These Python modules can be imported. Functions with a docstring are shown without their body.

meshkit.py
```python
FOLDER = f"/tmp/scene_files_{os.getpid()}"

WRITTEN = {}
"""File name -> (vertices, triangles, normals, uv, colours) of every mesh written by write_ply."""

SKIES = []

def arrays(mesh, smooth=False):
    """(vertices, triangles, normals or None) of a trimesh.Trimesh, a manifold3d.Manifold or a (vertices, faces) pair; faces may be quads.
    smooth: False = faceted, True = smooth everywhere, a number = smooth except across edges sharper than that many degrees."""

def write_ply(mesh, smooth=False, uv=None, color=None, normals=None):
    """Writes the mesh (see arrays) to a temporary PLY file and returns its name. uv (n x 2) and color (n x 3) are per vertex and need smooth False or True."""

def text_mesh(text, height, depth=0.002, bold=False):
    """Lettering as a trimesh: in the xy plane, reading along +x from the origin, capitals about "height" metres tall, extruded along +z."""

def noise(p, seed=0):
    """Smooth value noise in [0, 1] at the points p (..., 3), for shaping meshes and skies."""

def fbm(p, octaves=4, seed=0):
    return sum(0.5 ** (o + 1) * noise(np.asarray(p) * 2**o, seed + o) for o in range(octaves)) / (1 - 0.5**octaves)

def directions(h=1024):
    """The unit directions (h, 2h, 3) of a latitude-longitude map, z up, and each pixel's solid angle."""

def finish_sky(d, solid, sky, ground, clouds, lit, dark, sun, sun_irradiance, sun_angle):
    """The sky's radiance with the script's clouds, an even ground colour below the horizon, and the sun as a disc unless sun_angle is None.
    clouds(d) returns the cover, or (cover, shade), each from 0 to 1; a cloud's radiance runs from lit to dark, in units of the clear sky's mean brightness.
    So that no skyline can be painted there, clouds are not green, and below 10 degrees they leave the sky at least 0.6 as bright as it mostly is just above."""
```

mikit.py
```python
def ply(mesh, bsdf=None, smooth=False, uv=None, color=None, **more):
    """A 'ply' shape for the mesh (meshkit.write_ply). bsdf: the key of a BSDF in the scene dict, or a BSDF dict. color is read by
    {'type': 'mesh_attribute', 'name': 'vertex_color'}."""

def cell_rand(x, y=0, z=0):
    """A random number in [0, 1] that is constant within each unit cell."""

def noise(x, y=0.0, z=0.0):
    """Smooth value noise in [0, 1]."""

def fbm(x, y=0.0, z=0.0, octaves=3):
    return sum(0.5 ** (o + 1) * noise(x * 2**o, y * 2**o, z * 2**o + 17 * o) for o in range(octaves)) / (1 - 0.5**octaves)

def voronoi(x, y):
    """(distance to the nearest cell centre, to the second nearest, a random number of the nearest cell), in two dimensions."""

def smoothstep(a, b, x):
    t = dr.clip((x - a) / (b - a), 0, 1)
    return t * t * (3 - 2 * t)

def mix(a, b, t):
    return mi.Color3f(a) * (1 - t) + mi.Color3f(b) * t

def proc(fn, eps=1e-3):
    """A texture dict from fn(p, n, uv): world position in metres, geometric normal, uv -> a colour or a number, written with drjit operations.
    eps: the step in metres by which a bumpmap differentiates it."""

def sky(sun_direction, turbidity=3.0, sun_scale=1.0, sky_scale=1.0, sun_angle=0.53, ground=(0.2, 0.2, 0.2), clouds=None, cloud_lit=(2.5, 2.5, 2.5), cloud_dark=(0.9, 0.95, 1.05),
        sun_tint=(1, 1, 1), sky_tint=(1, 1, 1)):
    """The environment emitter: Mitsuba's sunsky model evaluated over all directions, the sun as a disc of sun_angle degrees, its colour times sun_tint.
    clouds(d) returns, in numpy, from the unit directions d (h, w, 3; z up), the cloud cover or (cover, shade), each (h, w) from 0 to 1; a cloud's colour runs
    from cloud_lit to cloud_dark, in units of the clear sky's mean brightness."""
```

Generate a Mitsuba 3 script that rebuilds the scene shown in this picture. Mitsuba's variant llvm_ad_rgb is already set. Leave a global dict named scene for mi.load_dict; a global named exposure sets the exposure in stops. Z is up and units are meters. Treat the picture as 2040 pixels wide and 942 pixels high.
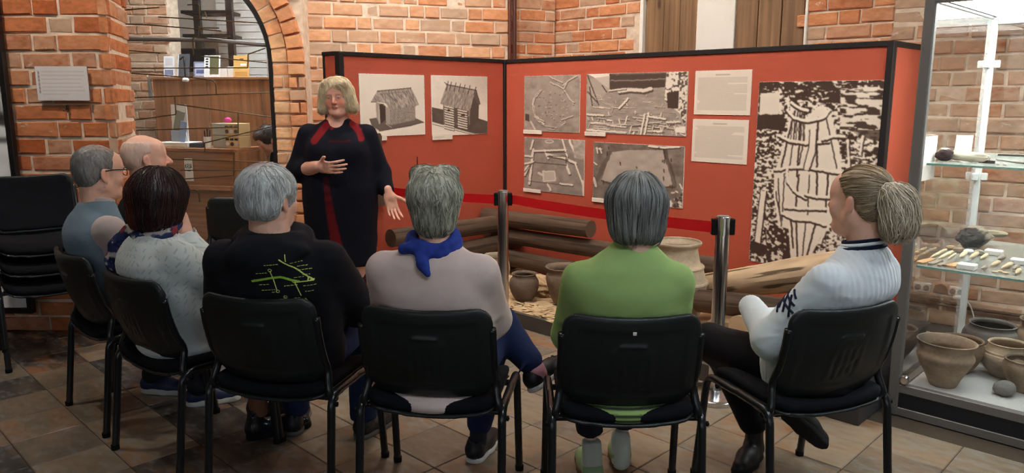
import math, random
import numpy as np, trimesh, manifold3d as m3
import shapely, shapely.geometry as sg
import mitsuba as mi, drjit as dr
import mikit, meshkit
from mikit import ply, proc, noise, fbm, voronoi, cell_rand, smoothstep, mix
nfbm = meshkit.fbm; nnoise = meshkit.noise
T = mi.ScalarTransform4f
rng = np.random.default_rng(7)
scene, labels = {}, {}
PI = math.pi

# ---------------------------------------------------------------- camera, light, exposure
EYE = 1.52
PITCH = math.atan(276 / 1500)
scene['camera'] = {'type': 'perspective', 'fov': 2 * math.degrees(math.atan(1020 / 1500)), 'fov_axis': 'x', 'near_clip': 0.05, 'far_clip': 60.0,
                   'to_world': T().look_at(origin=[0, 0, EYE], target=[0, math.cos(PITCH), EYE - math.sin(PITCH)], up=[0, 0, 1])}
exposure = 2.6
WARM, NEUTRAL, COOL = (1.0, 0.91, 0.79), (1.0, 0.97, 0.92), (0.82, 0.93, 1.0)
SPOT_POWER = 95.0      # radiance of the warm ceiling spots over the exhibition
TUBE_POWER = 3.2       # radiance of the cool ceiling panels over the audience
DESK_POWER = 6.0      # ceiling panel of the ticket office behind the glass
CASE_POWER = 1.7       # lit top of the showcase
SKY_POWER = 1.0
scene['sky'] = mikit.sky((-0.4, -0.6, 0.7), turbidity=6.0, sun_scale=0.0, sky_scale=SKY_POWER, sun_angle=None, ground=(0.3, 0.3, 0.3))

# ---------------------------------------------------------------- helpers
# the exhibition stands on its own axes: a runs along the right-hand board, b runs away from the visitors
UA = np.array([0.7145, -0.6997, 0.0]); NB = np.array([0.6997, 0.7145, 0.0]); UP = np.array([0, 0, 1.0])
def E(a, b, h=0.0): return a * UA + b * NB + h * UP

def numbered(name, taken):
    if name not in taken: return name
    i = 1
    while f'{name}_{i:03d}' in taken: i += 1
    return f'{name}_{i:03d}'
_last = {}
def fresh(name):
    if name not in labels and name not in scene and name not in _last:
        _last[name] = 0
        return name
    i = _last.get(name, 0) + 1
    while f'{name}_{i:03d}' in scene or f'{name}_{i:03d}' in labels: i += 1
    _last[name] = i
    return f'{name}_{i:03d}'
def thing(name, label, cat, group=None, kind=None):
    k = fresh(name)
    labels[k] = {'label': label}
    if cat: labels[k]['category'] = cat
    if group: labels[k]['group'] = group
    if kind: labels[k]['kind'] = kind
    return k
def part(holder, name, mesh, mat, smooth=False, label=None, kind=None, **kw):
    k = fresh(holder + '__' + name)
    scene[k] = mesh if isinstance(mesh, dict) else ply(mesh, mat, smooth, **kw)
    if label or kind: labels[k] = {**({'label': label} if label else {}), **({'kind': kind} if kind else {})}
    return k
def solo(name, mesh, mat, label, cat, smooth=False, group=None, kind=None, **kw):
    k = thing(name, label, cat, group, kind)
    scene[k] = mesh if isinstance(mesh, dict) else ply(mesh, mat, smooth, **kw)
    return k
def moved(d, M): return {**d, 'to_world': T(M)}

def box(x0, x1, y0, y1, z0, z1):
    b = trimesh.creation.box(extents=[x1 - x0, y1 - y0, z1 - z0]); b.apply_translation([(x0 + x1) / 2, (y0 + y1) / 2, (z0 + z1) / 2]); return b
def frame_mat(o, x, y, z):
    M = np.eye(4); M[:3, 0], M[:3, 1], M[:3, 2], M[:3, 3] = x, y, z, o; return M
ME = frame_mat([0, 0, 0], UA, NB, UP)               # exhibition axes -> world
def xf(mesh, M):
    m = mesh.copy(); m.apply_transform(M); return m
def ebox(a0, a1, b0, b1, h0, h1, r=0.0):
    return xf(rbox(a0, a1, b0, b1, h0, h1, r) if r else box(a0, a1, b0, b1, h0, h1), ME)
def rbox(x0, x1, y0, y1, z0, z1, r):
    """a box with chamfered edges"""
    c = np.array([(x0 + x1) / 2, (y0 + y1) / 2, (z0 + z1) / 2]); h = np.array([x1 - x0, y1 - y0, z1 - z0]) / 2
    r = min(r, h.min() * 0.95)
    pts = []
    for s in np.ndindex(2, 2, 2):
        s = np.array(s) * 2 - 1
        for k in range(3):
            p = h - r; p[k] = h[k]
            pts.append(c + s * p)
    return trimesh.convex.convex_hull(np.array(pts))
def join(*ms): return trimesh.util.concatenate([m for m in ms])
def rotz(a): return trimesh.transformations.rotation_matrix(a, [0, 0, 1])
def place(x, y, z=0, a=0):
    M = rotz(a); M[:3, 3] = [x, y, z]; return M
def tube(pts, r, n=10, cap=True, flat=None):
    """a round bar along a polyline; r a number or one per point; flat=(w, dirs) squashes"""
    p = np.asarray(pts, float); r = np.broadcast_to(np.asarray(r, float), (len(p),))
    t = np.gradient(p, axis=0); t /= np.linalg.norm(t, axis=1, keepdims=True) + 1e-12
    up = np.array([0, 0, 1.0]) if abs(t[0][2]) < 0.9 else np.array([1.0, 0, 0])
    a = np.cross(t[0], up); a /= np.linalg.norm(a)
    A = []
    for i in range(len(p)):
        a = a - t[i] * (a @ t[i]); a /= np.linalg.norm(a) + 1e-12; A.append(a.copy())
    A = np.array(A); B = np.cross(t, A)
    ang = np.arange(n) * 2 * PI / n
    v = (p[:, None] + r[:, None, None] * (np.cos(ang)[None, :, None] * A[:, None] + np.sin(ang)[None, :, None] * B[:, None])).reshape(-1, 3)
    f = []
    for i in range(len(p) - 1):
        j = np.arange(n); k = (j + 1) % n
        f.append(np.stack([i * n + j, i * n + k, (i + 1) * n + k, (i + 1) * n + j], 1))
    q = np.vstack(f); f = np.vstack([q[:, [0, 1, 2]], q[:, [0, 2, 3]]])
    if cap:
        v = np.vstack([v, p[0], p[-1]]); c0, c1 = len(v) - 2, len(v) - 1; j = np.arange(n); k = (j + 1) % n; o = (len(p) - 1) * n
        f = np.vstack([f, np.stack([k, j, j * 0 + c0], 1), np.stack([o + j, o + k, j * 0 + c1], 1)])
    m = trimesh.Trimesh(v, f, process=False)
    return m
def fillet(pts, rad, n=6):
    """a polyline with rounded corners"""
    p = [np.asarray(q, float) for q in pts]; out = [p[0]]
    for i in range(1, len(p) - 1):
        a, b = p[i - 1] - p[i], p[i + 1] - p[i]; la, lb = np.linalg.norm(a), np.linalg.norm(b)
        d = min(rad, la * 0.49, lb * 0.49); A, B = p[i] + a / la * d, p[i] + b / lb * d
        for k in range(n + 1):
            s = k / n; out.append((1 - s) ** 2 * A + 2 * s * (1 - s) * p[i] + s * s * B)
    out.append(p[-1]); return np.array(out)
def resample(pts, step):
    p = np.asarray(pts, float); s = np.concatenate([[0], np.cumsum(np.linalg.norm(np.diff(p, axis=0), axis=1))])
    n = max(2, int(s[-1] / step) + 1); q = np.linspace(0, s[-1], n)
    return np.stack([np.interp(q, s, p[:, k]) for k in range(p.shape[1])], 1)
def spline(pts, n=8):
    """Catmull-Rom through the points"""
    p = np.asarray(pts, float); p = np.vstack([2 * p[0] - p[1], p, 2 * p[-1] - p[-2]]); out = []
    for i in range(1, len(p) - 2):
        for k in range(n):
            t = k / n
            out.append(0.5 * ((2 * p[i]) + (-p[i - 1] + p[i + 1]) * t + (2 * p[i - 1] - 5 * p[i] + 4 * p[i + 1] - p[i + 2]) * t * t + (-p[i - 1] + 3 * p[i] - 3 * p[i + 1] + p[i + 2]) * t ** 3))
    out.append(p[-2]); return np.array(out)
def lathe(profile, n=40):
    """revolve (r, z) points round z"""
    return trimesh.creation.revolve(np.asarray(profile, float), sections=n)
def grid_mesh(P):
    """P (h, w, 3) -> a sheet"""
    h, w = P.shape[:2]; i = np.arange(h * w).reshape(h, w)
    q = np.stack([i[:-1, :-1], i[:-1, 1:], i[1:, 1:], i[1:, :-1]], -1).reshape(-1, 4)
    return P.reshape(-1, 3), np.vstack([q[:, [0, 1, 2]], q[:, [0, 2, 3]]])
def extrude(poly, d):
    return trimesh.util.concatenate([trimesh.creation.extrude_polygon(g, d, engine='earcut') for g in getattr(poly, 'geoms', [poly])])
def slab(w, h, d, r=0.0, n=4):
    """a rounded-corner plate, centred in x and y, thickness d along z"""
    g = sg.box(-w / 2 + r, -h / 2 + r, w / 2 - r, h / 2 - r)
    return extrude(g.buffer(r, quad_segs=n) if r else g, d)
def srgb(*c):
    """an sRGB colour (0..255) as a linear one"""
    c = np.asarray(c if len(c) > 1 else c[0], float) / 255
    return np.where(c < 0.04045, c / 12.92, ((c + 0.055) / 1.055) ** 2.4)
def lerp(a, b, t):
    t = np.asarray(t)[..., None] if np.ndim(t) else t
    return np.asarray(a) * (1 - t) + np.asarray(b) * t
def sstep(a, b, x):
    t = np.clip((np.asarray(x) - a) / (b - a), 0, 1); return t * t * (3 - 2 * t)

# ---------------------------------------------------------------- materials
def principled(color, rough=0.6, spec=0.4, metal=0.0, **kw):
    base = color if isinstance(color, dict) else {'type': 'rgb', 'value': [float(c) for c in color]}
    return {'type': 'twosided', 'b': {'type': 'principled', 'base_color': base, 'roughness': rough, 'specular': spec, 'metallic': metal, **kw}}
VC = {'type': 'mesh_attribute', 'name': 'vertex_color'}
scene['m_matte'] = principled(VC, 0.85, 0.25)
scene['m_satin'] = principled(VC, 0.5, 0.4)
scene['m_gloss'] = principled(VC, 0.22, 0.5)
scene['m_cloth'] = principled(VC, 0.9, 0.15, sheen=0.5, sheen_tint=0.5)
scene['m_skin'] = principled(VC, 0.5, 0.35)
scene['m_hair'] = principled(VC, 0.42, 0.45)
scene['m_paper'] = principled(srgb(216, 208, 200), 0.8, 0.2)
scene['m_white'] = principled(srgb(226, 222, 214), 0.6, 0.3)
scene['m_trim_black'] = principled(srgb(30, 26, 27), 0.55, 0.3)
scene['m_steel_black'] = principled(srgb(24, 22, 22), 0.4, 0.4)
scene['m_plastic'] = principled(srgb(27, 31, 31), 0.42, 0.4)
scene['m_tubing'] = principled(srgb(22, 25, 27), 0.25, 0.55)
scene['m_fabric'] = principled(srgb(20, 21, 25), 0.95, 0.1, sheen=0.3)
scene['m_rubber'] = principled(srgb(14, 14, 14), 0.8, 0.2)
scene['m_chrome'] = principled((0.62, 0.62, 0.63), 0.16, 0.5, 1.0)
scene['m_alu'] = principled(srgb(150, 150, 148), 0.38, 0.5, 0.7)
scene['m_alu_dark'] = principled(srgb(118, 114, 110), 0.5, 0.4, 0.4)
scene['m_brass'] = principled(srgb(96, 78, 52), 0.35, 0.5, 0.5)
scene['m_belt'] = principled(srgb(206, 22, 28), 0.6, 0.3)
scene['m_pane'] = {'type': 'thindielectric', 'int_ior': 1.5}
scene['m_plaster'] = principled(srgb(206, 196, 184), 0.9, 0.1)
scene['m_shelf_edge'] = principled(srgb(120, 160, 150), 0.15, 0.5)

def brick_color(p, n, uv):
    # uv.x: the brick's tone, uv.y: how grey and worn it is
    f = fbm(p.x * 18 + 3 * uv.x, p.y * 18, p.z * 26, 3)
    g = noise(p.x * 70, p.y * 70, p.z * 90)
    tone = mix(mi.Color3f(0.40, 0.105, 0.036), mi.Color3f(0.66, 0.29, 0.13), dr.minimum(uv.x, 1))
    tone = mix(tone, mi.Color3f(0.72, 0.47, 0.255), dr.clip(uv.x - 1, 0, 1))
    tone = tone * (0.72 + 0.62 * f) * (0.9 + 0.2 * g)
    grey = mi.Color3f(0.50, 0.33, 0.22) * (0.7 + 0.5 * f)
    c = mix(tone, grey, dr.clip(uv.y * 1.25 * smoothstep(0.25, 0.7, f + uv.y * 0.3), 0, 1))
    salt = smoothstep(0.70, 0.78, fbm(p.x * 11 + 9, p.y * 11, p.z * 17 + 4, 3)) * smoothstep(0.45, 0.7, g)
    return mix(c, mi.Color3f(0.62, 0.50, 0.38), 0.75 * salt)
scene['m_brick'] = principled(proc(brick_color), 0.85, 0.2)
def mortar_color(p, n, uv):
    f = fbm(p.x * 22, p.y * 22, p.z * 22, 3)
    return mix(mi.Color3f(0.48, 0.36, 0.26), mi.Color3f(0.82, 0.68, 0.53), f)
scene['m_mortar'] = principled(proc(mortar_color), 0.95, 0.1)
def tile_color(p, n, uv):
    # uv.x: the tile's tone from dark slate to sand, uv.y: how rusty
    q = 0.7145 * p.x - 0.6997 * p.y
    r = 0.6997 * p.x + 0.7145 * p.y
    f = fbm(q * 4.0 + 13 * uv.x, r * 11.0, 7 * uv.y, 4)
    g = fbm(q * 22.0, r * 40.0, 3 * uv.x, 3)
    dark, sand, rust = mi.Color3f(0.045, 0.038, 0.032), mi.Color3f(0.30, 0.225, 0.15), mi.Color3f(0.24, 0.105, 0.045)
    c = mix(dark, sand, dr.clip(uv.x + 0.55 * (f - 0.5), 0, 1))
    c = mix(c, rust, dr.clip(uv.y * smoothstep(0.42, 0.72, f) * 0.9, 0, 1))
    c = mix(c, mi.Color3f(0.16, 0.19, 0.20), 0.35 * smoothstep(0.5, 0.75, g))
    return c * (0.8 + 0.4 * g)
def tile_rough(p, n, uv): return 0.30 + 0.2 * fbm(p.x * 9, p.y * 9, 0.0, 3)
scene['m_tile'] = principled(proc(tile_color), proc(tile_rough), 0.45)
scene['m_grout'] = principled(srgb(72, 62, 52), 0.9, 0.1)
def wood_color(p, n, uv):
    # uv.x runs along the grain in metres, uv.y across; brown varnished boards
    w = fbm(uv.x * 1.6, uv.y * 26.0, 3.0, 4)
    s = smoothstep(0.35, 0.75, fbm(uv.x * 0.9 + 5, uv.y * 60.0, 1.0, 3))
    kx, ky = uv.x * 2.6, uv.y * 7.0
    d, _, r = voronoi(kx, ky)
    knot = smoothstep(0.16, 0.05, d) * smoothstep(0.75, 0.8, r)
    c = mix(mi.Color3f(0.135, 0.070, 0.033), mi.Color3f(0.34, 0.195, 0.10), w)
    return mix(c * (0.8 + 0.3 * s), mi.Color3f(0.05, 0.022, 0.010), 0.8 * knot)
scene['m_plank'] = principled(proc(wood_color), 0.55, 0.35)
def veneer_color(p, n, uv):
    w = fbm(uv.x * 1.2, uv.y * 34.0, 2.0, 4)
    s = fbm(uv.x * 2.0, uv.y * 120.0, 8.0, 2)
    return mix(mi.Color3f(0.185, 0.072, 0.030), mi.Color3f(0.42, 0.19, 0.085), w) * (0.85 + 0.3 * s)
scene['m_veneer'] = principled(proc(veneer_color), 0.4, 0.4)
def board_color(p, n, uv):
    f = fbm(p.x * 3, p.y * 3, p.z * 3, 3); g = noise(p.x * 400, p.y * 400, p.z * 400)
    return mi.Color3f(0.44, 0.082, 0.045) * (0.92 + 0.12 * f + 0.06 * g)
scene['m_board'] = principled(proc(board_color), 0.6, 0.25)
# ================================================================ the setting
def uv_boxed(mesh, o, ex, ey):
    """per-vertex (x, y) of the mesh along two axes"""
    v = np.asarray(mesh.vertices) - np.asarray(o)
    return np.stack([v @ np.asarray(ex, float), v @ np.asarray(ey, float)], 1)

def brick_shape(w, d, h, r):
    """one brick, its face towards -y, uneven and with broken edges; x 0..w, z 0..h, back at y = d"""
    c = min(0.006, h * 0.12)
    j = lambda s: (r.random(3) - 0.5) * 2 * s
    F = [np.array([x, 0, z]) + j(0.0035) for x, z in ((c, c), (w - c, c), (w - c, h - c), (c, h - c))]
    S = [np.array([x, c, z]) + j(0.0030) for x, z in ((0, 0), (w, 0), (w, h), (0, h))]
    B = [np.array([x, d, z]) for x, z in ((0, 0), (w, 0), (w, h), (0, h))]
    mid = np.array([w * r.uniform(.3, .7), -0.003 + r.random() * 0.004, h * r.uniform(.3, .7)])
    v = np.array(F + S + B + [mid]); f = []
    for k in range(4):
        l = (k + 1) % 4
        f += [[k, l, 12], [k + 4, l + 4, l], [k + 4, l, k], [k + 8, l + 8, l + 4], [k + 8, l + 4, k + 4]]
    return v, np.array(f)

def bricks(holder, o, ex, n_in, length, z0, z1, keep=None, course=0.100, long=0.288, joint=0.017, depth=0.05, seed=1, start=0.0, grey=0.25, tone=(0.0, 1.0), only_header=False, jag=0.004):
    """courses of separate bricks on a wall face: o a floor corner, ex along the wall, n_in into the wall; keep(s, z) tells where"""
    r = np.random.default_rng(seed); M = frame_mat(np.asarray(o, float), np.asarray(ex, float), np.asarray(n_in, float), UP)
    k0 = 0
    for row in range(int((z1 - z0) / course + 0.5)):
        s = -start - (0.0 if row % 2 else 0.5 * (long / 2)) ; header = (row % 3 == 1); zz = z0 + row * course + r.normal(0, 0.0015)
        while s < length:
            L = (long / 2 - joint / 2 if (header or only_header) else long) * r.uniform(0.95, 1.05)
            header = not header if r.random() < 0.8 else header
            a, b = max(s, 0.0), min(s + L, length)
            if b - a > 0.03 and (keep is None or keep((a + b) / 2, zz + course / 2)):
                v, f = brick_shape(b - a, depth, course - joint * r.uniform(0.75, 1.25), r)
                v = v + [0, r.normal(0, jag), 0]; v = v + np.array([a, 0, zz]); v = v @ M[:3, :3].T + M[:3, 3]
                g = np.clip(r.random() ** 2.2 * 0.8 + (grey - 0.25) + (0.5 if r.random() < grey * 0.3 else 0), 0, 1)
                part(holder, 'brick', (v, f), 'm_brick', False, uv=np.tile([[r.uniform(*tone), g]], (len(v), 1)))
            s += L + joint * r.uniform(0.8, 1.2)
def structure(name, mesh, mat, label, smooth=False, **kw):
    k = fresh(name); scene[k] = ply(mesh, mat, smooth, **kw); labels[k] = {'label': label, 'kind': 'structure'}; return k
def wall_slab(p, q, z0, z1, t=0.16):
    """a slab whose face runs from p to q (seen with p at the left), its body behind"""
    p, q = np.array([*p, 0.0]), np.array([*q, 0.0]); ex = (q - p); L = np.linalg.norm(ex); ex /= L; n = np.array([-ex[1], ex[0], 0])
    return xf(box(0, L, 0.012, t, z0, z1), frame_mat(p, ex, n, UP)), p, ex, n, L

# --- floor: grout bed and square slate tiles laid along the exhibition's axes
floor = structure('floor', box(-7.5, 6.5, -4.5, 13.0, -0.12, -0.004), 'm_grout', 'diagonally laid floor of square slate tiles in sand, rust and dark brown')
r_ = np.random.default_rng(11)
TS_A, TS_B = 0.305, 0.295
dark_spots = {(-1, -1): 0, }
for i in range(-4, 14):
    for j in range(-10, 12):
        a0, b0 = -4.41 + i * TS_A, 0.68 + j * TS_B
        c = E(a0 + TS_A / 2, b0 + TS_B / 2)
        z = c[1] * math.cos(PITCH) + EYE * math.sin(PITCH)
        px, py = 1020 + 1500 * c[0] / z, 471 + 1500 * (EYE * math.cos(PITCH) - c[1] * math.sin(PITCH)) / z
        if c[1] < 2.2 or not (-150 < px < 2190 and py < 1060) or (b0 > 3.6 and a0 > -4.4) or b0 > 4.6: continue
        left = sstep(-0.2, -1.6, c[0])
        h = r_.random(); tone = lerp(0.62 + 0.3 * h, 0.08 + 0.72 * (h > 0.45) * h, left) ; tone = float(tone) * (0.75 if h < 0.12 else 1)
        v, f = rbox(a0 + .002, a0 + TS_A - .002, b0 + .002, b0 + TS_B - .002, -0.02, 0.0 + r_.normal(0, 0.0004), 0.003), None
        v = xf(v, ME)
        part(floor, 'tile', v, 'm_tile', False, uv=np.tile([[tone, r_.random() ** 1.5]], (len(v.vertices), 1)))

# --- left brick pillar that carries the sign
m, p, ex, n, L = wall_slab((-4.00, 4.82), (-2.499, 4.80), 0, 3.6, 0.30)
m = xf(extrude(sg.Polygon([(0, 0.012), (L - 0.004, 0.012), (L - 0.19, 0.60), (0, 0.60)]), 3.6), frame_mat(p, ex, n, UP))
wl = structure('wall_left', m, 'm_mortar', 'orange red brick pillar at the left with a white sign on it')
bricks(wl, p, ex, n, L, 0.0, 2.25, lambda s, z: s > L - 1.05, seed=21, course=0.1065, long=0.305, grey=0.06, tone=(0.0, 0.5), start=0.1)
m, p, ex, n, L = wall_slab((-2.499, 4.80), (-2.690, 5.44), 0, 3.6, 0.06)
m = xf(box(0.05, L, 0.012, 0.06, 0, 3.6), frame_mat(p, ex, n, UP))
ws = structure('wall_left_return', m, 'm_mortar', 'narrow brick side of the left pillar, turned towards the glazed arch')
bricks(ws, p + ex * 0.004 - n * 0.004, ex, n, L, 0.0, 2.3, seed=22, long=0.66, course=0.1065, start=0.0, grey=0.08, tone=(0.1, 0.55))

# --- arch wall: two orders of brick round the glazed arch
ACX, ASP, AR, AY = -2.705, 1.80, 0.80, 6.10
def arch_shape(r, z0=0.0):
    t = np.linspace(0, PI, 49)
    return sg.Polygon([(ACX - r, z0)] + [(ACX - r * math.cos(a), ASP + r * math.sin(a)) for a in t] + [(ACX + r, z0)])
def standing(poly, y0, y1):
    """an outline in x and z, extruded from y0 to y1"""
    m = extrude(poly, y1 - y0); v = m.vertices.copy(); m = trimesh.Trimesh(np.stack([v[:, 0], y1 - v[:, 2], v[:, 1]], 1), m.faces, process=False); return m
wall = sg.box(-4.6, 0, -1.646, 3.6).difference(arch_shape(AR + 0.004, -0.1))
wb = structure('wall_back_left', standing(wall, AY + 0.03, AY + 0.28), 'm_mortar', 'brick wall with the glazed arch, two rings of brick round its edge')
rr = np.random.default_rng(5)
def ring_brick(r0, r1, t0, t1, y, d, r):
    """one arch brick between two radii and two angles (angle 0 at the right springing)"""
    v, f = brick_shape(1.0, d, 1.0, r); c = []
    for x, yy, z in v:
        x = np.clip(x, 0.01, 0.99) if False else x
        rad = r0 + (r1 - r0) * (0.02 + 0.96 * np.clip((x - 0) , 0, 1)); a = t0 + (t1 - t0) * (0.02 + 0.96 * np.clip(z, 0, 1))
        c.append([ACX + rad * math.cos(a), y + yy, ASP + rad * math.sin(a)])
    return np.array(c), f
for (r0, r1, y, nb, tone) in ((AR + 0.004, AR + 0.128, AY + 0.015, 25, (1.1, 1.8)), (AR + 0.138, AR + 0.262, AY - 0.02, 29, (0.6, 1.4))):
    for k in range(nb):
        t0, t1 = k / nb * PI, (k + 1) / nb * PI - 0.014
        if ACX + r0 * math.cos((t0 + t1) / 2) < -3.1: continue
        v, f = ring_brick(r0, r1, t0, t1, y + rr.normal(0, .003), 0.06, rr)
        part(wb, 'brick', (v, f), 'm_brick', False, uv=np.tile([[rr.uniform(*tone), rr.random() ** 3 * 0.4]], (len(v), 1)))
    bricks(wb, (ACX + r0, y, 0), (1, 0, 0), (0, 1, 0), r1 - r0, 0.0, ASP - 0.01, seed=int(r0 * 1000), long=0.30, grey=0.24, tone=tone, course=0.1, only_header=(r0 > AR + .1))

bricks(wb, (ACX + 0.55, AY - 0.012, 0), (1, 0, 0), (0, 1, 0), -1.648 - ACX - 0.55, ASP, 2.75, lambda q, z: math.hypot(q + 0.55, z - ASP) > AR + 0.30, seed=41, long=0.2, grey=0.3, tone=(0.3, 1.1))
# --- window_1: steel frame, glass and came lines of the arch
fr = arch_shape(AR + 0.003).difference(arch_shape(AR - 0.046, 0.05))
w1 = structure('window_1', standing(fr, AY + 0.075, AY + 0.125), 'm_steel_black', 'black steel frame of the tall glazed arch')
GY = AY + 0.10
v, f = trimesh.creation.triangulate_polygon(arch_shape(AR - 0.04, 0.06), engine='earcut')
part(w1, 'pane', (np.stack([v[:, 0], np.full(len(v), GY), v[:, 1]], 1), f), 'm_pane', label='clear glass of the arch')
def at_glass(x, y):
    u, w = x - 1020, 471 - y; s = GY / (1500 * math.cos(PITCH) + w * math.sin(PITCH))
    return np.array([u * s, GY - 0.006, EYE + (w * math.cos(PITCH) - 1500 * math.sin(PITCH)) * s])
CAMES = [[(250, 20), (318, 15)], [(374, 10), (397, 8), (398, 37)], [(316, 34), (518, 46)], [(408, 23), (413, 36)], [(250, 48), (312, 51), (441, 62)], [(397, 51), (396, 73)],
         [(397, 56), (437, 56)], [(386, 110), (385, 74), (442, 80)], [(250, 100), (319, 106)], [(401, 112), (532, 125)], [(495, 108), (529, 96)], [(495, 108), (494, 135)],
         [(261, 136), (494, 135)], [(263, 146), (389, 155), (424, 160), (430, 165), (432, 190)], [(262, 195), (536, 184)], [(349, 193), (351, 228)], [(353, 208), (541, 233)],
         [(262, 240), (350, 228)], [(475, 226), (475, 266)], [(262, 260), (476, 253)], [(407, 285), (541, 252)], [(408, 283), (409, 302)], [(341, 317), (545, 323)],
         [(467, 303), (466, 349)], [(360, 339), (484, 339)], [(360, 357), (466, 349)], [(384, 378), (396, 379), (398, 402)]]
for c in CAMES:
    P = fillet([at_glass(*q) for q in c], 0.02) if len(c) > 2 else np.array([at_glass(*q) for q in c])
    part(w1, 'glazing_bar', tube(P, 0.0050, 6), 'm_brass', True)
part(w1, 'transom', tube(np.array([at_glass(248, 77), at_glass(420, 79), at_glass(527, 89)]) + [0, 0.05, 0], 0.017, 8), 'm_alu_dark', True)

# --- brick pier between the arch and the corner, with the heating pipe
m, p, ex, n, L = wall_slab((-1.652, 6.30), (-0.035, 6.86), 0, 3.6, 0.2)
w2 = structure('wall_back', m, 'm_mortar', 'weathered brick pier behind the left half of the red exhibition boards')
bricks(w2, p, ex, n, L, 0.05, 2.8, lambda s, z: z > 1.72 or s < 0.5, seed=31, long=0.245, course=0.107, grey=0.42, tone=(0.55, 1.45), jag=0.006)
for k, (x, r0) in enumerate(((-0.020, 0.014), (0.022, 0.018))):
    solo('heating_pipe', tube([[x, 6.84, 0], [x, 6.84, 3.6]], r0, 14), principled(srgb(92, 48, 38), 0.45, 0.4) if k == 0 else principled(srgb(74, 38, 32), 0.45, 0.4),
         ('thinner left pipe' if k == 0 else 'thicker right pipe') + ' of the brown pair running up the brick corner', 'pipe', True)
m, p, ex, n, L = wall_slab((0.02, 7.06), (0.405, 7.27), 0, 3.6, 0.3)
w3 = structure('wall_back_corner', m, 'm_mortar', 'short brick wall piece between the brown pipes and the inner corner')
bricks(w3, p, ex, n, L, 0.02, 2.8, lambda s, z: z > 1.62, seed=33, grey=0.35, tone=(0.3, 0.8), long=0.27)
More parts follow.
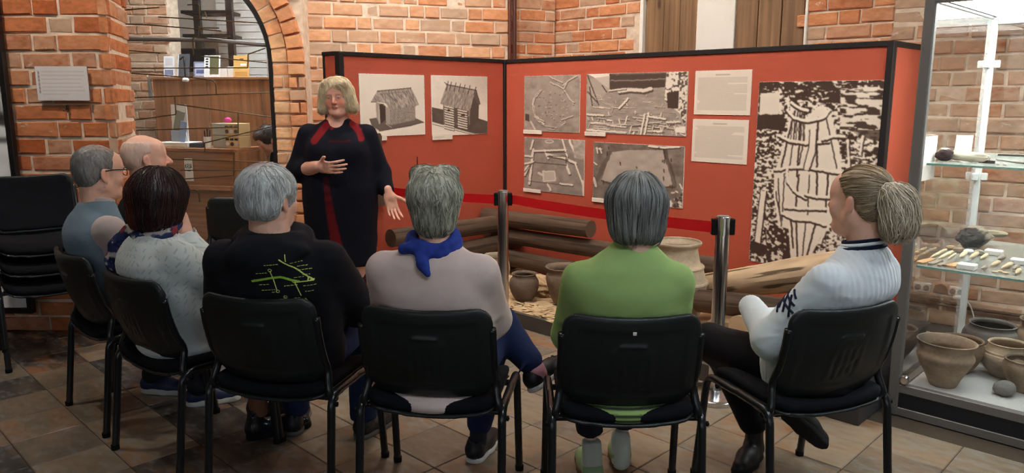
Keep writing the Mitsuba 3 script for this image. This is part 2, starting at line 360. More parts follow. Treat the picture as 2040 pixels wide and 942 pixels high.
# --- long back wall with the boarded window
def estrip(a0, a1, z0, z1): return wall_slab(E(a0, 5.5)[:2], E(a1, 5.5)[:2], z0, z1, 0.3)
A0 = -4.84
m, p, ex, n, L = estrip(A0, -1.822, 0, 3.6)
hole = xf(box(-3.86 - A0, -2.402 - A0, -0.1, 0.09, 1.0, 3.3), frame_mat(p, ex, n, UP))
m = trimesh.boolean.difference([m, hole], engine='manifold')
w4 = structure('wall_right', m, 'm_mortar', 'long orange brick wall with the boarded window, behind the right red board')
bricks(w4, p, ex, n, L, 0.03, 2.75, lambda s, z: z > 1.62 and (s + A0 < -3.93 or s + A0 > -2.37), seed=35, grey=0.33, tone=(0.2, 0.85), long=0.285)
w2_ = structure('window_2', ebox(-3.858, -2.404, 5.565, 5.60, 1.05, 3.25), 'm_trim_black', 'boarded window: brown planks either side of a white panel')
for a0, a1 in ((-3.857, -3.823), (-2.424, -2.404)):
    part(w2_, 'jamb', ebox(a0, a1, 5.485, 5.57, 1.05, 3.25, 0.004), 'm_white')
for a0, a1 in ((-3.820, -3.644), (-3.640, -3.490), (-3.486, -3.326), (-2.985, -2.808), (-2.801, -2.621), (-2.613, -2.448)):
    b = ebox(a0, a1, 5.525, 5.566, 1.05, 3.25, 0.004)
    part(w2_, 'plank', b, 'm_plank', uv=uv_boxed(b, E(a0 * 7.3, 0, 0), (0, 0, 1), UA))
part(w2_, 'panel', ebox(-3.322, -2.989, 5.510, 5.566, 1.05, 3.25, 0.004), 'm_white', label='plain white panel between the planks')
# --- wall behind the showcase
m, p, ex, n, L = wall_slab((2.541, 5.206), (4.40, 3.85), 0, 3.6, 0.3)
w5 = structure('wall_right_end', m, 'm_mortar', 'worn brick wall behind the glass showcase')
bricks(w5, p, ex, n, L, 0.0, 2.4, lambda s, z: s < 1.35, seed=37, grey=0.80, tone=(0.05, 0.6), long=0.29, jag=0.006)

# --- the rest of the hall, behind the photographer and overhead
structure('ceiling', box(-7.5, 6.5, -4.5, 13.0, 3.6, 3.75), 'm_plaster', 'plain pale ceiling of the hall')
rear = sg.box(-7.5, 0, 6.5, 3.6)
for x0, x1 in ((-4.6, -2.9), (-1.3, 0.4), (2.0, 3.7)): rear = rear.difference(sg.box(x0, 0.9, x1, 3.1))
structure('wall_rear', standing(rear, -4.5, -4.2), 'm_plaster', 'plastered rear wall with three tall windows')
structure('wall_far_left', box(-7.5, -7.3, -4.2, 13, 0, 3.6), 'm_plaster', 'plastered side wall far to the left')
structure('wall_far_right', box(6.3, 6.5, -4.2, 13, 0, 3.6), 'm_plaster', 'plastered side wall far to the right')
structure('wall_office_back', box(-7.3, 6.3, 12.7, 12.9, 0, 3.6), 'm_plaster', 'far end wall of the building')
structure('wall_office_right', box(-1.30, -1.15, 6.66, 10.2, 0, 3.6), 'm_plaster', 'plastered side wall of the ticket office')
m, p, ex, n, L = wall_slab((-5.4, 8.36), (-3.70, 8.36), 0, 3.6, 0.3)
w6 = structure('wall_office', m, 'm_mortar', 'brick wall of the ticket office seen through the left of the glazed arch')
bricks(w6, p, ex, n, L, 0.9, 2.95, lambda s, z: s > 0.55, seed=39, grey=0.7, tone=(0.3, 0.7))
structure('wall_office_rear', box(-5.2, -1.3, 9.6, 9.75, 0, 3.6), 'm_plaster', 'grey end wall of the ticket office')
# ================================================================ red exhibition boards and the prints on them
BH, BA, BB = 1.83, -4.55, 4.56      # top of the boards; plane of the left board (a) and of the right board (b)
def board_panel(key, name, a0, a1, b0, b1, z0=0.05, z1=BH - 0.02):
    return part(key, name, ebox(a0, a1, b0, b1, z0, z1), 'm_board')
k = thing('display_board', 'left red exhibition board with black edging and two photographs of a model hut', 'display board')
board_panel(k, 'panel', BA - 0.03, BA, 2.975, BB - 0.02)
part(k, 'top_rail', ebox(BA - 0.045, BA + 0.012, 2.945, BB + 0.02, BH - 0.025, BH + 0.004, 0.003), 'm_trim_black')
part(k, 'post', ebox(BA - 0.045, BA + 0.014, 2.945, 2.983, 0, BH, 0.003), 'm_trim_black')
board_panel(k, 'side_panel', BA - 0.175, BA - 0.045, 2.95, 2.975)
part(k, 'side_rail', ebox(BA - 0.20, BA - 0.04, 2.94, 2.985, BH - 0.02, BH + 0.006, 0.003), 'm_trim_black')
part(k, 'side_post', ebox(BA - 0.20, BA - 0.175, 2.945, 2.985, 0, BH, 0.003), 'm_trim_black')
k = thing('display_board', 'long right red exhibition board with black edging, hung with excavation photographs and text sheets', 'display board')
board_panel(k, 'panel', BA + 0.02, -1.525, BB, BB + 0.03)
part(k, 'top_rail', ebox(BA - 0.02, -1.49, BB - 0.012, BB + 0.045, BH - 0.028, BH + 0.004, 0.003), 'm_trim_black')
part(k, 'corner_post', ebox(BA - 0.012, BA + 0.022, BB - 0.022, BB + 0.03, 0, BH, 0.003), 'm_trim_black')
part(k, 'end_post', ebox(-1.527, -1.490, BB - 0.014, BB + 0.04, 0, BH + 0.002, 0.003), 'm_trim_black')
board_panel(k, 'side_panel', -1.53, -1.50, BB + 0.04, 5.10)
part(k, 'side_rail', ebox(-1.535, -1.492, BB + 0.03, 5.12, BH - 0.028, BH + 0.004, 0.003), 'm_trim_black')

class Print:
    """ink on paper: grey values on a fine grid of points, drawn with strokes given in any frame whose four corners are known"""
    def __init__(s, w, h, corners, step=0.0036, base=0.55):
        step = step * 0.76 if 0.0033 < step < 0.005 else step
        s.nx, s.ny = int(w / step) + 1, int(h / step) + 1; s.w, s.h = w, h
        u, v = np.meshgrid(np.linspace(0, 1, s.nx), np.linspace(0, 1, s.ny))
        A, b = [], []
        for (U, V), (x, y) in zip(((0, 0), (1, 0), (1, 1), (0, 1)), corners):
            A += [[U, V, 1, 0, 0, 0, -U * x, -V * x], [0, 0, 0, U, V, 1, -U * y, -V * y]]; b += [x, y]
        H = np.append(np.linalg.solve(np.array(A, float), np.array(b, float)), 1).reshape(3, 3)
        q = np.stack([u, v, np.ones_like(u)], -1) @ H.T
        s.X, s.Y = q[..., 0] / q[..., 2], q[..., 1] / q[..., 2]; s.u, s.v = u, v
        s.g = np.full(u.shape, float(base))
    def n(s, fx, fy, seed=0, o=3): return nfbm(np.stack([s.X * fx, s.Y * fy, s.X * 0 + seed * 3.7], -1), o, seed)
    def put(s, m, val): s.g = s.g * (1 - m) + val * m
    def poly(s, pts, val, soft=None, amount=1.0):
        m = shapely.contains_xy(sg.Polygon(pts).buffer(0), s.X, s.Y) * amount
        s.put(m, val)
    def line(s, pts, width, val, amount=1.0, rough=0.0, seed=0):
        pts = np.asarray(pts, float)
        if rough: pts = resample(pts, rough * 3); pts = pts + np.random.default_rng(seed).normal(0, rough * 0.4, pts.shape)
        x0, y0 = pts.min(0) - width * 2; x1, y1 = pts.max(0) + width * 2
        sel = (s.X > x0) & (s.X < x1) & (s.Y > y0) & (s.Y < y1)
        if not sel.any(): return
        X, Y = s.X[sel], s.Y[sel]; d = np.full(X.shape, 1e9)
        for (ax, ay), (bx, by) in zip(pts[:-1], pts[1:]):
            t = np.clip(((X - ax) * (bx - ax) + (Y - ay) * (by - ay)) / ((bx - ax) ** 2 + (by - ay) ** 2 + 1e-9), 0, 1)
            d = np.minimum(d, np.hypot(X - ax - t * (bx - ax), Y - ay - t * (by - ay)))
        m = sstep(width * 0.5 + 1.0, width * 0.5 - 1.0, d) * amount
        s.g[sel] = s.g[sel] * (1 - m) + val * m
    def stick(s, pts, width, val=0.85, shade=0.15, seed=0, rough=2.0):
        p = np.asarray(pts, float)
        s.line(p + [width * .25, width * 0.55], width, shade, 0.8, rough, seed); s.line(p, width, val, 1.0, rough, seed)
    def sheet(s, key_or_new, o, ex, n_out, thick=0.004, dark=srgb(56, 38, 31), light=srgb(240, 224, 206), mat='m_matte'):
        """the printed face as a mesh, hung with its upper left corner at o"""
        P = np.asarray(o) + s.u[..., None] * s.w * np.asarray(ex) - s.v[..., None] * s.h * UP + np.asarray(n_out) * thick
        v, f = grid_mesh(P); f = f[:, ::-1]
        from scipy.ndimage import gaussian_filter
        t = np.clip(gaussian_filter(np.clip(s.g, 0, 1), 0.75), 0, 1).ravel()
        sr = lambda c: np.where(c < 0.0031308, 12.92 * c, 1.055 * np.power(np.maximum(c, 1e-9), 1 / 2.4) - 0.055)
        c = lerp(sr(dark), sr(light), t) * 255
        return (v, f), srgb(c)
def hang(side, name, p, x, top, label, cat, group=None, lift=0.0, **kw):
    """a print on the right (x = a) or left (x = b) board; its upper left corner at x and the height top"""
    if side == 'R': o, ex, n = E(x, BB, top), UA, -NB
    else: o, ex, n = E(BA, x, top), NB, UA
    o = o + n * lift
    k = thing(name, label, cat, group)
    (v, f), c = p.sheet(None, o, ex, n, 0.0065, **kw)
    M = frame_mat(o, ex, n, UP)
    back = xf(box(-0.001, p.w + 0.001, 0.0005, 0.006, -p.h - 0.001, 0.001), M)
    part(k, 'backing', back, 'm_paper'); part(k, 'print', (v, f), 'm_matte', False, color=c)
    return k
def caption(side, x, top, w, h, label, seed):
    p = Print(w, h, ((0, 0), (100, 0), (100, 20), (0, 20)), 0.003, 0.92)
    r = np.random.default_rng(seed); x0 = 8
    while x0 < 60:
        d = r.uniform(3, 9); p.line([(x0, 10), (x0 + d, 10)], 3, 0.6, 0.5); x0 += d + 3
    hang(side, 'caption_strip', p, x, top, label, 'caption', lift=0.0085)

PH = 'excavation photographs on the right board'
# --- model hut, seen from the door end
p = Print(0.585, 0.442, ((89, 141), (803, 160), (812, 830), (90, 850)), 0.0034, 0.93)
p.g -= 0.10 * sstep(200, 800, p.X) * sstep(700, 300, p.Y) * 0.6 - 0.02
p.poly([(185, 645), (280, 630), (700, 640), (802, 690), (640, 735), (300, 788), (215, 725)], 0.30); p.line([(225, 735), (300, 785), (800, 692)], 5, 0.15); p.line([(365, 700), (430, 745)], 6, 0.8)
p.line([(230, 742), (285, 775)], 8, 0.75)
p.poly([(262, 452), (330, 475), (420, 535), (425, 720), (372, 700), (370, 660), (300, 705), (268, 640)], 0.62)
p.g += 0.0; p.poly([(303, 482), (345, 475), (366, 500), (370, 655), (310, 705)], 0.10); p.line([(297, 500), (295, 700)], 7, 0.85)
p.poly([(420, 540), (695, 508), (697, 665), (425, 722)], 0.6)
for i, x in enumerate(range(425, 700, 15)):
    p.line([(x, 540 - (x - 420) * .115), (x, 720 - (x - 420) * .2)], 5, 0.14, 0.9, 2, i); p.line([(x + 7, 545 - (x - 420) * .115), (x + 7, 712 - (x - 420) * .2)], 4, 0.85, 0.7, 2, i + 50)
p.poly([(212, 452), (285, 328), (655, 298), (705, 400), (742, 488), (700, 508), (410, 542), (372, 470), (265, 452)], 0.45)
roof = shapely.contains_xy(sg.Polygon([(212, 452), (285, 328), (655, 298), (742, 488), (700, 508), (410, 542), (372, 470), (265, 452)]), p.X, p.Y)
p.g = np.where(roof, 0.28 + 0.55 * nfbm(np.stack([(p.X - 0.45 * p.Y) / 9, (p.Y) / 34, p.X * 0], -1), 3, 4), p.g)
r = np.random.default_rng(3)
for i in range(46):
    x, y = r.uniform(300, 690), r.uniform(335, 500); p.line([(x, y), (x + 14, y + 26)], 5, r.choice([0.12, 0.9]), 0.7) if shapely.contains_xy(sg.Polygon([(240, 450), (290, 335), (650, 305), (730, 480), (420, 530)]), x, y) else 0
p.line([(285, 335), (655, 300)], 8, 0.2); p.line([(290, 372), (640, 340)], 4, 0.2, 0.6); p.line([(212, 455), (265, 455)], 8, 0.25)
hang('L', 'hut_photo', p, 3.105, 1.688, 'photograph of a model hut with an open dark doorway, beside the standing woman', 'photo')
caption('L', 3.175, 1.252, 0.148, 0.036, 'small caption under the photograph of the hut with the doorway', 1)
# --- model hut, seen from the plank side
p = Print(0.590, 0.460, ((876, 168), (1494, 185), (1490, 800), (884, 832)), 0.0034, 0.93)
p.g = p.g - 0.16 * sstep(900, 1500, p.X) * sstep(600, 200, p.Y)
p.poly([(880, 518), (1010, 545), (1400, 640), (1500, 672), (1500, 815), (1340, 800), (880, 672)], 0.22); p.g += 0.1 * (p.n(.02, .02, 2) - .5)
p.poly([(870, 672), (1350, 800), (1400, 815), (1380, 850), (870, 850)], 0.93); p.line([(880, 700), (1330, 815)], 6, 0.25); p.line([(880, 675), (1400, 818)], 5, 0.35)
p.poly([(1300, 545), (1362, 345), (1392, 480), (1390, 645), (1300, 748)], 0.2); p.line([(1395, 480), (1388, 650)], 8, 0.12)
p.poly([(1008, 492), (1285, 555), (1275, 742), (1010, 670)], 0.28)
for i, y in enumerate(range(505, 745, 26)):
    p.stick([(1020, y), (1120, y + 24)], 15, 0.88, 0.1, i); p.stick([(1170, y + 40), (1265, y + 62)], 15, 0.88, 0.1, i + 20) if y < 690 else 0
p.poly([(1122, 520), (1162, 530), (1165, 690), (1125, 680)], 0.25)
p.poly([(1055, 538), (1082, 544), (1080, 566), (1050, 560)], 0.05); p.poly([(1205, 588), (1245, 592), (1245, 615), (1203, 610)], 0.05)
for x in (1012, 1290): p.line([(x, 500), (x + 3, 700)], 12, 0.4, 1, 2)
roof = shapely.contains_xy(sg.Polygon([(972, 482), (1012, 365), (1048, 262), (1372, 325), (1345, 400), (1302, 552), (1210, 540), (1120, 515)]), p.X, p.Y)
p.g = np.where(roof, 0.30 + 0.5 * nfbm(np.stack([(p.X + 0.3 * p.Y) / 9, p.Y / 40, p.X * 0], -1), 3, 7), p.g)
p.poly([(1345, 400), (1372, 325), (1418, 482), (1395, 492), (1362, 440)], 0.25)
p.line([(1040, 270), (1375, 335)], 7, 0.15)
for x in (1060, 1095, 1145, 1195, 1245, 1300, 1365): p.line([(x + 5, 235 + (x - 1060) * .2), (x - 18, 330 + (x - 1060) * .16)], 7, 0.12)
p.line([(1022, 248), (1050, 265)], 7, 0.12)
hang('L', 'hut_photo', p, 3.760, 1.690, 'photograph of a steep-roofed model hut with planked walls, next to the board corner', 'photo')
caption('L', 3.758, 1.240, 0.200, 0.040, 'small caption under the photograph of the steep-roofed hut', 2)
# --- ring of stakes
p = Print(0.585, 0.438, ((210, 103), (556, 93), (548, 448), (208, 440)), 0.0034, 0.5)
p.g = 0.34 + 0.38 * p.n(.03, .03, 1, 4)
p.poly([(290, 190), (340, 150), (440, 160), (505, 260), (500, 350), (420, 410), (330, 385), (275, 320)], 0.52, amount=0.5)
r = np.random.default_rng(8)
ang = lambda t: (385 + 118 * math.cos(t), 290 + 128 * math.sin(t))
for i in range(34):
    t = r.uniform(0.25 * PI, 1.18 * PI); q = [ang(t + d) for d in np.linspace(0, r.uniform(.2, .5), 5)]; q = np.array(q) + r.normal(0, 5, 2); p.stick(q, r.uniform(4, 8), r.uniform(.65, .95), 0.12, i, 1.6)
for q in ([(372, 140), (420, 160), (455, 180), (490, 240), (515, 275)], [(365, 103), (410, 125), (445, 140)], [(450, 160), (490, 125), (535, 100)], [(455, 178), (475, 140)], [(440, 370), (510, 345)], [(270, 355), (330, 380)], [(490, 245), (520, 262)]): p.stick(q, 8, 0.75, 0.1, 3, 2)
for i in range(60):
    x, y = r.uniform(290, 480), r.uniform(190, 400); p.line([(x, y), (x + r.uniform(2, 8), y)], 4, r.choice([.15, .9]), 0.7)
p.poly([(215, 335), (240, 340), (240, 385), (215, 375)], 0.15); p.line([(250, 385), (275, 430)], 12, 0.75)
hang('R', 'dig_photo', p, -4.318, 1.693, 'photograph of an excavated ring of bent stakes, upper left on the right board', 'photo', PH)
caption('R', -4.320, 1.262, 0.200, 0.030, 'small caption under the photograph of the stake ring', 3)
# --- excavation floor of beams
p = Print(0.876, 0.436, ((592, 90), (1236, 70), (1216, 470), (590, 450)), 0.0036, 0.5)
p.g = 0.36 + 0.36 * p.n(.02, .05, 2, 4)
p.poly([(592, 85), (735, 80), (735, 180), (690, 150), (640, 110)], 0.93); p.poly([(600, 120), (735, 100), (735, 190), (660, 270), (600, 300)], 0.65, amount=0.7)
for q in ([(596, 95), (670, 280)], [(610, 170), (630, 285)], [(600, 200), (660, 265)], [(690, 160), (720, 200)]): p.line(q, 7, 0.15, 0.9, 2, 1)
p.poly([(738, 84), (1098, 74), (1088, 168), (960, 178), (860, 172), (740, 190)], 0.14); p.line([(745, 130), (900, 128), (1090, 115)], 8, 0.55, 0.7, 4, 2); p.line([(740, 86), (1090, 76)], 14, 0.5, 0.6, 4, 3)
p.stick([(800, 195), (860, 185), (960, 190), (1000, 178)], 22, 0.85, 0.1, 1, 3); p.stick([(735, 192), (840, 178)], 10, 0.85, 0.1, 2, 2)
r = np.random.default_rng(12)
for i in range(150):
    y = 205 + 255 * r.random() ** 0.8; f = 0.4 + (y - 200) / 260; x = r.uniform(600, 1210)
    if x > 1090 and y < 320: continue
    L = r.uniform(25, 90) * f
    q = [(x, y), (x + L, y + r.uniform(-6, 10))] if r.random() < .62 else [(x, y), (x + r.choice([-.35, .3]) * L * .5, y + L * .55)]
    p.stick(q, r.uniform(4, 9) * f, r.uniform(.65, 1.0), 0.06, i, 2)
for q in ([(960, 340), (935, 460)], [(985, 330), (960, 460)], [(855, 240), (800, 300)], [(985, 350), (1090, 365)], [(1100, 385), (1210, 380)], [(600, 340), (700, 345)], [(600, 435), (840, 450)]): p.stick(q, 12, 0.9, 0.05, 5, 3)
p.poly([(1100, 100), (1236, 65), (1216, 470), (1195, 400), (1140, 300), (1085, 240)], 0.62)
m = shapely.contains_xy(sg.Polygon([(1100, 75), (1236, 65), (1218, 420), (1180, 330), (1085, 250)]), p.X, p.Y); p.g = np.where(m, (p.n(.05, .05, 5, 4) > 0.45) * 0.7 + 0.2, p.g)
p.poly([(1100, 205), (1175, 190), (1172, 300), (1105, 298)], 0.10); p.poly([(1155, 415), (1215, 408), (1215, 450), (1155, 448)], 0.95)
hang('R', 'dig_photo', p, -3.668, 1.696, 'wide photograph of an excavation floor of crossed beams, top middle of the right board', 'photo', PH)
caption('R', -3.672, 1.266, 0.196, 0.028, 'small caption under the wide photograph of crossed beams', 4)
# --- room with a square hearth
p = Print(0.637, 0.430, ((205, 488), (585, 500), (580, 843), (203, 805)), 0.0034, 0.5)
p.g = 0.36 + 0.26 * p.n(.03, .03, 3, 4)
for i, q in enumerate(([(260, 560), (235, 770)], [(265, 570), (470, 560)], [(445, 500), (475, 600)], [(490, 505), (530, 590)], [(260, 505), (245, 560)], [(330, 565), (355, 615)], [(205, 715), (240, 645)], [(205, 690), (235, 650)], [(205, 650), (260, 635)], [(465, 615), (530, 640)], [(525, 640), (575, 770)], [(205, 600), (250, 605)], [(350, 590), (470, 612)], [(430, 770), (510, 775)], [(350, 770), (370, 810)], [(470, 650), (490, 705)], [(575, 750), (580, 840)])):
    p.stick(q, 11 if i % 3 else 15, 0.88, 0.1, i, 2)
p.line([(270, 640), (470, 655)], 5, 0.1, .8, 2, 1); p.line([(360, 600), (470, 600), (468, 655)], 6, 0.15, .8, 2, 2); p.line([(225, 755), (435, 775)], 4, 0.15, .7, 2, 3); p.line([(270, 580), (470, 575)], 5, 0.1, .8, 2, 4)
t = np.linspace(0, 2 * PI, 14); p.line([(362 + 26 * math.cos(a), 510 + 9 * math.sin(a)) for a in t], 6, 0.8, 1, 1, 1)
p.poly([(320, 695), (395, 692), (402, 750), (325, 755)], 0.72); p.line([(320, 695), (395, 692), (402, 750), (325, 755), (320, 695)], 7, 0.9, .8, 3, 2); p.line([(295, 705), (315, 715)], 16, 0.8)
m = shapely.contains_xy(sg.Polygon([(510, 490), (585, 495), (585, 620), (520, 610)]), p.X, p.Y); p.g = np.where(m, 0.5 + 0.6 * (p.n(.04, .04, 8) - .3), p.g)
hang('R', 'dig_photo', p, -4.316, 1.199, 'photograph of an excavated room with a square hearth, lower left on the right board', 'photo', PH)
caption('R', -4.319, 0.778, 0.193, 0.026, 'small caption under the photograph of the square hearth', 5)
# --- flat trampled floor
p = Print(0.792, 0.430, ((640, 510), (1208, 540), (1195, 920), (635, 870)), 0.0036, 0.4)
p.g = 0.14 + 0.42 * p.n(.025, .03, 4, 4)
p.poly([(750, 575), (860, 560), (1080, 560), (1100, 620), (1160, 780), (1000, 800), (690, 755)], 0.62); p.g += 0.18 * (p.n(.02, .03, 6, 4) - 0.45); p.line([(690, 755), (760, 780), (900, 790), (1150, 790)], 8, 0.12, .9, 3, 1)
p.line([(745, 580), (700, 660), (665, 750)], 26, 0.22, .7, 6, 2); p.line([(1085, 560), (1120, 660), (1150, 780)], 26, 0.15, .7, 6, 3)
p.stick([(990, 535), (1080, 545), (1175, 540)], 13, 0.95, 0.05, 1, 2)
for q in ([(655, 550), (690, 555)], [(665, 580), (660, 545)], [(690, 580), (680, 548)], [(640, 640), (660, 655)], [(1180, 770), (1195, 800)]): p.stick(q, 9, 0.9, 0.1, 2, 2)
r = np.random.default_rng(9)
for i in range(26):
    x, y = r.uniform(700, 1190), r.uniform(540, 800); p.line([(x, y), (x + 2, y + r.uniform(8, 22))], 7, 0.08, .9)
for i in range(22):
    x, y = r.uniform(1100, 1200), r.uniform(800, 915); p.line([(x, y), (x + r.uniform(4, 20), y + r.uniform(-4, 10))], r.uniform(6, 16), r.choice([0.9, 0.1]), .9)
p.line([(640, 740), (655, 790)], 16, 0.85, .9, 3, 1); p.poly([(1090, 880), (1130, 870), (1135, 910), (1095, 915)], 0.9)
hang('R', 'dig_photo', p, -3.588, 1.189, 'photograph of a flat trampled floor, on the right board behind the woman in green', 'photo', PH)
caption('R', -3.588, 0.766, 0.205, 0.030, 'small caption under the photograph of the trampled floor', 6)
# --- planked boat, large print
p = Print(0.752, 1.150, ((85, 32), (705, 30), (655, 935), (33, 925)), 0.0032, 0.9)
tex = p.n(.075, .11, 11, 4)
p.g = np.where(tex > 0.50, 0.93, 0.07)
p.g = np.where((p.Y < 130) & (p.n(.03, .09, 12, 4) > 0.46), 0.08, p.g); p.poly([(90, 85), (195, 82), (190, 185), (85, 190)], 0.90); p.line([(85, 225), (195, 225)], 70, 0.07, 1, 10, 1); p.line([(560, 230), (690, 270)], 60, 0.1, .8, 10, 2)
m = (p.X > 500) & (p.Y > 60) & (p.Y < 250); p.g = np.where(m, (p.n(.02, .10, 13, 4) > 0.47) * 0.8 + 0.1, p.g)
m = (p.Y > 730) & (p.X > 130) & (p.X < 260); p.g = np.where(m, (p.n(.06, .06, 14, 3) > 0.58) * 0.8 + 0.07, p.g)
p.line([(60, 850), (110, 860)], 60, 0.07, 1, 8, 4)
hull = [(250, 140), (240, 250), (195, 400), (168, 470), (170, 600), (195, 730), (250, 740), (265, 900), (330, 905), (380, 840), (440, 720), (500, 660), (525, 500), (500, 330), (455, 170), (400, 140), (330, 200)]
p.poly(hull, 0.93)
for i, q in enumerate(([(275, 170), (240, 300), (205, 450)], [(290, 170), (270, 300), (250, 440)], [(305, 190), (300, 320), (290, 480)], [(318, 200), (325, 300), (300, 420)], [(395, 200), (390, 320), (395, 560)], [(430, 190), (460, 300), (490, 430)], [(300, 470), (285, 640)], [(355, 470), (350, 660)], [(450, 460), (440, 640)], [(225, 470), (215, 700)], [(290, 690), (300, 880)], [(340, 690), (325, 880)], [(390, 700), (350, 860)], [(190, 500), (205, 720)], [(262, 690), (275, 830)])):
    p.line(q, 6 if i % 2 else 9, 0.08, 1, 3, i)
for x in range(262, 330, 13): p.line([(x, 180), (x - 8, 330)], 5, 0.12, .9, 4, x)
for i, q in enumerate(([(235, 165), (270, 200), (340, 215), (420, 195), (450, 160)], [(190, 285), (250, 310), (330, 318), (450, 305)], [(418, 298), (470, 280), (525, 280)], [(170, 455), (250, 437), (330, 432), (420, 440), (525, 452)], [(237, 440), (240, 500), (275, 550), (340, 580)], [(338, 562), (400, 570), (480, 565)], [(230, 632), (330, 632), (440, 622)], [(215, 665), (280, 688), (370, 685), (440, 700)], [(258, 130), (300, 155), (340, 165)])):
    p.line(np.array(q) + [0, 9], 15, 0.07, 1, 3, i); p.line(q, 14, 0.95, 1, 3, i)
p.poly([(355, 250), (385, 250), (378, 360), (350, 448), (325, 445), (350, 340)], 0.95); p.line([(388, 255), (385, 360), (352, 450)], 7, 0.07, 1, 2, 5); p.line([(352, 255), (350, 330), (322, 445)], 5, 0.1, 1, 2, 6)
p.poly([(95, 560), (128, 565), (95, 830), (62, 822)], 0.93); p.line([(130, 565), (98, 830)], 8, 0.08, 1, 2, 7); p.line([(95, 560), (62, 820)], 5, 0.1, 1, 2, 8)
for q in ([(540, 300), (550, 420)], [(610, 280), (600, 360)], [(560, 375), (620, 380)], [(170, 560), (205, 725)], [(415, 790), (440, 730)]): p.line(q, 14, 0.93, 1, 3, 2); p.line(np.array(q) + [9, 4], 6, 0.08, 1, 3, 3)
hang('R', 'boat_photo', p, -2.275, 1.618, 'large black and white photograph of a planked boat, behind the blonde woman in white', 'photo')
# --- two typed sheets
for i, (top, hh, x, lab) in enumerate(((1.697, 0.286, -2.735, 'upper of two typed text sheets on the right board'), (1.379, 0.284, -2.739, 'lower of two typed text sheets on the right board'))):
    p = Print(0.405, hh, ((0, 0), (100, 0), (100, 72), (0, 72)), 0.0024, 0.90)
    r = np.random.default_rng(40 + i)
    p.line([(38, 7), (62, 7)], 1.6, 0.4, 0.6)
    for y in np.arange(12, 66, 2.35):
        x0, end = 6 + (4 if r.random() < .12 else 0), 93 if r.random() < .9 else r.uniform(50, 85)
        while x0 < end:
            d = r.uniform(2, 7); p.line([(x0, y), (min(x0 + d, end), y)], 1.0, 0.40, 0.40); x0 += d + 1.1
    hang('R', 'text_sheet', p, x, top, lab, 'text sheet')
# ================================================================ the sand bed with logs and pots
def clay_color(p, n, uv):
    # uv.x picks the clay: 0 black-brown, 0.5 brown, 1 pale ochre; uv.y rubs soot or lime into it
    f = fbm(p.x * 14, p.y * 14, p.z * 14, 4); g = noise(p.x * 90, p.y * 90, p.z * 90); b = fbm(p.x * 5, p.y * 5, p.z * 9, 2)
    c = mix(mi.Color3f(0.085, 0.070, 0.058), mi.Color3f(0.185, 0.125, 0.085), smoothstep(0.0, 0.5, uv.x))
    c = mix(c, mi.Color3f(0.45, 0.345, 0.235), smoothstep(0.5, 1.0, uv.x))
    c = c * (0.68 + 0.6 * f) * (0.9 + 0.2 * g)
    grey = mi.Color3f(0.155, 0.155, 0.145) * (0.6 + 0.8 * f)
    c = dr.select(uv.y > 1, mix(c, grey, 0.85), c)      # uv.y above 1: grey-fired
    return mix(c, mi.Color3f(0.09, 0.08, 0.07), dr.minimum(uv.y, 1) * 0.8 * smoothstep(0.42, 0.68, b))
scene['m_clay'] = principled(proc(clay_color), 0.8, 0.25)
def log_color(p, n, uv):
    # uv.x: metres along the log, uv.y: angle round it; end faces carry uv.y > 10 (rings)
    g = fbm(uv.x * 3, uv.y * 9, 2.0, 4); s = smoothstep(0.55, 0.75, fbm(uv.x * 1.5, uv.y * 22, 5.0, 3))
    side = mix(mi.Color3f(0.050, 0.030, 0.020), mi.Color3f(0.135, 0.082, 0.052), g) * (1 - 0.45 * s)
    ring = 0.5 + 0.5 * dr.sin(uv.x * 520 + 3 * fbm(p.x * 20, p.y * 20, p.z * 20, 2))
    end = mix(mi.Color3f(0.085, 0.052, 0.034), mi.Color3f(0.15, 0.095, 0.062), ring * 0.6 + 0.3 * noise(p.x * 60, p.y * 60, p.z * 60))
    return dr.select(uv.y > 10, end, side)
scene['m_log'] = principled(proc(log_color), 0.75, 0.25)
def drift_color(p, n, uv):
    g = fbm(uv.x * 4, uv.y * 10, 2.0, 4); s = smoothstep(0.60, 0.70, fbm(uv.x * 3.0, uv.y * 16, 5.0, 3))
    c = mix(mi.Color3f(0.30, 0.19, 0.11), mi.Color3f(0.62, 0.45, 0.29), g)
    return mix(c, mi.Color3f(0.06, 0.034, 0.018), 0.85 * s)
scene['m_drift'] = principled(proc(drift_color), 0.8, 0.2)
def sand_color(p, n, uv):
    f = fbm(p.x * 9, p.y * 9, 0.0, 3); g = noise(p.x * 260, p.y * 260, p.z * 260)
    return mix(mi.Color3f(0.36, 0.235, 0.125), mi.Color3f(0.60, 0.43, 0.255), f) * (0.82 + 0.36 * g)
scene['m_sand'] = principled(proc(sand_color), 0.95, 0.1)
scene['m_plinth'] = principled(srgb(82, 74, 66), 0.7, 0.25)
scene['m_plinth_dark'] = principled(srgb(60, 58, 58), 0.6, 0.3)

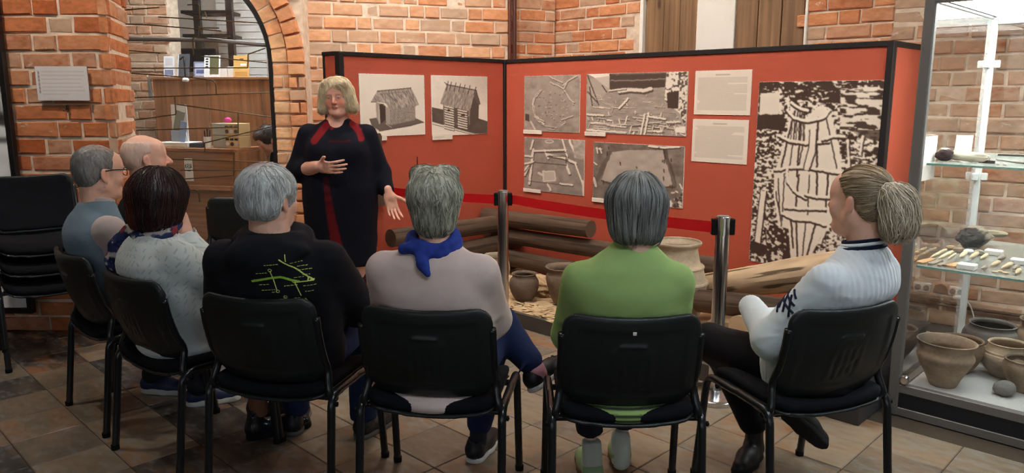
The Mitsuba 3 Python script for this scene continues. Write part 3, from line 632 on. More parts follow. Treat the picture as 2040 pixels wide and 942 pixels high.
CB = 3.515
k = thing('sand_bed', 'low plinth full of pale sand in front of the red boards', 'plinth')
part(k, 'curb', join(ebox(BA + 0.02, -1.62, CB, CB + 0.03, 0.0, 0.10, 0.003), ebox(BA + 0.02, BA + 0.05, CB, BB - 0.03, 0, 0.10)), 'm_plinth')
part(k, 'end_block', ebox(-1.62, -1.16, CB, BB - 0.03, 0.0, 0.29, 0.004), 'm_plinth_dark', label='taller dark end block of the plinth')
na, nb = 230, 84
ga, gb = np.meshgrid(np.linspace(BA + 0.05, -1.625, na), np.linspace(CB + 0.028, BB - 0.025, nb))
def sand_h(a, b):
    P = np.stack([a * 2.2, b * 2.2, a * 0], -1)
    h = 0.088 + 0.035 * (nfbm(P, 3, 2) - 0.5) + 0.012 * (nfbm(P * 9, 3, 5) - 0.5)
    h = h + 0.06 * np.exp(-(((a + 3.75) / 0.30) ** 2 + ((b - 4.2) / 0.12) ** 2)) + 0.10 * sstep(-2.7, -2.0, a) * sstep(3.6, 4.1, b)
    return np.minimum(h, 0.35)
P = ga[..., None] * UA + gb[..., None] * NB + sand_h(ga, gb)[..., None] * UP
v, f = grid_mesh(P); sand = part(k, 'sand', (v, f), 'm_sand', True, label='pale ochre sand')
r = np.random.default_rng(3); V, F, n0 = [], [], 0
for i in range(520):
    a, b = r.uniform(-4.4, -1.7), CB + 0.05 + abs(r.normal(0, 0.17))
    if b > 4.3: continue
    s = r.uniform(0.012, 0.042); q = trimesh.convex.convex_hull(np.stack([r.normal(0, s, 9), r.normal(0, s * .6, 9), r.uniform(0, 0.007, 9)], 1))
    M = trimesh.transformations.euler_matrix(r.normal(0, .15), r.normal(0, .15), r.uniform(0, 6)); M[:3, 3] = E(a, b, float(sand_h(np.array(a), np.array(b))) + 0.001)
    q.apply_transform(M); V.append(q.vertices); F.append(q.faces + n0); n0 += len(q.vertices)
part(k, 'clay_flakes', (np.vstack(V), np.vstack(F)), 'm_sand', False, label='dried flat clay flakes lying on the sand', kind='stuff')

def log_mesh(p, q, r0, r1, seed=0, bump=0.05, n=30, bend=0.0, ends=True):
    p, q = np.asarray(p, float), np.asarray(q, float); L = np.linalg.norm(q - p); m = max(8, int(L / 0.04)); d = (q - p) / L
    x = np.cross(d, UP); x /= np.linalg.norm(x); y = np.cross(x, d)
    s = np.linspace(0, 1, m); an = np.arange(n + 1) * 2 * PI / n
    S, A = np.meshgrid(s, an, indexing='ij')
    R = r0 + (r1 - r0) * S; R = R * (1 + bump * 2 * (nfbm(np.stack([S * L * 2.5, np.cos(A) * 1.2 + seed, np.sin(A) * 1.2], -1), 3, seed) - 0.5))
    c = p + S[..., None] * (q - p) + (np.sin(S * PI) * bend)[..., None] * y
    P = c + (R * np.cos(A))[..., None] * x + (R * np.sin(A))[..., None] * y
    v, f = grid_mesh(P); uv = np.stack([S.ravel() * L + seed, A.ravel() / 2 / PI + seed], 1)
    f = f[:, ::-1]
    V, F, U = [v], [f], [uv]; n0 = len(v)
    for ring, cen, flip in ((P[0], c[0, 0], True), (P[-1], c[-1, 0], False)):
        rr = np.linspace(0.0, 1, 5); G = cen + rr[:, None, None] * (ring - cen)[None]
        vv, ff = grid_mesh(G); V.append(vv); F.append((ff if flip else ff[:, ::-1]) + n0); n0 += len(vv)
        U.append(np.stack([np.repeat(rr, n + 1) * np.linalg.norm(ring[0] - cen), np.full(5 * (n + 1), 20.0)], 1))
    return (np.vstack(V), np.vstack(F)), np.vstack(U)
def log(label, p, q, r0, r1, seed, mat='m_log', group=None, **kw):
    m, uv = log_mesh(E(*p), E(*q), r0, r1, seed, **kw); return solo('log', m, mat, label, 'log', True, uv=uv)
log('topmost dark brown log of the crossed corner pile, its cut end pointing to the right', (-4.52, 4.30, 0.548), (-3.40, 4.30, 0.572), 0.068, 0.064, 1)
log('long dark middle log of the corner pile, running behind the woman in green', (-4.5, 4.335, 0.405), (-2.34, 4.335, 0.44), 0.066, 0.066, 2)
log('lowest dark brown log of the corner pile, behind the brown pots', (-4.5, 4.31, 0.225), (-3.55, 4.30, 0.238), 0.068, 0.066, 3)
log('dark log with a cut end at the left, behind the woman in the pink sweater', (-4.36, 3.20, 0.525), (-4.36, 4.50, 0.500), 0.066, 0.070, 4)
log('second dark log of the left stack, below the one with the cut end', (-4.345, 3.45, 0.350), (-4.345, 4.5, 0.335), 0.068, 0.07, 5)
log('bottom log of the left stack, next to the paler pot', (-4.36, 3.52, 0.175), (-4.36, 4.5, 0.165), 0.066, 0.07, 6)
log('large pale cracked driftwood log lying across the right end of the sand', (-2.56, 4.17, 0.285), (-1.36, 4.24, 0.640), 0.085, 0.105, 7, 'm_drift', bump=0.16)
log('short dark log with a blackened end in front of the pale driftwood log', (-2.27, 3.93, 0.318), (-1.30, 3.97, 0.40), 0.070, 0.066, 8)
log('pale cut log end lying lowest in the right pile, beside the right barrier post', (-1.97, 3.86, 0.215), (-1.75, 4.45, 0.22), 0.085, 0.08, 9, 'm_drift', bump=0.06)

def pot(label, a, b, z, prof, tone, soot, seed, wob=0.02, name='clay_pot', group=None, cat='pot', pos=None, rim_tilt=0.0, n=48):
    """a hand-built pot: outer profile (r, h) from base to rim; walls 7 mm thick"""
    pr = spline(np.array(prof, float), 6); t = 0.008
    inner = pr[::-1].copy(); inner[:, 0] = np.maximum(inner[:, 0] - t, 0.002); inner[:, 1] = np.maximum(inner[:, 1], t); inner = inner[inner[:, 1] <= pr[-1, 1]]
    full = np.vstack([[0.0, 0.0], pr, [pr[-1, 0] - t / 2, pr[-1, 1] + t * .4], inner, [0.0, t]])
    m = lathe(full, n); v = np.asarray(m.vertices).copy(); an = np.arctan2(v[:, 1], v[:, 0])
    s = 1 + wob * (nfbm(np.stack([np.cos(an) * 1.3 + seed, np.sin(an) * 1.3, v[:, 2] * 9], -1), 3, seed) - 0.5) * 2
    v[:, :2] *= s[:, None]; v[:, 2] += rim_tilt * v[:, 0] * sstep(0, pr[-1, 1], v[:, 2]); o = E(a, b, z) if pos is None else np.asarray(pos)
    f = np.asarray(m.faces)
    cen = np.array([0, 0, pr[-1, 1] / 2])
    return solo(name, (v + o, f), 'm_clay', label, cat, True, group=group, uv=np.tile([[tone, soot]], (len(v), 1)))
pot('small dark round pot standing on the sand beside the left barrier post', -3.60, 3.80, 0.085, [(0.052, 0), (0.085, 0.05), (0.105, 0.11), (0.102, 0.155), (0.084, 0.185), (0.082, 0.196), (0.09, 0.205)], 0.32, 0.3, 1)
pot('wide-mouthed brown pot on the sand, left of the woman in green', -3.33, 3.93, 0.085, [(0.07, 0), (0.10, 0.07), (0.128, 0.16), (0.132, 0.21), (0.122, 0.24), (0.126, 0.262), (0.140, 0.275)], 0.55, 0.5, 2, wob=0.03)
pot('pale pot with a raised rim, half behind the left barrier post', -4.02, 3.93, 0.10, [(0.06, 0), (0.09, 0.06), (0.108, 0.13), (0.10, 0.19), (0.082, 0.215), (0.085, 0.235), (0.094, 0.245)], 0.88, 0.2, 3)
pot('big pale ochre pot with stepped shoulders, right of the woman in green', -2.47, 3.98, 0.115, [(0.12, 0), (0.165, 0.10), (0.192, 0.265), (0.200, 0.280), (0.197, 0.293), (0.188, 0.300), (0.168, 0.365), (0.173, 0.377), (0.170, 0.387), (0.150, 0.400), (0.133, 0.465), (0.130, 0.495), (0.150, 0.520), (0.152, 0.533)], 0.97, 0.25, 4, wob=0.02)
# crumpled heap of pale clay between the two dark pots
m = trimesh.creation.icosphere(4, 1.0); v = np.asarray(m.vertices)
d = 1 + 0.75 * (nfbm(v * 2.6 + 4, 4, 3) - 0.5) + 0.5 * np.abs(nfbm(v * 7, 3, 6) - 0.5)
v = v * d[:, None] * [0.20, 0.115, 0.085]
solo('clay_heap', (v @ np.array([UA, NB, UP]) + E(-3.68, 4.06, 0.125), m.faces), 'm_sand', 'crumpled heap of dried pale clay between the dark pots and the logs', 'clay', True)

# wooden paddle and iron stake hanging on the left board
o = [(-0.024, 0.0), (-0.026, 0.10), (-0.044, 0.125), (-0.046, 0.30), (-0.03, 0.34), (0.03, 0.34), (0.046, 0.30), (0.044, 0.125), (0.026, 0.10), (0.024, 0.0), (0.020, -0.10), (0.024, -0.16), (0.012, -0.185), (-0.012, -0.185), (-0.024, -0.16), (-0.020, -0.10)]
m = slab(1, 1, 0.02); m = extrude(sg.Polygon([(x, -y) for x, y in o]), 0.022); v = np.asarray(m.vertices)
M = frame_mat(E(-4.515, 3.225, 1.085), NB, UP, UA)
solo('wooden_paddle', xf(m, M), 'm_log', 'dark wooden paddle hanging on the left red board just right of the standing woman', 'paddle', False, uv=np.stack([v[:, 1], v[:, 0] * 4], 1))
solo('iron_stake', tube([E(-4.535, 3.60, 1.08), E(-4.53, 3.60, 0.70)], [0.003, 0.006], 8), 'm_steel_black', 'thin dark iron stake hanging on the left red board above the pink woman', 'stake', True)

# barrier posts and belts
def stanchion(a, b, label, hz=0.945):
    k = thing('barrier_post', label, 'barrier post'); o = E(a, b)
    pl = np.eye(4); pl[:3, 3] = o
    part(k, 'base', xf(lathe([(0, 0.0), (0.142, 0.0), (0.145, 0.006), (0.145, 0.022), (0.135, 0.032), (0.05, 0.042), (0.03, 0.05), (0, 0.05)], 48), pl), 'm_chrome', 40)
    part(k, 'pole', xf(lathe([(0.0, 0.04), (0.0345, 0.04), (0.0345, hz - 0.09), (0.0, hz - 0.09)], 32), pl), 'm_chrome', 40)
    part(k, 'head', xf(lathe([(0, hz - 0.09), (0.036, hz - 0.09), (0.0365, hz - 0.006), (0.032, hz), (0, hz)], 32), pl), 'm_chrome', 40)
    part(k, 'cap', xf(lathe([(0, hz), (0.030, hz), (0.030, hz + 0.003), (0, hz + 0.003)], 24), pl), 'm_alu')
    for dx in (-1, 1):
        c = trimesh.util.concatenate([rbox(-0.014, 0.014, -0.017, 0.017, -0.040, 0.040, 0.004)]); M = place(o[0] + dx * 0.043, o[1], hz - 0.052)
        part(k, 'belt_socket', xf(c, M), 'm_rubber')
    return o
S1 = stanchion(-3.335, 3.325, 'chrome barrier post farther away, in front of the crossed logs')
S2 = stanchion(-1.825, 3.355, 'nearer chrome barrier post, between the women in green and white')
def belt(p, q, label, sag, w=0.056):
    s = np.linspace(0, 1, 40); P = p + s[:, None] * (q - p); P[:, 2] -= sag * 4 * s * (1 - s)
    v, f = grid_mesh(np.stack([P - [0, 0, w / 2], P + [0, 0, w / 2]], 1)); d = np.array(q - p); nrm = np.cross(d, UP); nrm /= np.linalg.norm(nrm)
    v2 = np.vstack([v, v + nrm * 0.0015]); f2 = np.vstack([f, f[:, ::-1] + len(v)])
    solo('barrier_belt', (v2, f2), 'm_belt', label, 'barrier belt')
belt(E(-4.535, 3.09, 0.885), S1 + [-0.055, 0, 0.892], 'red barrier belt from the board past the standing woman to the far post', 0.01)
belt(S1 + [0.055, 0, 0.892], S2 + [-0.055, 0, 0.892], 'red barrier belt stretched between the two chrome posts', 0.012)
solo('belt_clip', ebox(-4.548, -4.52, 3.06, 3.10, 0.85, 0.92, 0.004), 'm_rubber', 'black belt clip on the left red board behind the standing woman', 'clip')
# ================================================================ glass showcase
CA0, CA1, CB0, CB1, CZ0, CZ1 = -1.09, 0.05, 3.776, 4.83, 0.155, 1.945
scene['m_case_floor'] = principled(srgb(172, 172, 170), 0.7, 0.25)
scene['m_case_dark'] = principled(srgb(30, 31, 34), 0.5, 0.3)
scene['m_case_white'] = principled(srgb(205, 208, 205), 0.4, 0.4)
scene['m_frost'] = {'type': 'blendbsdf', 'weight': 0.22, 'a': {'type': 'thindielectric', 'int_ior': 1.5}, 'b': principled(srgb(190, 205, 198), 0.6, 0.3)}
scene['m_lamp_face'] = principled((0.8, 0.8, 0.8), 0.5)
k = thing('showcase', 'tall glass showcase with aluminium frame, lit from its top, at the right edge', 'display case')
part(k, 'foot_rail', ebox(CA0, CA1, CB0, CB1, 0.0, 0.042, 0.003), 'm_alu_dark')
part(k, 'base_panel', ebox(CA0 + 0.012, CA1, CB0 + 0.006, CB1 - 0.01, 0.04, 0.118), 'm_case_dark', label='dark base panel')
part(k, 'floor_rail', join(ebox(CA0, CA1, CB0, CB0 + 0.04, 0.115, CZ0 + 0.004, 0.004), ebox(CA0, CA0 + 0.04, CB0, CB1, 0.115, CZ0 + 0.004, 0.004)), 'm_alu_dark')
part(k, 'floor', ebox(CA0 + 0.03, CA1, CB0 + 0.03, CB1 - 0.02, 0.118, CZ0), 'm_case_floor', label='pale grey floor of the case')
part(k, 'corner_post', ebox(CA0 - 0.034, CA0 + 0.014, CB0 - 0.006, CB0 + 0.034, 0.0, CZ1 + 0.045, 0.005), 'm_alu_dark')
part(k, 'rear_post', ebox(CA0 - 0.002, CA0 + 0.030, CB1 - 0.032, CB1, 0.0, CZ1, 0.004), 'm_case_white')
part(k, 'top_frame', join(ebox(CA0 - 0.03, CA1, CB0 - 0.004, CB0 + 0.032, CZ1 - 0.012, CZ1 + 0.045, 0.004), ebox(CA0 - 0.03, CA0 + 0.012, CB0, CB1, CZ1 - 0.012, CZ1 + 0.045, 0.004), ebox(CA0 - 0.03, CA1, CB1 - 0.03, CB1, CZ1 - 0.04, CZ1 + 0.045, 0.004)), 'm_alu')
part(k, 'top_cover', ebox(CA0, CA1, CB0 + 0.03, CB1 - 0.03, CZ1 + 0.01, CZ1 + 0.04), 'm_case_white')
v = np.array([E(CA0 + 0.02, CB0 + 0.035, CZ1 + 0.004), E(CA1, CB0 + 0.035, CZ1 + 0.004), E(CA1, CB1 - 0.035, CZ1 + 0.004), E(CA0 + 0.02, CB1 - 0.035, CZ1 + 0.004)])
q = part(k, 'light_panel', (v, np.array([[0, 2, 1], [0, 3, 2]])), 'm_lamp_face', label='glowing light panel under the top')
scene[q]['emitter'] = {'type': 'area', 'radiance': {'type': 'rgb', 'value': [0.93 * CASE_POWER, 1.0 * CASE_POWER, 0.95 * CASE_POWER]}}
def sheet(a0, b0, a1, b1, z0, z1):
    return np.array([E(a0, b0, z0), E(a1, b1, z0), E(a1, b1, z1), E(a0, b0, z1)]), np.array([[0, 1, 2], [0, 2, 3]])
part(k, 'front_pane', sheet(CA0 + 0.012, CB0 + 0.016, CA1, CB0 + 0.016, CZ0, CZ1), 'm_pane', label='clear front pane')
part(k, 'side_pane', sheet(CA0 + 0.006, CB0 + 0.03, CA0 + 0.006, CB1 - 0.03, CZ0, CZ1), 'm_pane', label='clear side pane')
part(k, 'rear_pane', sheet(CA0 + 0.03, CB1 - 0.014, CA1, CB1 - 0.014, CZ0, CZ1), 'm_pane', label='clear rear pane')
for z in (1.225, 0.744):
    a0, a1, b0, b1 = CA0 + 0.028, CA1 - 0.01, CB0 + 0.035, CB1 - 0.045
    v = np.array([E(a0, b0, z), E(a1, b0, z), E(a1, b1, z), E(a0, b1, z)])
    s = part(k, 'shelf', (v, np.array([[0, 1, 2], [0, 2, 3]])), 'm_frost', label='glass shelf with a greenish edge')
    part(s, 'edge', join(ebox(a0, a1, b0 - .001, b0 + .001, z - 0.009, z + 0.0005), ebox(a0 - .001, a0 + .001, b0, b1, z - 0.009, z + 0.0005)), 'm_shelf_edge')
for z in (1.70, 1.09, 0.62):
    part(k, 'glass_clip', join(ebox(CA0 - 0.004, CA0 + 0.02, CB1 - 0.075, CB1 - 0.03, z - 0.02, z + 0.02, 0.003), ebox(CA0 + 0.028, CA0 + 0.06, CB1 - 0.024, CB1 - 0.004, z - 0.02, z + 0.02, 0.003)), 'm_case_white')
lk = lathe([(0, -0.012), (0.022, -0.012), (0.024, 0.004), (0.018, 0.012), (0, 0.013)], 20)
part(k, 'lock', xf(lk, frame_mat(E(CA0 + 0.032, CB0 + 0.004, 0.185), UA, UP, -NB)), 'm_chrome', 40, label='round chrome lock')
part(k, 'side_notice', sheet(CA0 + 0.012, 3.80, CA0 + 0.012, 4.00, 1.140, 1.345), 'm_paper', label='pale sheet fixed inside the side pane')

# pots on the case floor
g = 'pots on the showcase floor'
CL = CZ0
pot('large wide bowl with a collar, front left on the showcase floor', -0.93, 3.93, CL, [(0.058, 0), (0.085, 0.06), (0.118, 0.125), (0.124, 0.150), (0.115, 0.175), (0.122, 0.205), (0.130, 0.220)], 0.74, 1.0, 11, group=g, rim_tilt=-0.02)
pot('reddish brown bowl behind the large collared bowl in the showcase', -0.93, 4.19, CL, [(0.05, 0), (0.085, 0.05), (0.108, 0.10), (0.108, 0.135), (0.100, 0.158), (0.104, 0.168)], 0.56, 0.1, 12, group=g)
pot('tall grey pot at the rear post of the showcase', -0.86, 4.50, CL, [(0.08, 0), (0.125, 0.06), (0.140, 0.115), (0.128, 0.160), (0.108, 0.175), (0.106, 0.190), (0.112, 0.196)], 0.40, 1.2, 13, group=g)
pot('pale round pot with grooved bands in the showcase', -0.74, 4.27, CL, [(0.055, 0), (0.098, 0.045), (0.116, 0.092), (0.112, 0.118), (0.106, 0.122), (0.104, 0.132), (0.098, 0.136), (0.090, 0.150), (0.086, 0.165), (0.090, 0.172)], 0.93, 0.6, 14, group=g)
pot('small brown bowl with a rounded belly behind the stone in the showcase', -0.63, 4.11, CL, [(0.045, 0), (0.075, 0.05), (0.096, 0.10), (0.098, 0.128), (0.090, 0.146), (0.094, 0.155)], 0.66, 0.9, 15, group=g)
pot('reddish pot with a narrow neck at the right edge of the showcase', -0.66, 4.56, CL, [(0.07, 0), (0.115, 0.07), (0.13, 0.13), (0.115, 0.18), (0.085, 0.205), (0.088, 0.23), (0.098, 0.245)], 0.62, 0.1, 16, group=g)
def stone(label, o, sx, sy, sz, seed, col, name='stone', cat='stone', rough=0.35, n=3, yaw=0.3, tex=None, group=None):
    m = trimesh.creation.icosphere(n, 1.0); v = np.asarray(m.vertices)
    v = v * (1 + rough * (nfbm(v * 1.3 + seed, 4, seed) - 0.5) * 2)[:, None] * [sx, sy, sz]
    c = np.asarray(col) * (0.7 + 0.6 * nfbm(np.asarray(m.vertices) * 4 + seed, 3, seed + 1))[:, None]
    v[:, 2] -= v[:, 2].min(); c_, s_ = math.cos(yaw), math.sin(yaw)
    v = v[:, :1] * (c_ * UA + s_ * NB) + v[:, 1:2] * (-s_ * UA + c_ * NB) + v[:, 2:] * UP
    return solo(name, (v + np.asarray(o), m.faces), 'm_matte', label, cat, True, color=c, group=group)
stone('rounded grey stone on the showcase floor in front of the small bowl', E(-0.685, 3.98, CL), 0.047, 0.045, 0.034, 3, srgb(112, 112, 108), rough=0.18)
card = lambda o, w, h, yaw, lean: xf(rbox(-w / 2, w / 2, -0.001, 0.001, 0, h, 0.0006), frame_mat(o, UA * math.cos(yaw) + NB * math.sin(yaw), (-UA * math.sin(yaw) + NB * math.cos(yaw)) * math.cos(lean) - UP * math.sin(lean), UP * math.cos(lean) + (-UA * math.sin(yaw) + NB * math.cos(yaw)) * math.sin(lean)))
solo('label_card', card(E(-0.80, 4.72, CL), 0.11, 0.085, 0.3, 0.4), 'm_white', 'small white card leaning at the back of the showcase floor', 'card')
solo('label_card', card(E(-1.00, 4.13, 1.2265), 0.072, 0.120, 0.1, 0.25), 'm_white', 'white card leaning upright on the upper glass shelf', 'card')
# upper shelf
z1 = 1.2265
stone('dark cracked nut-like lump on the upper glass shelf', E(-1.035, 3.97, z1), 0.038, 0.032, 0.028, 5, srgb(62, 48, 48), 'find', 'find', 0.4)
stone('pale inner piece lying on the dark lump, upper glass shelf', E(-1.035, 3.975, z1 + 0.042), 0.022, 0.02, 0.010, 6, srgb(172, 160, 145), 'find', 'find', 0.5)
stone('long pale rock on the upper glass shelf in front of the white card', E(-0.935, 4.0, z1), 0.088, 0.026, 0.024, 8, srgb(196, 186, 166), 'find', 'find', 0.3, yaw=-0.1)
stone('round buff lump at the left end of the long pale rock', E(-1.0, 4.05, z1), 0.036, 0.032, 0.026, 9, srgb(178, 160, 130), 'find', 'find', 0.35)
def blade(label, p, q, z, w, t, col, name='blade', cat='tool', tip=0.25, group=None):
    p, q = E(*p, z), E(*q, z); d = q - p; L = np.linalg.norm(d); d /= L; n = np.cross(UP, d)
    s = np.array([0, 0.12, 0.5, 0.85, 1.0]); ww = np.array([0.6, 1, 1, 0.7, tip]) * w
    o = [(x * L, y) for x, y in zip(s, ww)] + [(x * L, -y) for x, y in zip(s[::-1], ww[::-1])]
    m = extrude(sg.Polygon(o), t); v = np.asarray(m.vertices)
    c = np.asarray(col) * (0.8 + 0.4 * nnoise(np.stack([v[:, 0] * 90, v[:, 1] * 200, v[:, 2] * 0 + len(label)], -1), 1))[:, None]
    return solo(name, xf(m, frame_mat(p, d, n, UP)), 'm_satin', label, cat, False, color=c, group=group)
def awl(label, p, q, z, r0, r1, col, group=None, name='bone_tool'):
    P = np.linspace(E(*p, z + max(r0, r1)), E(*q, z + max(r0, r1)), 9); s = np.linspace(0, 1, 9)
    rr = np.interp(s, [0, 0.3, 0.8, 1], [0.0015, r0, r1, r1 * 0.7])
    m = tube(P, rr, 10); v = np.asarray(m.vertices); c = np.asarray(col) * (0.8 + 0.4 * nnoise(v * 60, len(label)))[:, None]
    return solo(name, m, 'm_satin', label, 'tool', True, color=c, group=group)
blade('dark blunt blade at the right end of the long pale rock', (-0.90, 4.03), (-0.83, 3.98), z1, 0.014, 0.012, srgb(38, 40, 52))
blade('flat dark blade at the rear of the upper glass shelf', (-0.94, 4.56), (-0.80, 4.58), z1, 0.012, 0.008, srgb(58, 56, 52))
blade('pale flat tool behind the thin grey one, upper glass shelf', (-0.87, 4.22), (-0.70, 4.05), z1, 0.012, 0.006, srgb(150, 150, 140))
awl('thin grey tool lying in front on the upper glass shelf', (-0.80, 4.05), (-0.62, 3.96), z1, 0.006, 0.008, srgb(128, 126, 118))
awl('slim pinkish stick leaning beside the white card', (-0.93, 4.10), (-0.955, 4.24), z1, 0.007, 0.008, srgb(196, 168, 156))
for i, (a, b, s, lab) in enumerate(((-0.93, 4.16, 0.013, 'small dark bead just behind the long pale rock'), (-0.895, 4.14, 0.015, 'grey bead next to the dark blunt blade'), (-0.80, 3.90, 0.008, 'tiny white chip at the front edge of the upper shelf'), (-0.77, 3.885, 0.008, 'second tiny white chip at the front edge of the upper shelf'))):
    stone(lab, E(a, b, z1), s, s * .8, s * .8, 20 + i, srgb(70, 66, 62) if i == 0 else srgb(150, 148, 140) if i == 1 else srgb(215, 212, 204), 'bead', 'find', 0.2, 2)
# lower shelf: bone tools in a row, wooden blades, white blocks, a blackened jaw
z2 = 0.7455
bone, wood_, grey_ = srgb(212, 192, 156), srgb(176, 140, 100), srgb(146, 136, 122)
m = trimesh.creation.icosphere(4, 1.0); v = np.asarray(m.vertices); v0 = v.copy()
v = v * (1 + 0.45 * (nfbm(v * 1.8 + 3, 4, 4) - 0.5) * 2)[:, None] * [0.062, 0.115, 0.056]; v[:, 2] -= v[:, 2].min()
c = lerp(srgb(126, 116, 100), srgb(42, 36, 32), sstep(0.2, -0.3, v0[:, 1] + 0.5 * (nfbm(v0 * 3, 3, 2) - .5)))
R = rotz(-0.2)[:3, :3]; v = v @ R.T
solo('fossil_jaw', (v[:, :1] * UA + v[:, 1:2] * NB + v[:, 2:] * UP + E(-0.985, 4.45, z2), m.faces), 'm_matte', 'large blackened bone lump lying behind the row of bone tools', 'find', True, color=c)
stone('pale horn lying across the blackened bone lump', E(-0.93, 4.56, z2 + 0.05), 0.085, 0.022, 0.020, 12, srgb(150, 138, 118), 'find', 'find', 0.3, yaw=0.5)
ord_ = ('first', 'second', 'third', 'fourth', 'fifth', 'sixth')
for i, (p, q, w) in enumerate((((-1.058, 3.99), (-1.060, 4.27), 0.0085), ((-1.022, 4.0), (-1.023, 4.236), 0.009), ((-0.99, 4.036), (-0.999, 4.205), 0.006), ((-0.953, 4.09), (-0.962, 4.24), 0.012), ((-0.913, 4.095), (-0.917, 4.267), 0.012), ((-0.874, 4.133), (-0.876, 4.271), 0.010))):
    awl(f'{ord_[i]} bone awl from the left in the row on the lower glass shelf', p, q, z2, w * .8, w, bone * (1.0 if i % 2 else 0.85), 'bone awls on the lower glass shelf')
for i, (a, b, c) in enumerate(((-1.05, 4.31, srgb(150, 126, 100)), (-1.005, 4.27, srgb(140, 118, 96)), (-0.955, 4.26, srgb(205, 205, 205)), (-0.915, 4.285, srgb(150, 150, 132)))):
    stone(f'{ord_[i]} small holder from the left at the blunt ends of the bone awls', E(a, b, z2), 0.024, 0.017, 0.014, 30 + i, c, 'holder', 'holder', 0.25, 3)
for i, (p, q, w, c) in enumerate((((-1.062, 3.85), (-1.044, 4.0), 0.020, wood_), ((-1.02, 3.858), (-1.005, 3.988), 0.014, grey_), ((-0.979, 3.85), (-0.976, 3.949), 0.010, grey_), ((-0.961, 3.867), (-0.954, 3.987), 0.012, srgb(120, 104, 88)), ((-0.938, 3.867), (-0.922, 3.976), 0.022, srgb(190, 150, 104)))):
    blade(f'{ord_[i]} flat wooden slip from the left along the front of the lower shelf', p, q, z2, w, 0.008, c, 'wooden_slip', 'tool', 0.6, 'wooden slips on the lower glass shelf')
for a, b, lab in ((-0.862, 4.335, 'white block behind the bone awls'), (-0.87, 3.88, 'white block at the front edge of the lower shelf'), (-0.72, 4.17, 'white block farthest right on the lower shelf')):
    solo('white_block', ebox(a - 0.038, a + 0.038, b - 0.028, b + 0.028, z2, z2 + 0.026, 0.004), 'm_white', lab, 'block')
for i, (p, q, w) in enumerate((((-0.815, 3.887), (-0.806, 3.941), 0.010), ((-0.798, 3.98), (-0.789, 4.10), 0.012), ((-0.809, 4.163), (-0.799, 4.241), 0.014), ((-0.75, 3.952), (-0.738, 4.102), 0.012), ((-0.706, 3.964), (-0.703, 4.043), 0.013), ((-0.679, 3.875), (-0.682, 3.973), 0.012))):
    awl(f'{ord_[i]} short bone piece from the left among the white blocks', p, q, z2, w * .7, w, bone * 0.8 if i % 2 else grey_, 'short bone pieces on the lower glass shelf', 'bone_piece')
for i, (a, b) in enumerate(((-0.76, 3.882), (-0.743, 3.905), (-0.72, 3.891))):
    stone(f'{ord_[i]} tiny bone splinter from the left at the front edge of the lower shelf', E(a, b, z2), 0.014, 0.006, 0.005, 40 + i, bone * .8, 'bone_splinter', 'find', 0.3, 2)
stone('grey lump at the left end of the lower glass shelf', E(-1.03, 4.62, z2), 0.04, 0.05, 0.035, 50, srgb(120, 122, 116), 'find', 'find', 0.3)

# sockets, plug, cable and pipe on the wall behind the case
P0 = np.array([2.541, 5.206, 0]); WX = np.array([4.40 - 2.541, 3.85 - 5.206, 0]); WX /= np.linalg.norm(WX); WN = np.array([-WX[1], WX[0], 0])
MW = frame_mat(P0, WX, WN, UP)
for i, (s0, s1, lab) in enumerate(((0.282, 0.392, 'white double wall socket, the left one'), (0.492, 0.590, 'white double wall socket with a plug in it'))):
    k = thing('wall_socket', lab, 'socket')
    part(k, 'plate', xf(rbox(s0, s1, -0.045, -0.004, 0.222, 0.285, 0.006), MW), 'm_white')
    for j in (0.27, 0.73):
        c = trimesh.creation.cylinder(radius=0.019, height=0.004, sections=20); c.apply_transform(trimesh.transformations.rotation_matrix(PI / 2, [1, 0, 0])); c.apply_translation([s0 + (s1 - s0) * j, -0.0455, 0.254])
        part(k, 'outlet', xf(c, MW), 'm_alu_dark')
c = trimesh.creation.cylinder(radius=0.040, height=0.05, sections=24); c.apply_transform(trimesh.transformations.rotation_matrix(PI / 2, [1, 0, 0])); c.apply_translation([0.442, -0.028, 0.245])
solo('junction_box', xf(c, MW), 'm_case_dark', 'round dark grey junction box between the two wall sockets', 'junction box', 30)
k = thing('plug', 'white plug with its cable hanging down, in the right wall socket', 'plug')
part(k, 'body', xf(rbox(0.525, 0.582, -0.085, -0.047, 0.205, 0.240, 0.012), MW), 'm_white', 30)
part(k, 'cable', xf(tube(spline([[0.575, -0.07, 0.222], [0.605, -0.06, 0.205], [0.632, -0.05, 0.165], [0.655, -0.05, 0.10], [0.672, -0.05, 0.0]]), 0.0045, 8), MW), 'm_white', True)
solo('wall_pipe', xf(tube([[0.05, -0.03, 0.150], [1.9, -0.03, 0.150]], 0.011, 10), MW), 'm_log', 'dark brown pipe running level along the brick wall behind the showcase', 'pipe', True)
# ================================================================ ticket office behind the arch, sign and poster on the pillar
def veneer(key, name, x0, x1, y0, y1, z0, z1, vertical=True, **kw):
    b = rbox(x0, x1, y0, y1, z0, z1, 0.003)
    v = np.asarray(b.vertices); uv = np.stack([v[:, 2], v[:, 0] + v[:, 1]], 1) if vertical else np.stack([v[:, 0], v[:, 2] + v[:, 1]], 1)
    return part(key, name, b, 'm_veneer', False, uv=uv, **kw)
k = thing('ticket_counter', 'brown wood-veneer ticket counter behind the glazed arch', 'counter')
veneer(k, 'front_panel', -3.62, -2.50, 7.00, 7.03, 0.02, 1.03, False)
veneer(k, 'worktop', -3.66, -2.47, 6.98, 7.40, 1.03, 1.06, False)
veneer(k, 'ledge', -3.3, -2.50, 6.93, 7.0, 0.68, 0.72, False)
for x in (-3.66, -2.50): veneer(k, 'side_panel', x, x + 0.03, 7.0, 7.38, 0.02, 1.03)
k = thing('back_cabinet', 'tall brown wood-veneer cabinet behind the ticket counter', 'cabinet')
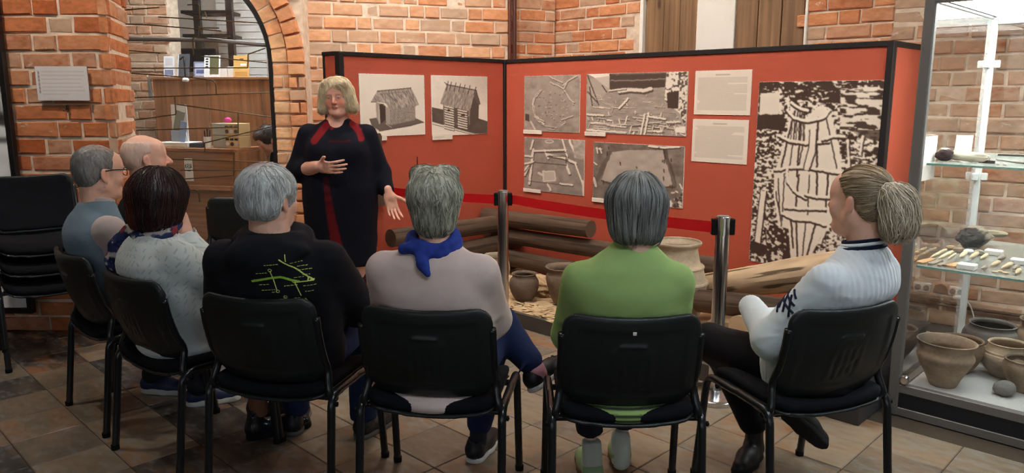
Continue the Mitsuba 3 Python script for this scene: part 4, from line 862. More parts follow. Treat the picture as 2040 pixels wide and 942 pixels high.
for x0, x1 in ((-3.60, -3.063), (-3.057, -2.52), (-2.514, -1.95)): veneer(k, 'front_panel', x0, x1, 7.70, 7.72, 0.02, 1.70)
veneer(k, 'top', -3.63, -1.92, 7.68, 8.30, 1.70, 1.725, False)
veneer(k, 'side_panel', -3.60, -3.58, 7.72, 8.28, 0.02, 1.70)
part(k, 'edge_strip', rbox(-3.645, -3.612, 7.68, 7.70, 1.50, 1.725, 0.002), 'm_alu')
def stand_card(name, label, cat, x, y, z, w, h, col, pic=None, yaw=0.0, lean=0.2, t=0.008):
    M = place(x, y, z, yaw) @ trimesh.transformations.rotation_matrix(-lean, [1, 0, 0]); k = thing(name, label, cat)
    part(k, 'body', xf(rbox(-w / 2, w / 2, 0, t, 0, h, 0.0015), M), principled(col, 0.5, 0.4))
    for i, (x0, x1, z0, z1, c) in enumerate(pic or ()):
        part(k, 'picture', xf(box(x0 * w - w / 2, x1 * w - w / 2, -0.0012, 0, z0 * h, z1 * h), M), principled(c, 0.5, 0.4))
CT = 1.727
stand_card('book', 'white and grey book standing leftmost on the back cabinet', 'book', -3.485, 7.82, CT, 0.105, 0.215, srgb(214, 214, 216), ((.1, .9, .1, .35, srgb(120, 124, 150)), (.15, .85, .55, .9, srgb(196, 190, 190))), 0.1)
stand_card('book', 'dark grey hardback standing second from left on the back cabinet', 'book', -3.335, 7.80, CT, 0.125, 0.235, srgb(86, 90, 96), ((.0, .08, .0, 1, srgb(220, 222, 224)),), -0.15)
stand_card('book', 'white book with a green landscape picture standing on the back cabinet', 'book', -3.035, 7.78, CT, 0.165, 0.220, srgb(228, 228, 226), ((.36, .92, .12, .96, srgb(96, 96, 66)), (.10, .26, .42, .50, srgb(30, 30, 30)), (.10, .26, .56, .62, srgb(30, 30, 30)), (.10, .26, .68, .74, srgb(30, 30, 30)), (.10, .26, .80, .86, srgb(30, 30, 30)), (.5, .72, .02, .16, srgb(225, 225, 225))), -0.05)
stand_card('book', 'golden brown book standing rightmost on the back cabinet', 'book', -2.745, 7.80, CT, 0.155, 0.222, srgb(202, 158, 90), ((.45, .85, .52, .62, srgb(236, 226, 206)), (.4, .65, .80, .86, srgb(120, 80, 40)), (.1, .9, .03, .25, srgb(186, 138, 70))), 0.05)
stand_card('picture_frame', 'blue and white framed picture between the books on the back cabinet', 'picture', -3.215, 7.95, CT, 0.155, 0.165, srgb(120, 124, 136), ((.1, .9, .1, .9, srgb(176, 180, 200)), (.2, .8, .25, .5, srgb(90, 100, 140))))
k = thing('monitor', 'black computer monitor behind the books on the back cabinet', 'monitor')
part(k, 'screen', rbox(-3.45, -3.08, 8.06, 8.09, 1.79, 2.03, 0.006), 'm_steel_black'); part(k, 'bezel', rbox(-3.44, -3.09, 8.052, 8.06, 1.80, 2.02, 0.002), 'm_rubber')
part(k, 'stand', join(box(-3.285, -3.245, 8.09, 8.13, 1.727, 1.90), box(-3.36, -3.17, 8.0, 8.2, 1.727, 1.74)), 'm_steel_black')
for i, (x, lab) in enumerate(((-2.99, 'white carton under the monitor, beside the green picture book'), (-2.865, 'white carton next to the golden book'))):
    solo('carton', rbox(x - 0.07, x + 0.05, 7.95, 8.10, CT, CT + 0.10 + 0.01 * i, 0.003), 'm_white', lab, 'box')
k = thing('desk_lamp', 'small black desk lamp with a white shade, hanging over the edge of the back cabinet', 'lamp')
part(k, 'arm', tube(spline([[-3.33, 7.75, 1.90], [-3.27, 7.70, 1.92], [-3.252, 7.665, 1.85], [-3.25, 7.655, 1.72]]), 0.008, 8), 'm_steel_black', True)
part(k, 'shade', xf(lathe([(0, 0.0), (0.030, 0.0), (0.036, 0.018), (0.02, 0.036), (0, 0.04)], 20), place(-3.25, 7.655, 1.68)), 'm_white', 40)
# brochure stand, book, cups, box towers
k = thing('brochure_stand', 'white acrylic brochure stand on the ticket counter', 'brochure stand')
CW = 1.062
part(k, 'back', rbox(-3.345, -3.165, 7.26, 7.27, CW, 1.455, 0.002), 'm_white'); part(k, 'base', rbox(-3.345, -3.02, 7.05, 7.27, CW, CW + 0.045, 0.004), 'm_white')
part(k, 'brochure', xf(rbox(-0.05, 0.05, 0, 0.006, 0, 0.20, 0.001), place(-3.225, 7.18, CW + 0.14) @ trimesh.transformations.rotation_matrix(0.28, [0, 1, 0])), principled(srgb(128, 128, 112), 0.5), label='grey-green brochure')
part(k, 'pocket', rbox(-3.29, -3.13, 7.17, 7.20, CW + 0.045, CW + 0.15, 0.002), principled(srgb(150, 158, 168), 0.3))
k = thing('brochure', 'pale blue brochure propped up beside the brochure stand', 'brochure')
part(k, 'cover', xf(rbox(-0.036, 0.036, 0, 0.006, 0, 0.20, 0.001), place(-3.105, 7.08, CW + 0.046) @ trimesh.transformations.rotation_matrix(0.22, [0, 1, 0])), principled(srgb(150, 172, 206), 0.5))
part(k, 'support', tube([[-3.04, 7.10, CW + .05], [-3.075, 7.10, CW + 0.17]], 0.005, 6), 'm_white', True)
solo('tray', rbox(-3.01, -2.875, 7.06, 7.22, CW, CW + 0.04, 0.006), principled(srgb(42, 46, 58), 0.4), 'dark tray on the ticket counter between the brochures and the cups', 'tray')
k = thing('pen_cup', 'white cup of dark pens on the ticket counter', 'pen cup')
part(k, 'cup', xf(lathe([(0, 0), (0.034, 0), (0.036, 0.10), (0.032, 0.10), (0.030, 0.006), (0, 0.006)], 20), place(-2.83, 7.10, CW)), 'm_white', 40)
for i in range(6): part(k, 'pen', tube([[-2.83 + 0.012 * math.cos(i), 7.10 + 0.012 * math.sin(i), CW + 0.008], [-2.83 + 0.028 * math.cos(i * 1.1), 7.10 + 0.028 * math.sin(i * 1.1), CW + 0.15 + 0.01 * (i % 3)]], 0.0045, 6), 'm_steel_black', True)
KR = srgb(196, 164, 116)
for j in range(2):
    k = thing('souvenir_rack', ('upper' if j else 'lower') + ' kraft souvenir box rack with round motifs at the right of the counter', 'souvenir rack')
    z = CW + j * 0.115
    part(k, 'body', rbox(-2.62, -2.475, 7.08, 7.26, z, z + 0.11, 0.003), principled(KR, 0.7)); part(k, 'clear_side', rbox(-2.775, -2.625, 7.10, 7.26, z, z + 0.11, 0.004), principled(srgb(170, 168, 150), 0.25))
    for i in range(3):
        x = -2.60 + i * 0.047
        d = trimesh.creation.cylinder(radius=0.018, height=0.003, sections=20); d.apply_transform(trimesh.transformations.rotation_matrix(PI / 2, [1, 0, 0])); d.apply_translation([x, 7.079, z + 0.038])
        part(k, 'motif', d, principled(srgb(70, 60, 52) if (i + j) % 2 else srgb(206, 202, 196), 0.6))
        part(k, 'tag', box(x - 0.018, x + 0.018, 7.0785, 7.08, z + 0.07, z + 0.09), 'm_steel_black')
solo('notepad', rbox(-2.78, -2.69, 7.12, 7.24, CW + 0.111, CW + 0.20, 0.002), 'm_white', 'white notepad on top of the souvenir racks', 'notepad')
stone_ = trimesh.creation.icosphere(3, 1.0); v = np.asarray(stone_.vertices); v = v * (1 + .3 * (nfbm(v * 3, 2, 1) - .5))[:, None] * [0.036, 0.03, 0.024]
solo('pink_bow', (v + [-2.655, 7.18, CW + 0.255], stone_.faces), principled(srgb(226, 60, 150), 0.5), 'bright pink bow on top of the souvenir racks', 'bow', True)
# KASA notice on the counter front
k = thing('cashier_sign', 'white KASA sheet taped to the front of the ticket counter', 'sign')
M = frame_mat([-3.018, 6.992, 0.752], [math.cos(-0.04), 0, -math.sin(-0.04) * -1], [0, -1, 0], [0, 0, 1]); M[:3, 0] = [1, 0, 0]
part(k, 'sheet', rbox(-3.020, -2.930, 6.990, 6.994, 0.752, 0.965, 0.001), 'm_white')
t = meshkit.text_mesh('KASA', 0.042, 0.001, True); b = t.bounds; t.apply_translation([-(b[0][0] + b[1][0]) / 2, 0, 0]); t.apply_scale([0.074 / (b[1][0] - b[0][0]), 1.0, 1])
part(k, 'lettering', xf(t, frame_mat([-2.975, 6.9895, 0.872], [1, 0, 0], [0, 0, 1], [0, -1, 0])), 'm_rubber')
part(k, 'line', box(-2.99, -2.955, 6.9885, 6.99, 0.845, 0.851), 'm_rubber')
# the counter stands askew: turn it with all that lies on it
MC = place(-2.8, 7.2, 0, -0.27) @ place(2.8, -7.2)
for q in [k for k in scene if k.split('__')[0].rstrip('0123456789').rstrip('_') in ('ticket_counter', 'brochure_stand', 'brochure', 'tray', 'pen_cup', 'souvenir_rack', 'notepad', 'pink_bow', 'cashier_sign')]: scene[q]['to_world'] = T(MC)
# shelving, blinds and post at the back of the office
k = thing('steel_shelving', 'dark steel shelving at the back of the ticket office', 'shelving')
for x in (-3.62, -3.25): part(k, 'upright', box(x, x + 0.07, 8.86, 8.93, 0, 3.0), 'm_steel_black')
for z in (2.46, 2.20): part(k, 'shelf', box(-3.75, -3.2, 8.84, 9.2, z, z + 0.035), 'm_steel_black')
k = thing('window_blind', 'white slatted blind at the back of the ticket office', 'blind')
for i in range(16): part(k, 'slat', box(-3.60 if i else -3.6, -3.02, 9.50, 9.53, 1.55 + i * 0.085, 1.55 + i * 0.085 + 0.078), 'm_white')
solo('wall_lamp', rbox(-2.47, -2.41, 9.54, 9.60, 2.12, 2.42, 0.01), 'm_white', 'white upright wall lamp at the back of the ticket office', 'lamp')

# sign on the pillar
p = Print(0.325, 0.208, ((0, 0), (100, 0), (100, 64), (0, 64)), 0.003, 0.93)
r = np.random.default_rng(77)
for j, y in enumerate((10, 17, 24, 31.5, 38.5, 45.5, 52)):
    if j < 6: p.line([(6, y), (6.0, y + 4)], 1.6, 0.15, 0.9)
    x0 = 11
    while x0 < (84 if j < 6 else 60):
        d = r.uniform(4, 11); p.line([(x0, y), (x0 + d, y)], 0.9, 0.5, 0.5); x0 += d + 1.0
k = thing('wall_sign', 'white printed sign screwed to the left brick pillar', 'sign')
ex = np.array([1.0, -0.0133, 0]); ex /= np.linalg.norm(ex); nn = np.array([-0.0133, -1, 0])
o = np.array([-2.951, 4.772, 1.712]) 
(vf, c) = p.sheet(None, o, ex, nn, 0.0065, light=srgb(222, 216, 214))
part(k, 'plate', xf(box(-0.001, 0.326, 0.0005, 0.006, -0.209, 0.001), frame_mat(o, ex, nn, UP)), 'm_alu'); part(k, 'print', vf, 'm_matte', color=c)
k = thing('wall_hook', 'small metal hook in the brick below the white sign', 'hook')
part(k, 'plate', rbox(-2.79, -2.775, 4.775, 4.785, 1.435, 1.475, 0.003), 'm_steel_black'); part(k, 'peg', tube([[-2.782, 4.78, 1.445], [-2.782, 4.74, 1.44], [-2.782, 4.735, 1.455]], 0.005, 8), 'm_chrome', True)
# tall framed photograph at the far left
PX1, PY = -3.115, 4.735
p = Print(0.80, 2.10, ((-100, 0), (0, 0), (0, 262), (-100, 262)), 0.009, 0.85)
t_ = p.n(.16, .12, 21, 4)
p.g = np.where(p.Y > 112, 0.92 + 0.22 * (t_ - .5), np.where(p.Y > 52, np.clip((t_ - .40) * 6, 0, 1) * 0.75 + 0.12, 0.20 + 0.25 * t_))
p.line([(-60, 96), (0, 112)], 8, 0.08, 0.9, 5, 1); p.line([(-50, 120), (0, 128)], 4, 0.2, 0.9, 4, 2); p.poly([(-40, 40), (-14, 44), (-10, 82), (-40, 90)], 0.1)
k = thing('framed_photo', 'tall black-framed black and white photograph against the left pillar, at the left edge', 'framed photo')
o = np.array([PX1 - 0.835, PY, 2.28]); (vf, c) = p.sheet(None, o + [0.0, 0, -0.0], np.array([1.0, 0, 0]), np.array([0, -1.0, 0]), 0.004, dark=srgb(30, 30, 30), light=srgb(240, 240, 238))
part(k, 'print', vf, 'm_matte', color=c)
part(k, 'frame', join(rbox(PX1 - 0.036, PX1, PY - 0.012, PY + 0.03, 0.14, 2.32, 0.003), rbox(PX1 - 0.87, PX1, PY - 0.012, PY + 0.03, 2.28, 2.32, 0.003), rbox(PX1 - 0.87, PX1, PY - 0.012, PY + 0.03, 0.14, 0.18, 0.003)), 'm_steel_black')
part(k, 'backing', box(PX1 - 0.86, PX1 - 0.01, PY + 0.004, PY + 0.028, 0.15, 2.31), 'm_rubber')
# ================================================================ smooth bodies: signed distances on a grid, meshed by surface nets
class Field:
    """a solid put together from rounded pieces that melt into each other"""
    def __init__(s, lo, hi, h):
        s.h = h; s.lo = np.asarray(lo, float); n = np.ceil((np.asarray(hi, float) - s.lo) / h).astype(int) + 1
        s.ax = [s.lo[k] + h * np.arange(n[k]) for k in range(3)]; s.D = np.full(n, 0.25, np.float32)
    def win(s, lo, hi):
        w = []
        for k in range(3):
            a = np.searchsorted(s.ax[k], lo[k]); b = np.searchsorted(s.ax[k], hi[k]); w.append(slice(max(a - 1, 0), min(b + 1, len(s.ax[k]))))
        X = np.stack(np.meshgrid(*[s.ax[k][w[k]] for k in range(3)], indexing='ij'), -1).astype(np.float32)
        return tuple(w), X
    def mix(s, w, d, k, op):
        D = s.D[w]
        if op == 'u':
            if k: h = np.clip(0.5 + 0.5 * (D - d) / k, 0, 1); s.D[w] = D * (1 - h) + d * h - k * h * (1 - h)
            else: s.D[w] = np.minimum(D, d)
        elif op == 's':
            d = -d
            if k: h = np.clip(0.5 + 0.5 * (d - D) / k, 0, 1); s.D[w] = D * (1 - h) + d * h + k * h * (1 - h)
            else: s.D[w] = np.maximum(D, d)
    def cone(s, a, b, r1, r2, k=0.02, op='u', flat=None):
        a, b = np.asarray(a, np.float32), np.asarray(b, np.float32); m = max(r1, r2) + 2 * k + 2 * s.h
        w, X = s.win(np.minimum(a, b) - m, np.maximum(a, b) + m)
        if X.size == 0: return s
        ba = b - a; t = np.clip(((X - a) @ ba) / max(float(ba @ ba), 1e-9), 0, 1)
        d = np.linalg.norm(X - a - t[..., None] * ba, axis=-1) - (r1 + (r2 - r1) * t)
        s.mix(w, d, k, op); return s
    def chain(s, pts, rs, k=0.02, op='u'):
        for i in range(len(pts) - 1): s.cone(pts[i], pts[i + 1], rs[i], rs[i + 1], k, op)
        return s
    def ell(s, c, r, k=0.02, op='u', R=None):
        c = np.asarray(c, np.float32); r = np.asarray(r, np.float32); m = r.max() + 2 * k + 2 * s.h
        w, X = s.win(c - m, c + m)
        if X.size == 0: return s
        q = X - c
        if R is not None: q = q @ np.asarray(R, np.float32)
        k0 = np.linalg.norm(q / r, axis=-1); k1 = np.linalg.norm(q / (r * r), axis=-1)
        s.mix(w, k0 * (k0 - 1) / np.maximum(k1, 1e-6), k, op); return s
    def box(s, c, half, r=0.01, k=0.0, op='u', R=None):
        c = np.asarray(c, np.float32); half = np.asarray(half, np.float32); m = np.linalg.norm(half) + 2 * k + 2 * s.h
        w, X = s.win(c - m, c + m)
        if X.size == 0: return s
        q = X - c
        if R is not None: q = q @ np.asarray(R, np.float32)
        q = np.abs(q) - half + r; d = np.linalg.norm(np.maximum(q, 0), axis=-1) + np.minimum(q.max(-1), 0) - r
        s.mix(w, d, k, op); return s
    def loft(s, sec, k=0.03, op='u', p=2.3, cap=0.03):
        """elliptic sections (z, cx, cy, rx, ry) up the body"""
        sec = np.asarray(sec, float); z = sec[:, 0]; m = 2 * k + 0.03
        w, X = s.win([min(sec[:, 1] - sec[:, 3]) - m, min(sec[:, 2] - sec[:, 4]) - m, z[0] - m], [max(sec[:, 1] + sec[:, 3]) + m, max(sec[:, 2] + sec[:, 4]) + m, z[-1] + m])
        if X.size == 0: return s
        zz = X[0, 0, :, 2]
        from scipy.interpolate import PchipInterpolator
        zc = np.clip(zz, z[0], z[-1]); cx, cy, rx, ry = [PchipInterpolator(z, sec[:, i])(zc).astype(np.float32) for i in (1, 2, 3, 4)]
        qx, qy = np.abs(X[..., 0] - cx) / rx, np.abs(X[..., 1] - cy) / ry
        d = ((qx ** p + qy ** p + 1e-9) ** (1 / p) - 1) * np.minimum(rx, ry)
        e = np.maximum(z[0] - X[..., 2], X[..., 2] - z[-1])
        h = np.clip(0.5 + 0.5 * (d - e) / cap, 0, 1); d = d * h + e * (1 - h) + cap * h * (1 - h)
        s.mix(w, d, k, op); return s
    def cut(s, point, normal, k=0.0):
        """keeps the side against the normal"""
        n = np.asarray(normal, np.float32); n = n / np.linalg.norm(n)
        X = np.stack(np.meshgrid(*s.ax, indexing='ij'), -1).astype(np.float32)
        s.mix(tuple(slice(None) for _ in range(3)), -((X - np.asarray(point, np.float32)) @ n), k, 's'); return s
    def also(s, fn):
        """adds fn(points) to the distance near the surface (wrinkles, ribs)"""
        m = np.abs(s.D) < 0.05; i = np.nonzero(m); X = np.stack([s.ax[k][i[k]] for k in range(3)], -1); s.D[m] += fn(X).astype(np.float32); return s
    def mesh(s, smooth=1):
        D, h = s.D, s.h
        D[0], D[-1], D[:, 0], D[:, -1], D[:, :, 0], D[:, :, -1] = (np.maximum(x, 1e-4) for x in (D[0], D[-1], D[:, 0], D[:, -1], D[:, :, 0], D[:, :, -1]))
        S = D < 0; n = np.array(D.shape) - 1
        C = [S[i:n[0] + i, j:n[1] + j, k:n[2] + k] for i in (0, 1) for j in (0, 1) for k in (0, 1)]
        cnt = sum(c.astype(np.int8) for c in C); act = np.argwhere((cnt > 0) & (cnt < 8))
        idx = np.full(n, -1, np.int64); idx[tuple(act.T)] = np.arange(len(act))
        V = np.zeros((len(act), 3)); W = np.zeros(len(act))
        for ax in range(3):
            o = [a for a in range(3) if a != ax]
            for i in (0, 1):
                for j in (0, 1):
                    p = act.copy(); p[:, o[0]] += i; p[:, o[1]] += j; q = p.copy(); q[:, ax] += 1
                    d0, d1 = D[tuple(p.T)], D[tuple(q.T)]; m = (d0 < 0) != (d1 < 0); t = d0 / np.where(m, d0 - d1, 1)
                    c = p.astype(float); c[:, ax] += t; V[m] += c[m]; W += m
        V = V / W[:, None] * h + s.lo; F = []
        for ax in range(3):
            o = [a for a in range(3) if a != ax]
            a0 = np.take(S, np.arange(n[ax]), ax); a1 = np.take(S, np.arange(1, n[ax] + 1), ax)
            e = np.argwhere(a0 != a1); e = e[(e[:, o[0]] > 0) & (e[:, o[0]] < n[o[0]]) & (e[:, o[1]] > 0) & (e[:, o[1]] < n[o[1]])]
            ins = S[tuple(e.T)]; Q = []
            for i, j in ((1, 1), (0, 1), (0, 0), (1, 0)):
                c = e.copy(); c[:, o[0]] -= i; c[:, o[1]] -= j; Q.append(idx[tuple(c.T)])
            Q = np.stack(Q, 1); flip = ins if ax != 1 else ~ins
            Q[~flip] = Q[~flip][:, ::-1]; F.append(Q)
        Q = np.vstack(F); m = trimesh.Trimesh(V, np.vstack([Q[:, [0, 1, 2]], Q[:, [0, 2, 3]]]), process=False)
        for _ in range(smooth): trimesh.smoothing.filter_taubin(m, 0.5, -0.52, 4)
        return m
def one_body(*ms):
    """melts overlapping pieces of a figure into one closed surface"""
    try:
        out = None
        for m in ms:
            b = m3.Manifold(m3.Mesh(np.asarray(m.vertices, np.float32), np.asarray(m.faces, np.uint32)))
            if b.status() != m3.Error.NoError or b.num_tri() == 0: raise ValueError(str(b.status()))
            out = b if out is None else out + b
        q = out.to_mesh(); return trimesh.Trimesh(q.vert_properties[:, :3], q.tri_verts, process=False)
    except Exception as e:
        print('joined instead of melted:', e); return join(*ms)

# ================================================================ chairs: black plastic back, padded seat, oval-tube legs
def polygon_sdf(X, Z, pts):
    d = np.full(X.shape, 1e9); ins = np.zeros(X.shape, bool); p = np.asarray(pts); n = len(p)
    for i in range(n):
        a, b = p[i], p[(i + 1) % n]; e = b - a; wx, wz = X - a[0], Z - a[1]; t = np.clip((wx * e[0] + wz * e[1]) / (e @ e), 0, 1)
        d = np.minimum(d, np.hypot(wx - t * e[0], wz - t * e[1]))
        c = ((a[1] > Z) != (b[1] > Z)) & (X < (b[0] - a[0]) * (Z - a[1]) / (b[1] - a[1] + 1e-12) + a[0]); ins ^= c
    return np.where(ins, -d, d)
def plate_field(outline, lo, hi, h, thick, curve, r):
    F = Field(lo, hi, h); X, Y, Z = np.meshgrid(*F.ax, indexing='ij')
    d2 = polygon_sdf(X[:, 0, :], Z[:, 0, :], outline)[:, None, :]; dy = np.abs(Y - curve(X, Z)) - thick / 2
    q1, q2 = d2 + r, dy + r; F.D = (np.minimum(np.maximum(q1, q2), 0) + np.hypot(np.maximum(q1, 0), np.maximum(q2, 0)) - r).astype(np.float32)
    return F, X, Y, Z
bx = sg.box(-0.165, 0.045, 0.165, 0.265).buffer(0.06, quad_segs=8)
bo = np.array(bx.exterior.coords)[:-1]; bo[:, 1] = np.where(bo[:, 1] < 0.09, bo[:, 1] + 0.035 * (bo[:, 0] / 0.225) ** 2 - 0.022, bo[:, 1])
bcurve = lambda X, Z: 0.045 * (X / 0.225) ** 2 + 0.022 * ((Z - 0.17) / 0.17) ** 2
F, X, Y, Z = plate_field(bo, (-0.25, -0.05, -0.07), (0.25, 0.11, 0.35), 0.0060, 0.022, bcurve, 0.009)
rear = Y - bcurve(X, Z) < 0
rim = np.maximum(np.abs(X) - 0.172, np.abs(Z - 0.155) - 0.118)          # the sunk field inside the raised rim
F.D = np.where(rear, np.maximum(F.D, -np.maximum(rim, Y - bcurve(X, Z) + 0.0065)), F.D)
pan = np.maximum(np.abs(X) - 0.070, np.abs(Z - 0.135) - 0.082); F.D = np.where(rear, np.minimum(F.D, np.maximum(np.maximum(pan, np.abs(pan) - 0.004 if False else pan), np.abs(Y - bcurve(X, Z) + 0.0055) - 0.0042)), F.D)
for gx in (-0.042, -0.014, 0.014, 0.042):
    gr = np.maximum(np.abs(X - gx) - 0.0042, np.abs(Z - 0.125) - 0.062); F.D = np.where(rear, np.maximum(F.D, -np.maximum(gr, Y - bcurve(X, Z) + 0.0045)), F.D)
F.D = np.where(rear, np.minimum(F.D, np.maximum(np.maximum(np.abs(X) - 0.045, np.abs(Z - 0.228) - 0.004), np.abs(Y - bcurve(X, Z) + 0.010) - 0.006)), F.D)
TILT = 0.24
MB = np.eye(4); MB[:3, :3] = trimesh.transformations.rotation_matrix(TILT, [1, 0, 0])[:3, :3]; MB[:3, 3] = [0, -0.205, 0.475]
BACK = ply(xf(F.mesh(1), MB), 'm_plastic', True)
F, X, Y, Z = plate_field(bo * [0.94, 0.95] + [0, 0.008], (-0.25, -0.05, -0.07), (0.25, 0.12, 0.36), 0.012, 0.022, lambda X, Z: bcurve(X, Z) + 0.018, 0.010)
BACKPAD = ply(xf(F.mesh(1), MB), 'm_fabric', True)
so = np.array(sg.box(-0.17, -0.155, 0.17, 0.145).buffer(0.06, quad_segs=8).exterior.coords)[:-1]
def seat_field(h, th, dz, r):
    F = Field((-0.26, -0.24, 0.36), (0.26, 0.24, 0.50), h); X, Y, Z = np.meshgrid(*F.ax, indexing='ij')
    d2 = polygon_sdf(X[:, :, 0], Y[:, :, 0], so)[:, :, None]
    sag = 0.030 * (X / 0.23) ** 2 - 0.030 * sstep(0.10, 0.23, Y) * ((Y - 0.10) / 0.12)
    q1, q2 = d2 + r, np.abs(Z - dz - sag) - th / 2 + r
    F.D = (np.minimum(np.maximum(q1, q2), 0) + np.hypot(np.maximum(q1, 0), np.maximum(q2, 0)) - r).astype(np.float32); return F
SEAT = ply(seat_field(0.012, 0.044, 0.430, 0.018).mesh(1), 'm_fabric', True); PAN = ply(seat_field(0.010, 0.018, 0.404, 0.007).mesh(1), 'm_plastic', True)
def oval(pts, r=0.0150, k=0.62):
    m = tube(pts, r, 12); return m
LEGS, UPR = [], []
for sx in (-1, 1):
    x = sx * 0.252
    LEGS.append((ply(tube(fillet([[x, 0.235, 0.008], [x - sx * .004, 0.185, 0.432], [x - sx * .004, 0.0, 0.436]], 0.05, 8), 0.0145, 12), 'm_tubing', True),
                 ply(tube(fillet([[x, -0.235, 0.008], [x - sx * .004, -0.185, 0.436], [x - sx * .004, 0.0, 0.436]], 0.05, 8), 0.0145, 12), 'm_tubing', True)))
    up = [[x - sx * .012, -0.10, 0.425], [x - sx * .013, -0.175, 0.432]] + [(MB @ np.array([sx * 0.222, 0.045 * (0.222 / .225) ** 2 + 0.022 * ((z - .17) / .17) ** 2 - 0.002, z, 1]))[:3] for z in (0.03, 0.10, 0.18, 0.25)]
    UPR.append(ply(tube(spline(up, 6), 0.0135, 12), 'm_tubing', True))
FEET = [ply(xf(lathe([(0, 0), (0.0165, 0), (0.0175, 0.02), (0.0, 0.02)], 14), place(sx * 0.252, sy * 0.236, 0)), 'm_rubber', 30) for sx in (-1, 1) for sy in (1, -1)]
BARS = [ply(tube([[-0.25, y, 0.412], [0.25, y, 0.412]], 0.0115, 10), 'm_tubing', True) for y in (0.12, -0.15)]
TAGP = ply(xf(rbox(-0.006, 0.006, -0.0155, -0.013, 0.278, 0.290, 0.001), MB), 'm_white')
BOLTS = [ply(xf(lathe([(0, 0), (0.009, 0), (0.009, 0.008), (0, 0.012)], 12), frame_mat([sx * 0.262, -0.185, 0.405], [0, 1, 0], [0, 0, 1], [sx, 0, 0])), 'm_rubber', 30) for sx in (-1, 1)]
def chair(x, y, fx, fy, label, group, z=0.0, tag=False):
    """a chair standing at (x, y) and facing (fx, fy)"""
    M = place(x, y, z, math.atan2(-fx, fy)); M[:3, :3] *= 1.035; k = thing('stacking_chair', label, 'chair', group)
    def add(h, name, d, **kw): return part(h, name, moved(d, M), None, **kw)
    add(k, 'backrest', BACK); add(k, 'back_cushion', BACKPAD); add(k, 'seat', SEAT); add(k, 'seat_pan', PAN)
    for i in (0, 1):
        for j in (0, 1): l = add(k, 'leg', LEGS[i][j]); add(l, 'foot_cap', FEET[2 * i + j])
        add(k, 'back_support', UPR[i]); add(k, 'cross_bar', BARS[i]); add(k, 'bolt', BOLTS[i])
    if tag: add(k, 'tag', TAGP, label='small white tag')
    return M
G = 'chairs of the audience'
def norm2(x, y): n = math.hypot(x, y); return x / n, y / n
C_GREEN = chair(0.395, 2.62, 0.0, 1.0, 'black chair under the woman in the green sweater, its back square to the viewer', G, tag=True)
C_PINK = chair(-0.262, 2.70, *norm2(0.14, 0.99), 'black chair under the woman in the pale pink sweater', G)
C_HOOD = chair(-0.860, 2.85, *norm2(0.25, 0.968), 'black chair under the white-haired man in the printed hoodie', G)
C_RED = chair(-1.39, 3.13, *norm2(0.60, 0.80), 'black chair under the dark red-haired woman in the white cardigan', G)
C_VEST = chair(-1.87, 3.57, *norm2(0.69, 0.724), 'black chair under the man in the grey-blue vest', G)
C_BALD = chair(-2.02, 4.10, *norm2(0.87, 0.50), 'black chair under the balding man in black, mostly hidden', G)
C_WHITE = chair(1.075, 2.72, *norm2(-0.32, 0.95), 'black chair under the blonde woman in the white ribbed sweater', G)
chair(-2.03, 5.60, *norm2(-0.35, 0.94), 'empty black chair near the glazed arch, left of the white-haired man', 'empty chairs')
for i, lab in enumerate(('lowest', 'middle', 'topmost')):
    chair(-2.78 - 0.012 * i, 4.385 + 0.012 * i, *norm2(0.62, -0.78), f'{lab} of three black chairs stacked against the left brick pillar', 'stacked chairs by the pillar', 0.115 * i)
# ================================================================ people
from scipy.spatial import cKDTree
def eul(x, y, z): return trimesh.transformations.euler_matrix(x, y, z, 'sxyz')
def head_at(pos, yaw=0.0, pitch=0.0, roll=0.0, size=1.0):
    """head frame -> figure frame: yaw to the left is positive, pitch down is negative"""
    M = rotz(yaw) @ eul(pitch, 0, 0) @ eul(0, roll, 0); M[:3, :3] *= size; M[:3, 3] = pos; return M
def ap(M, p): return (np.asarray(M)[:3, :3] @ np.asarray(p, float)) + np.asarray(M)[:3, 3]

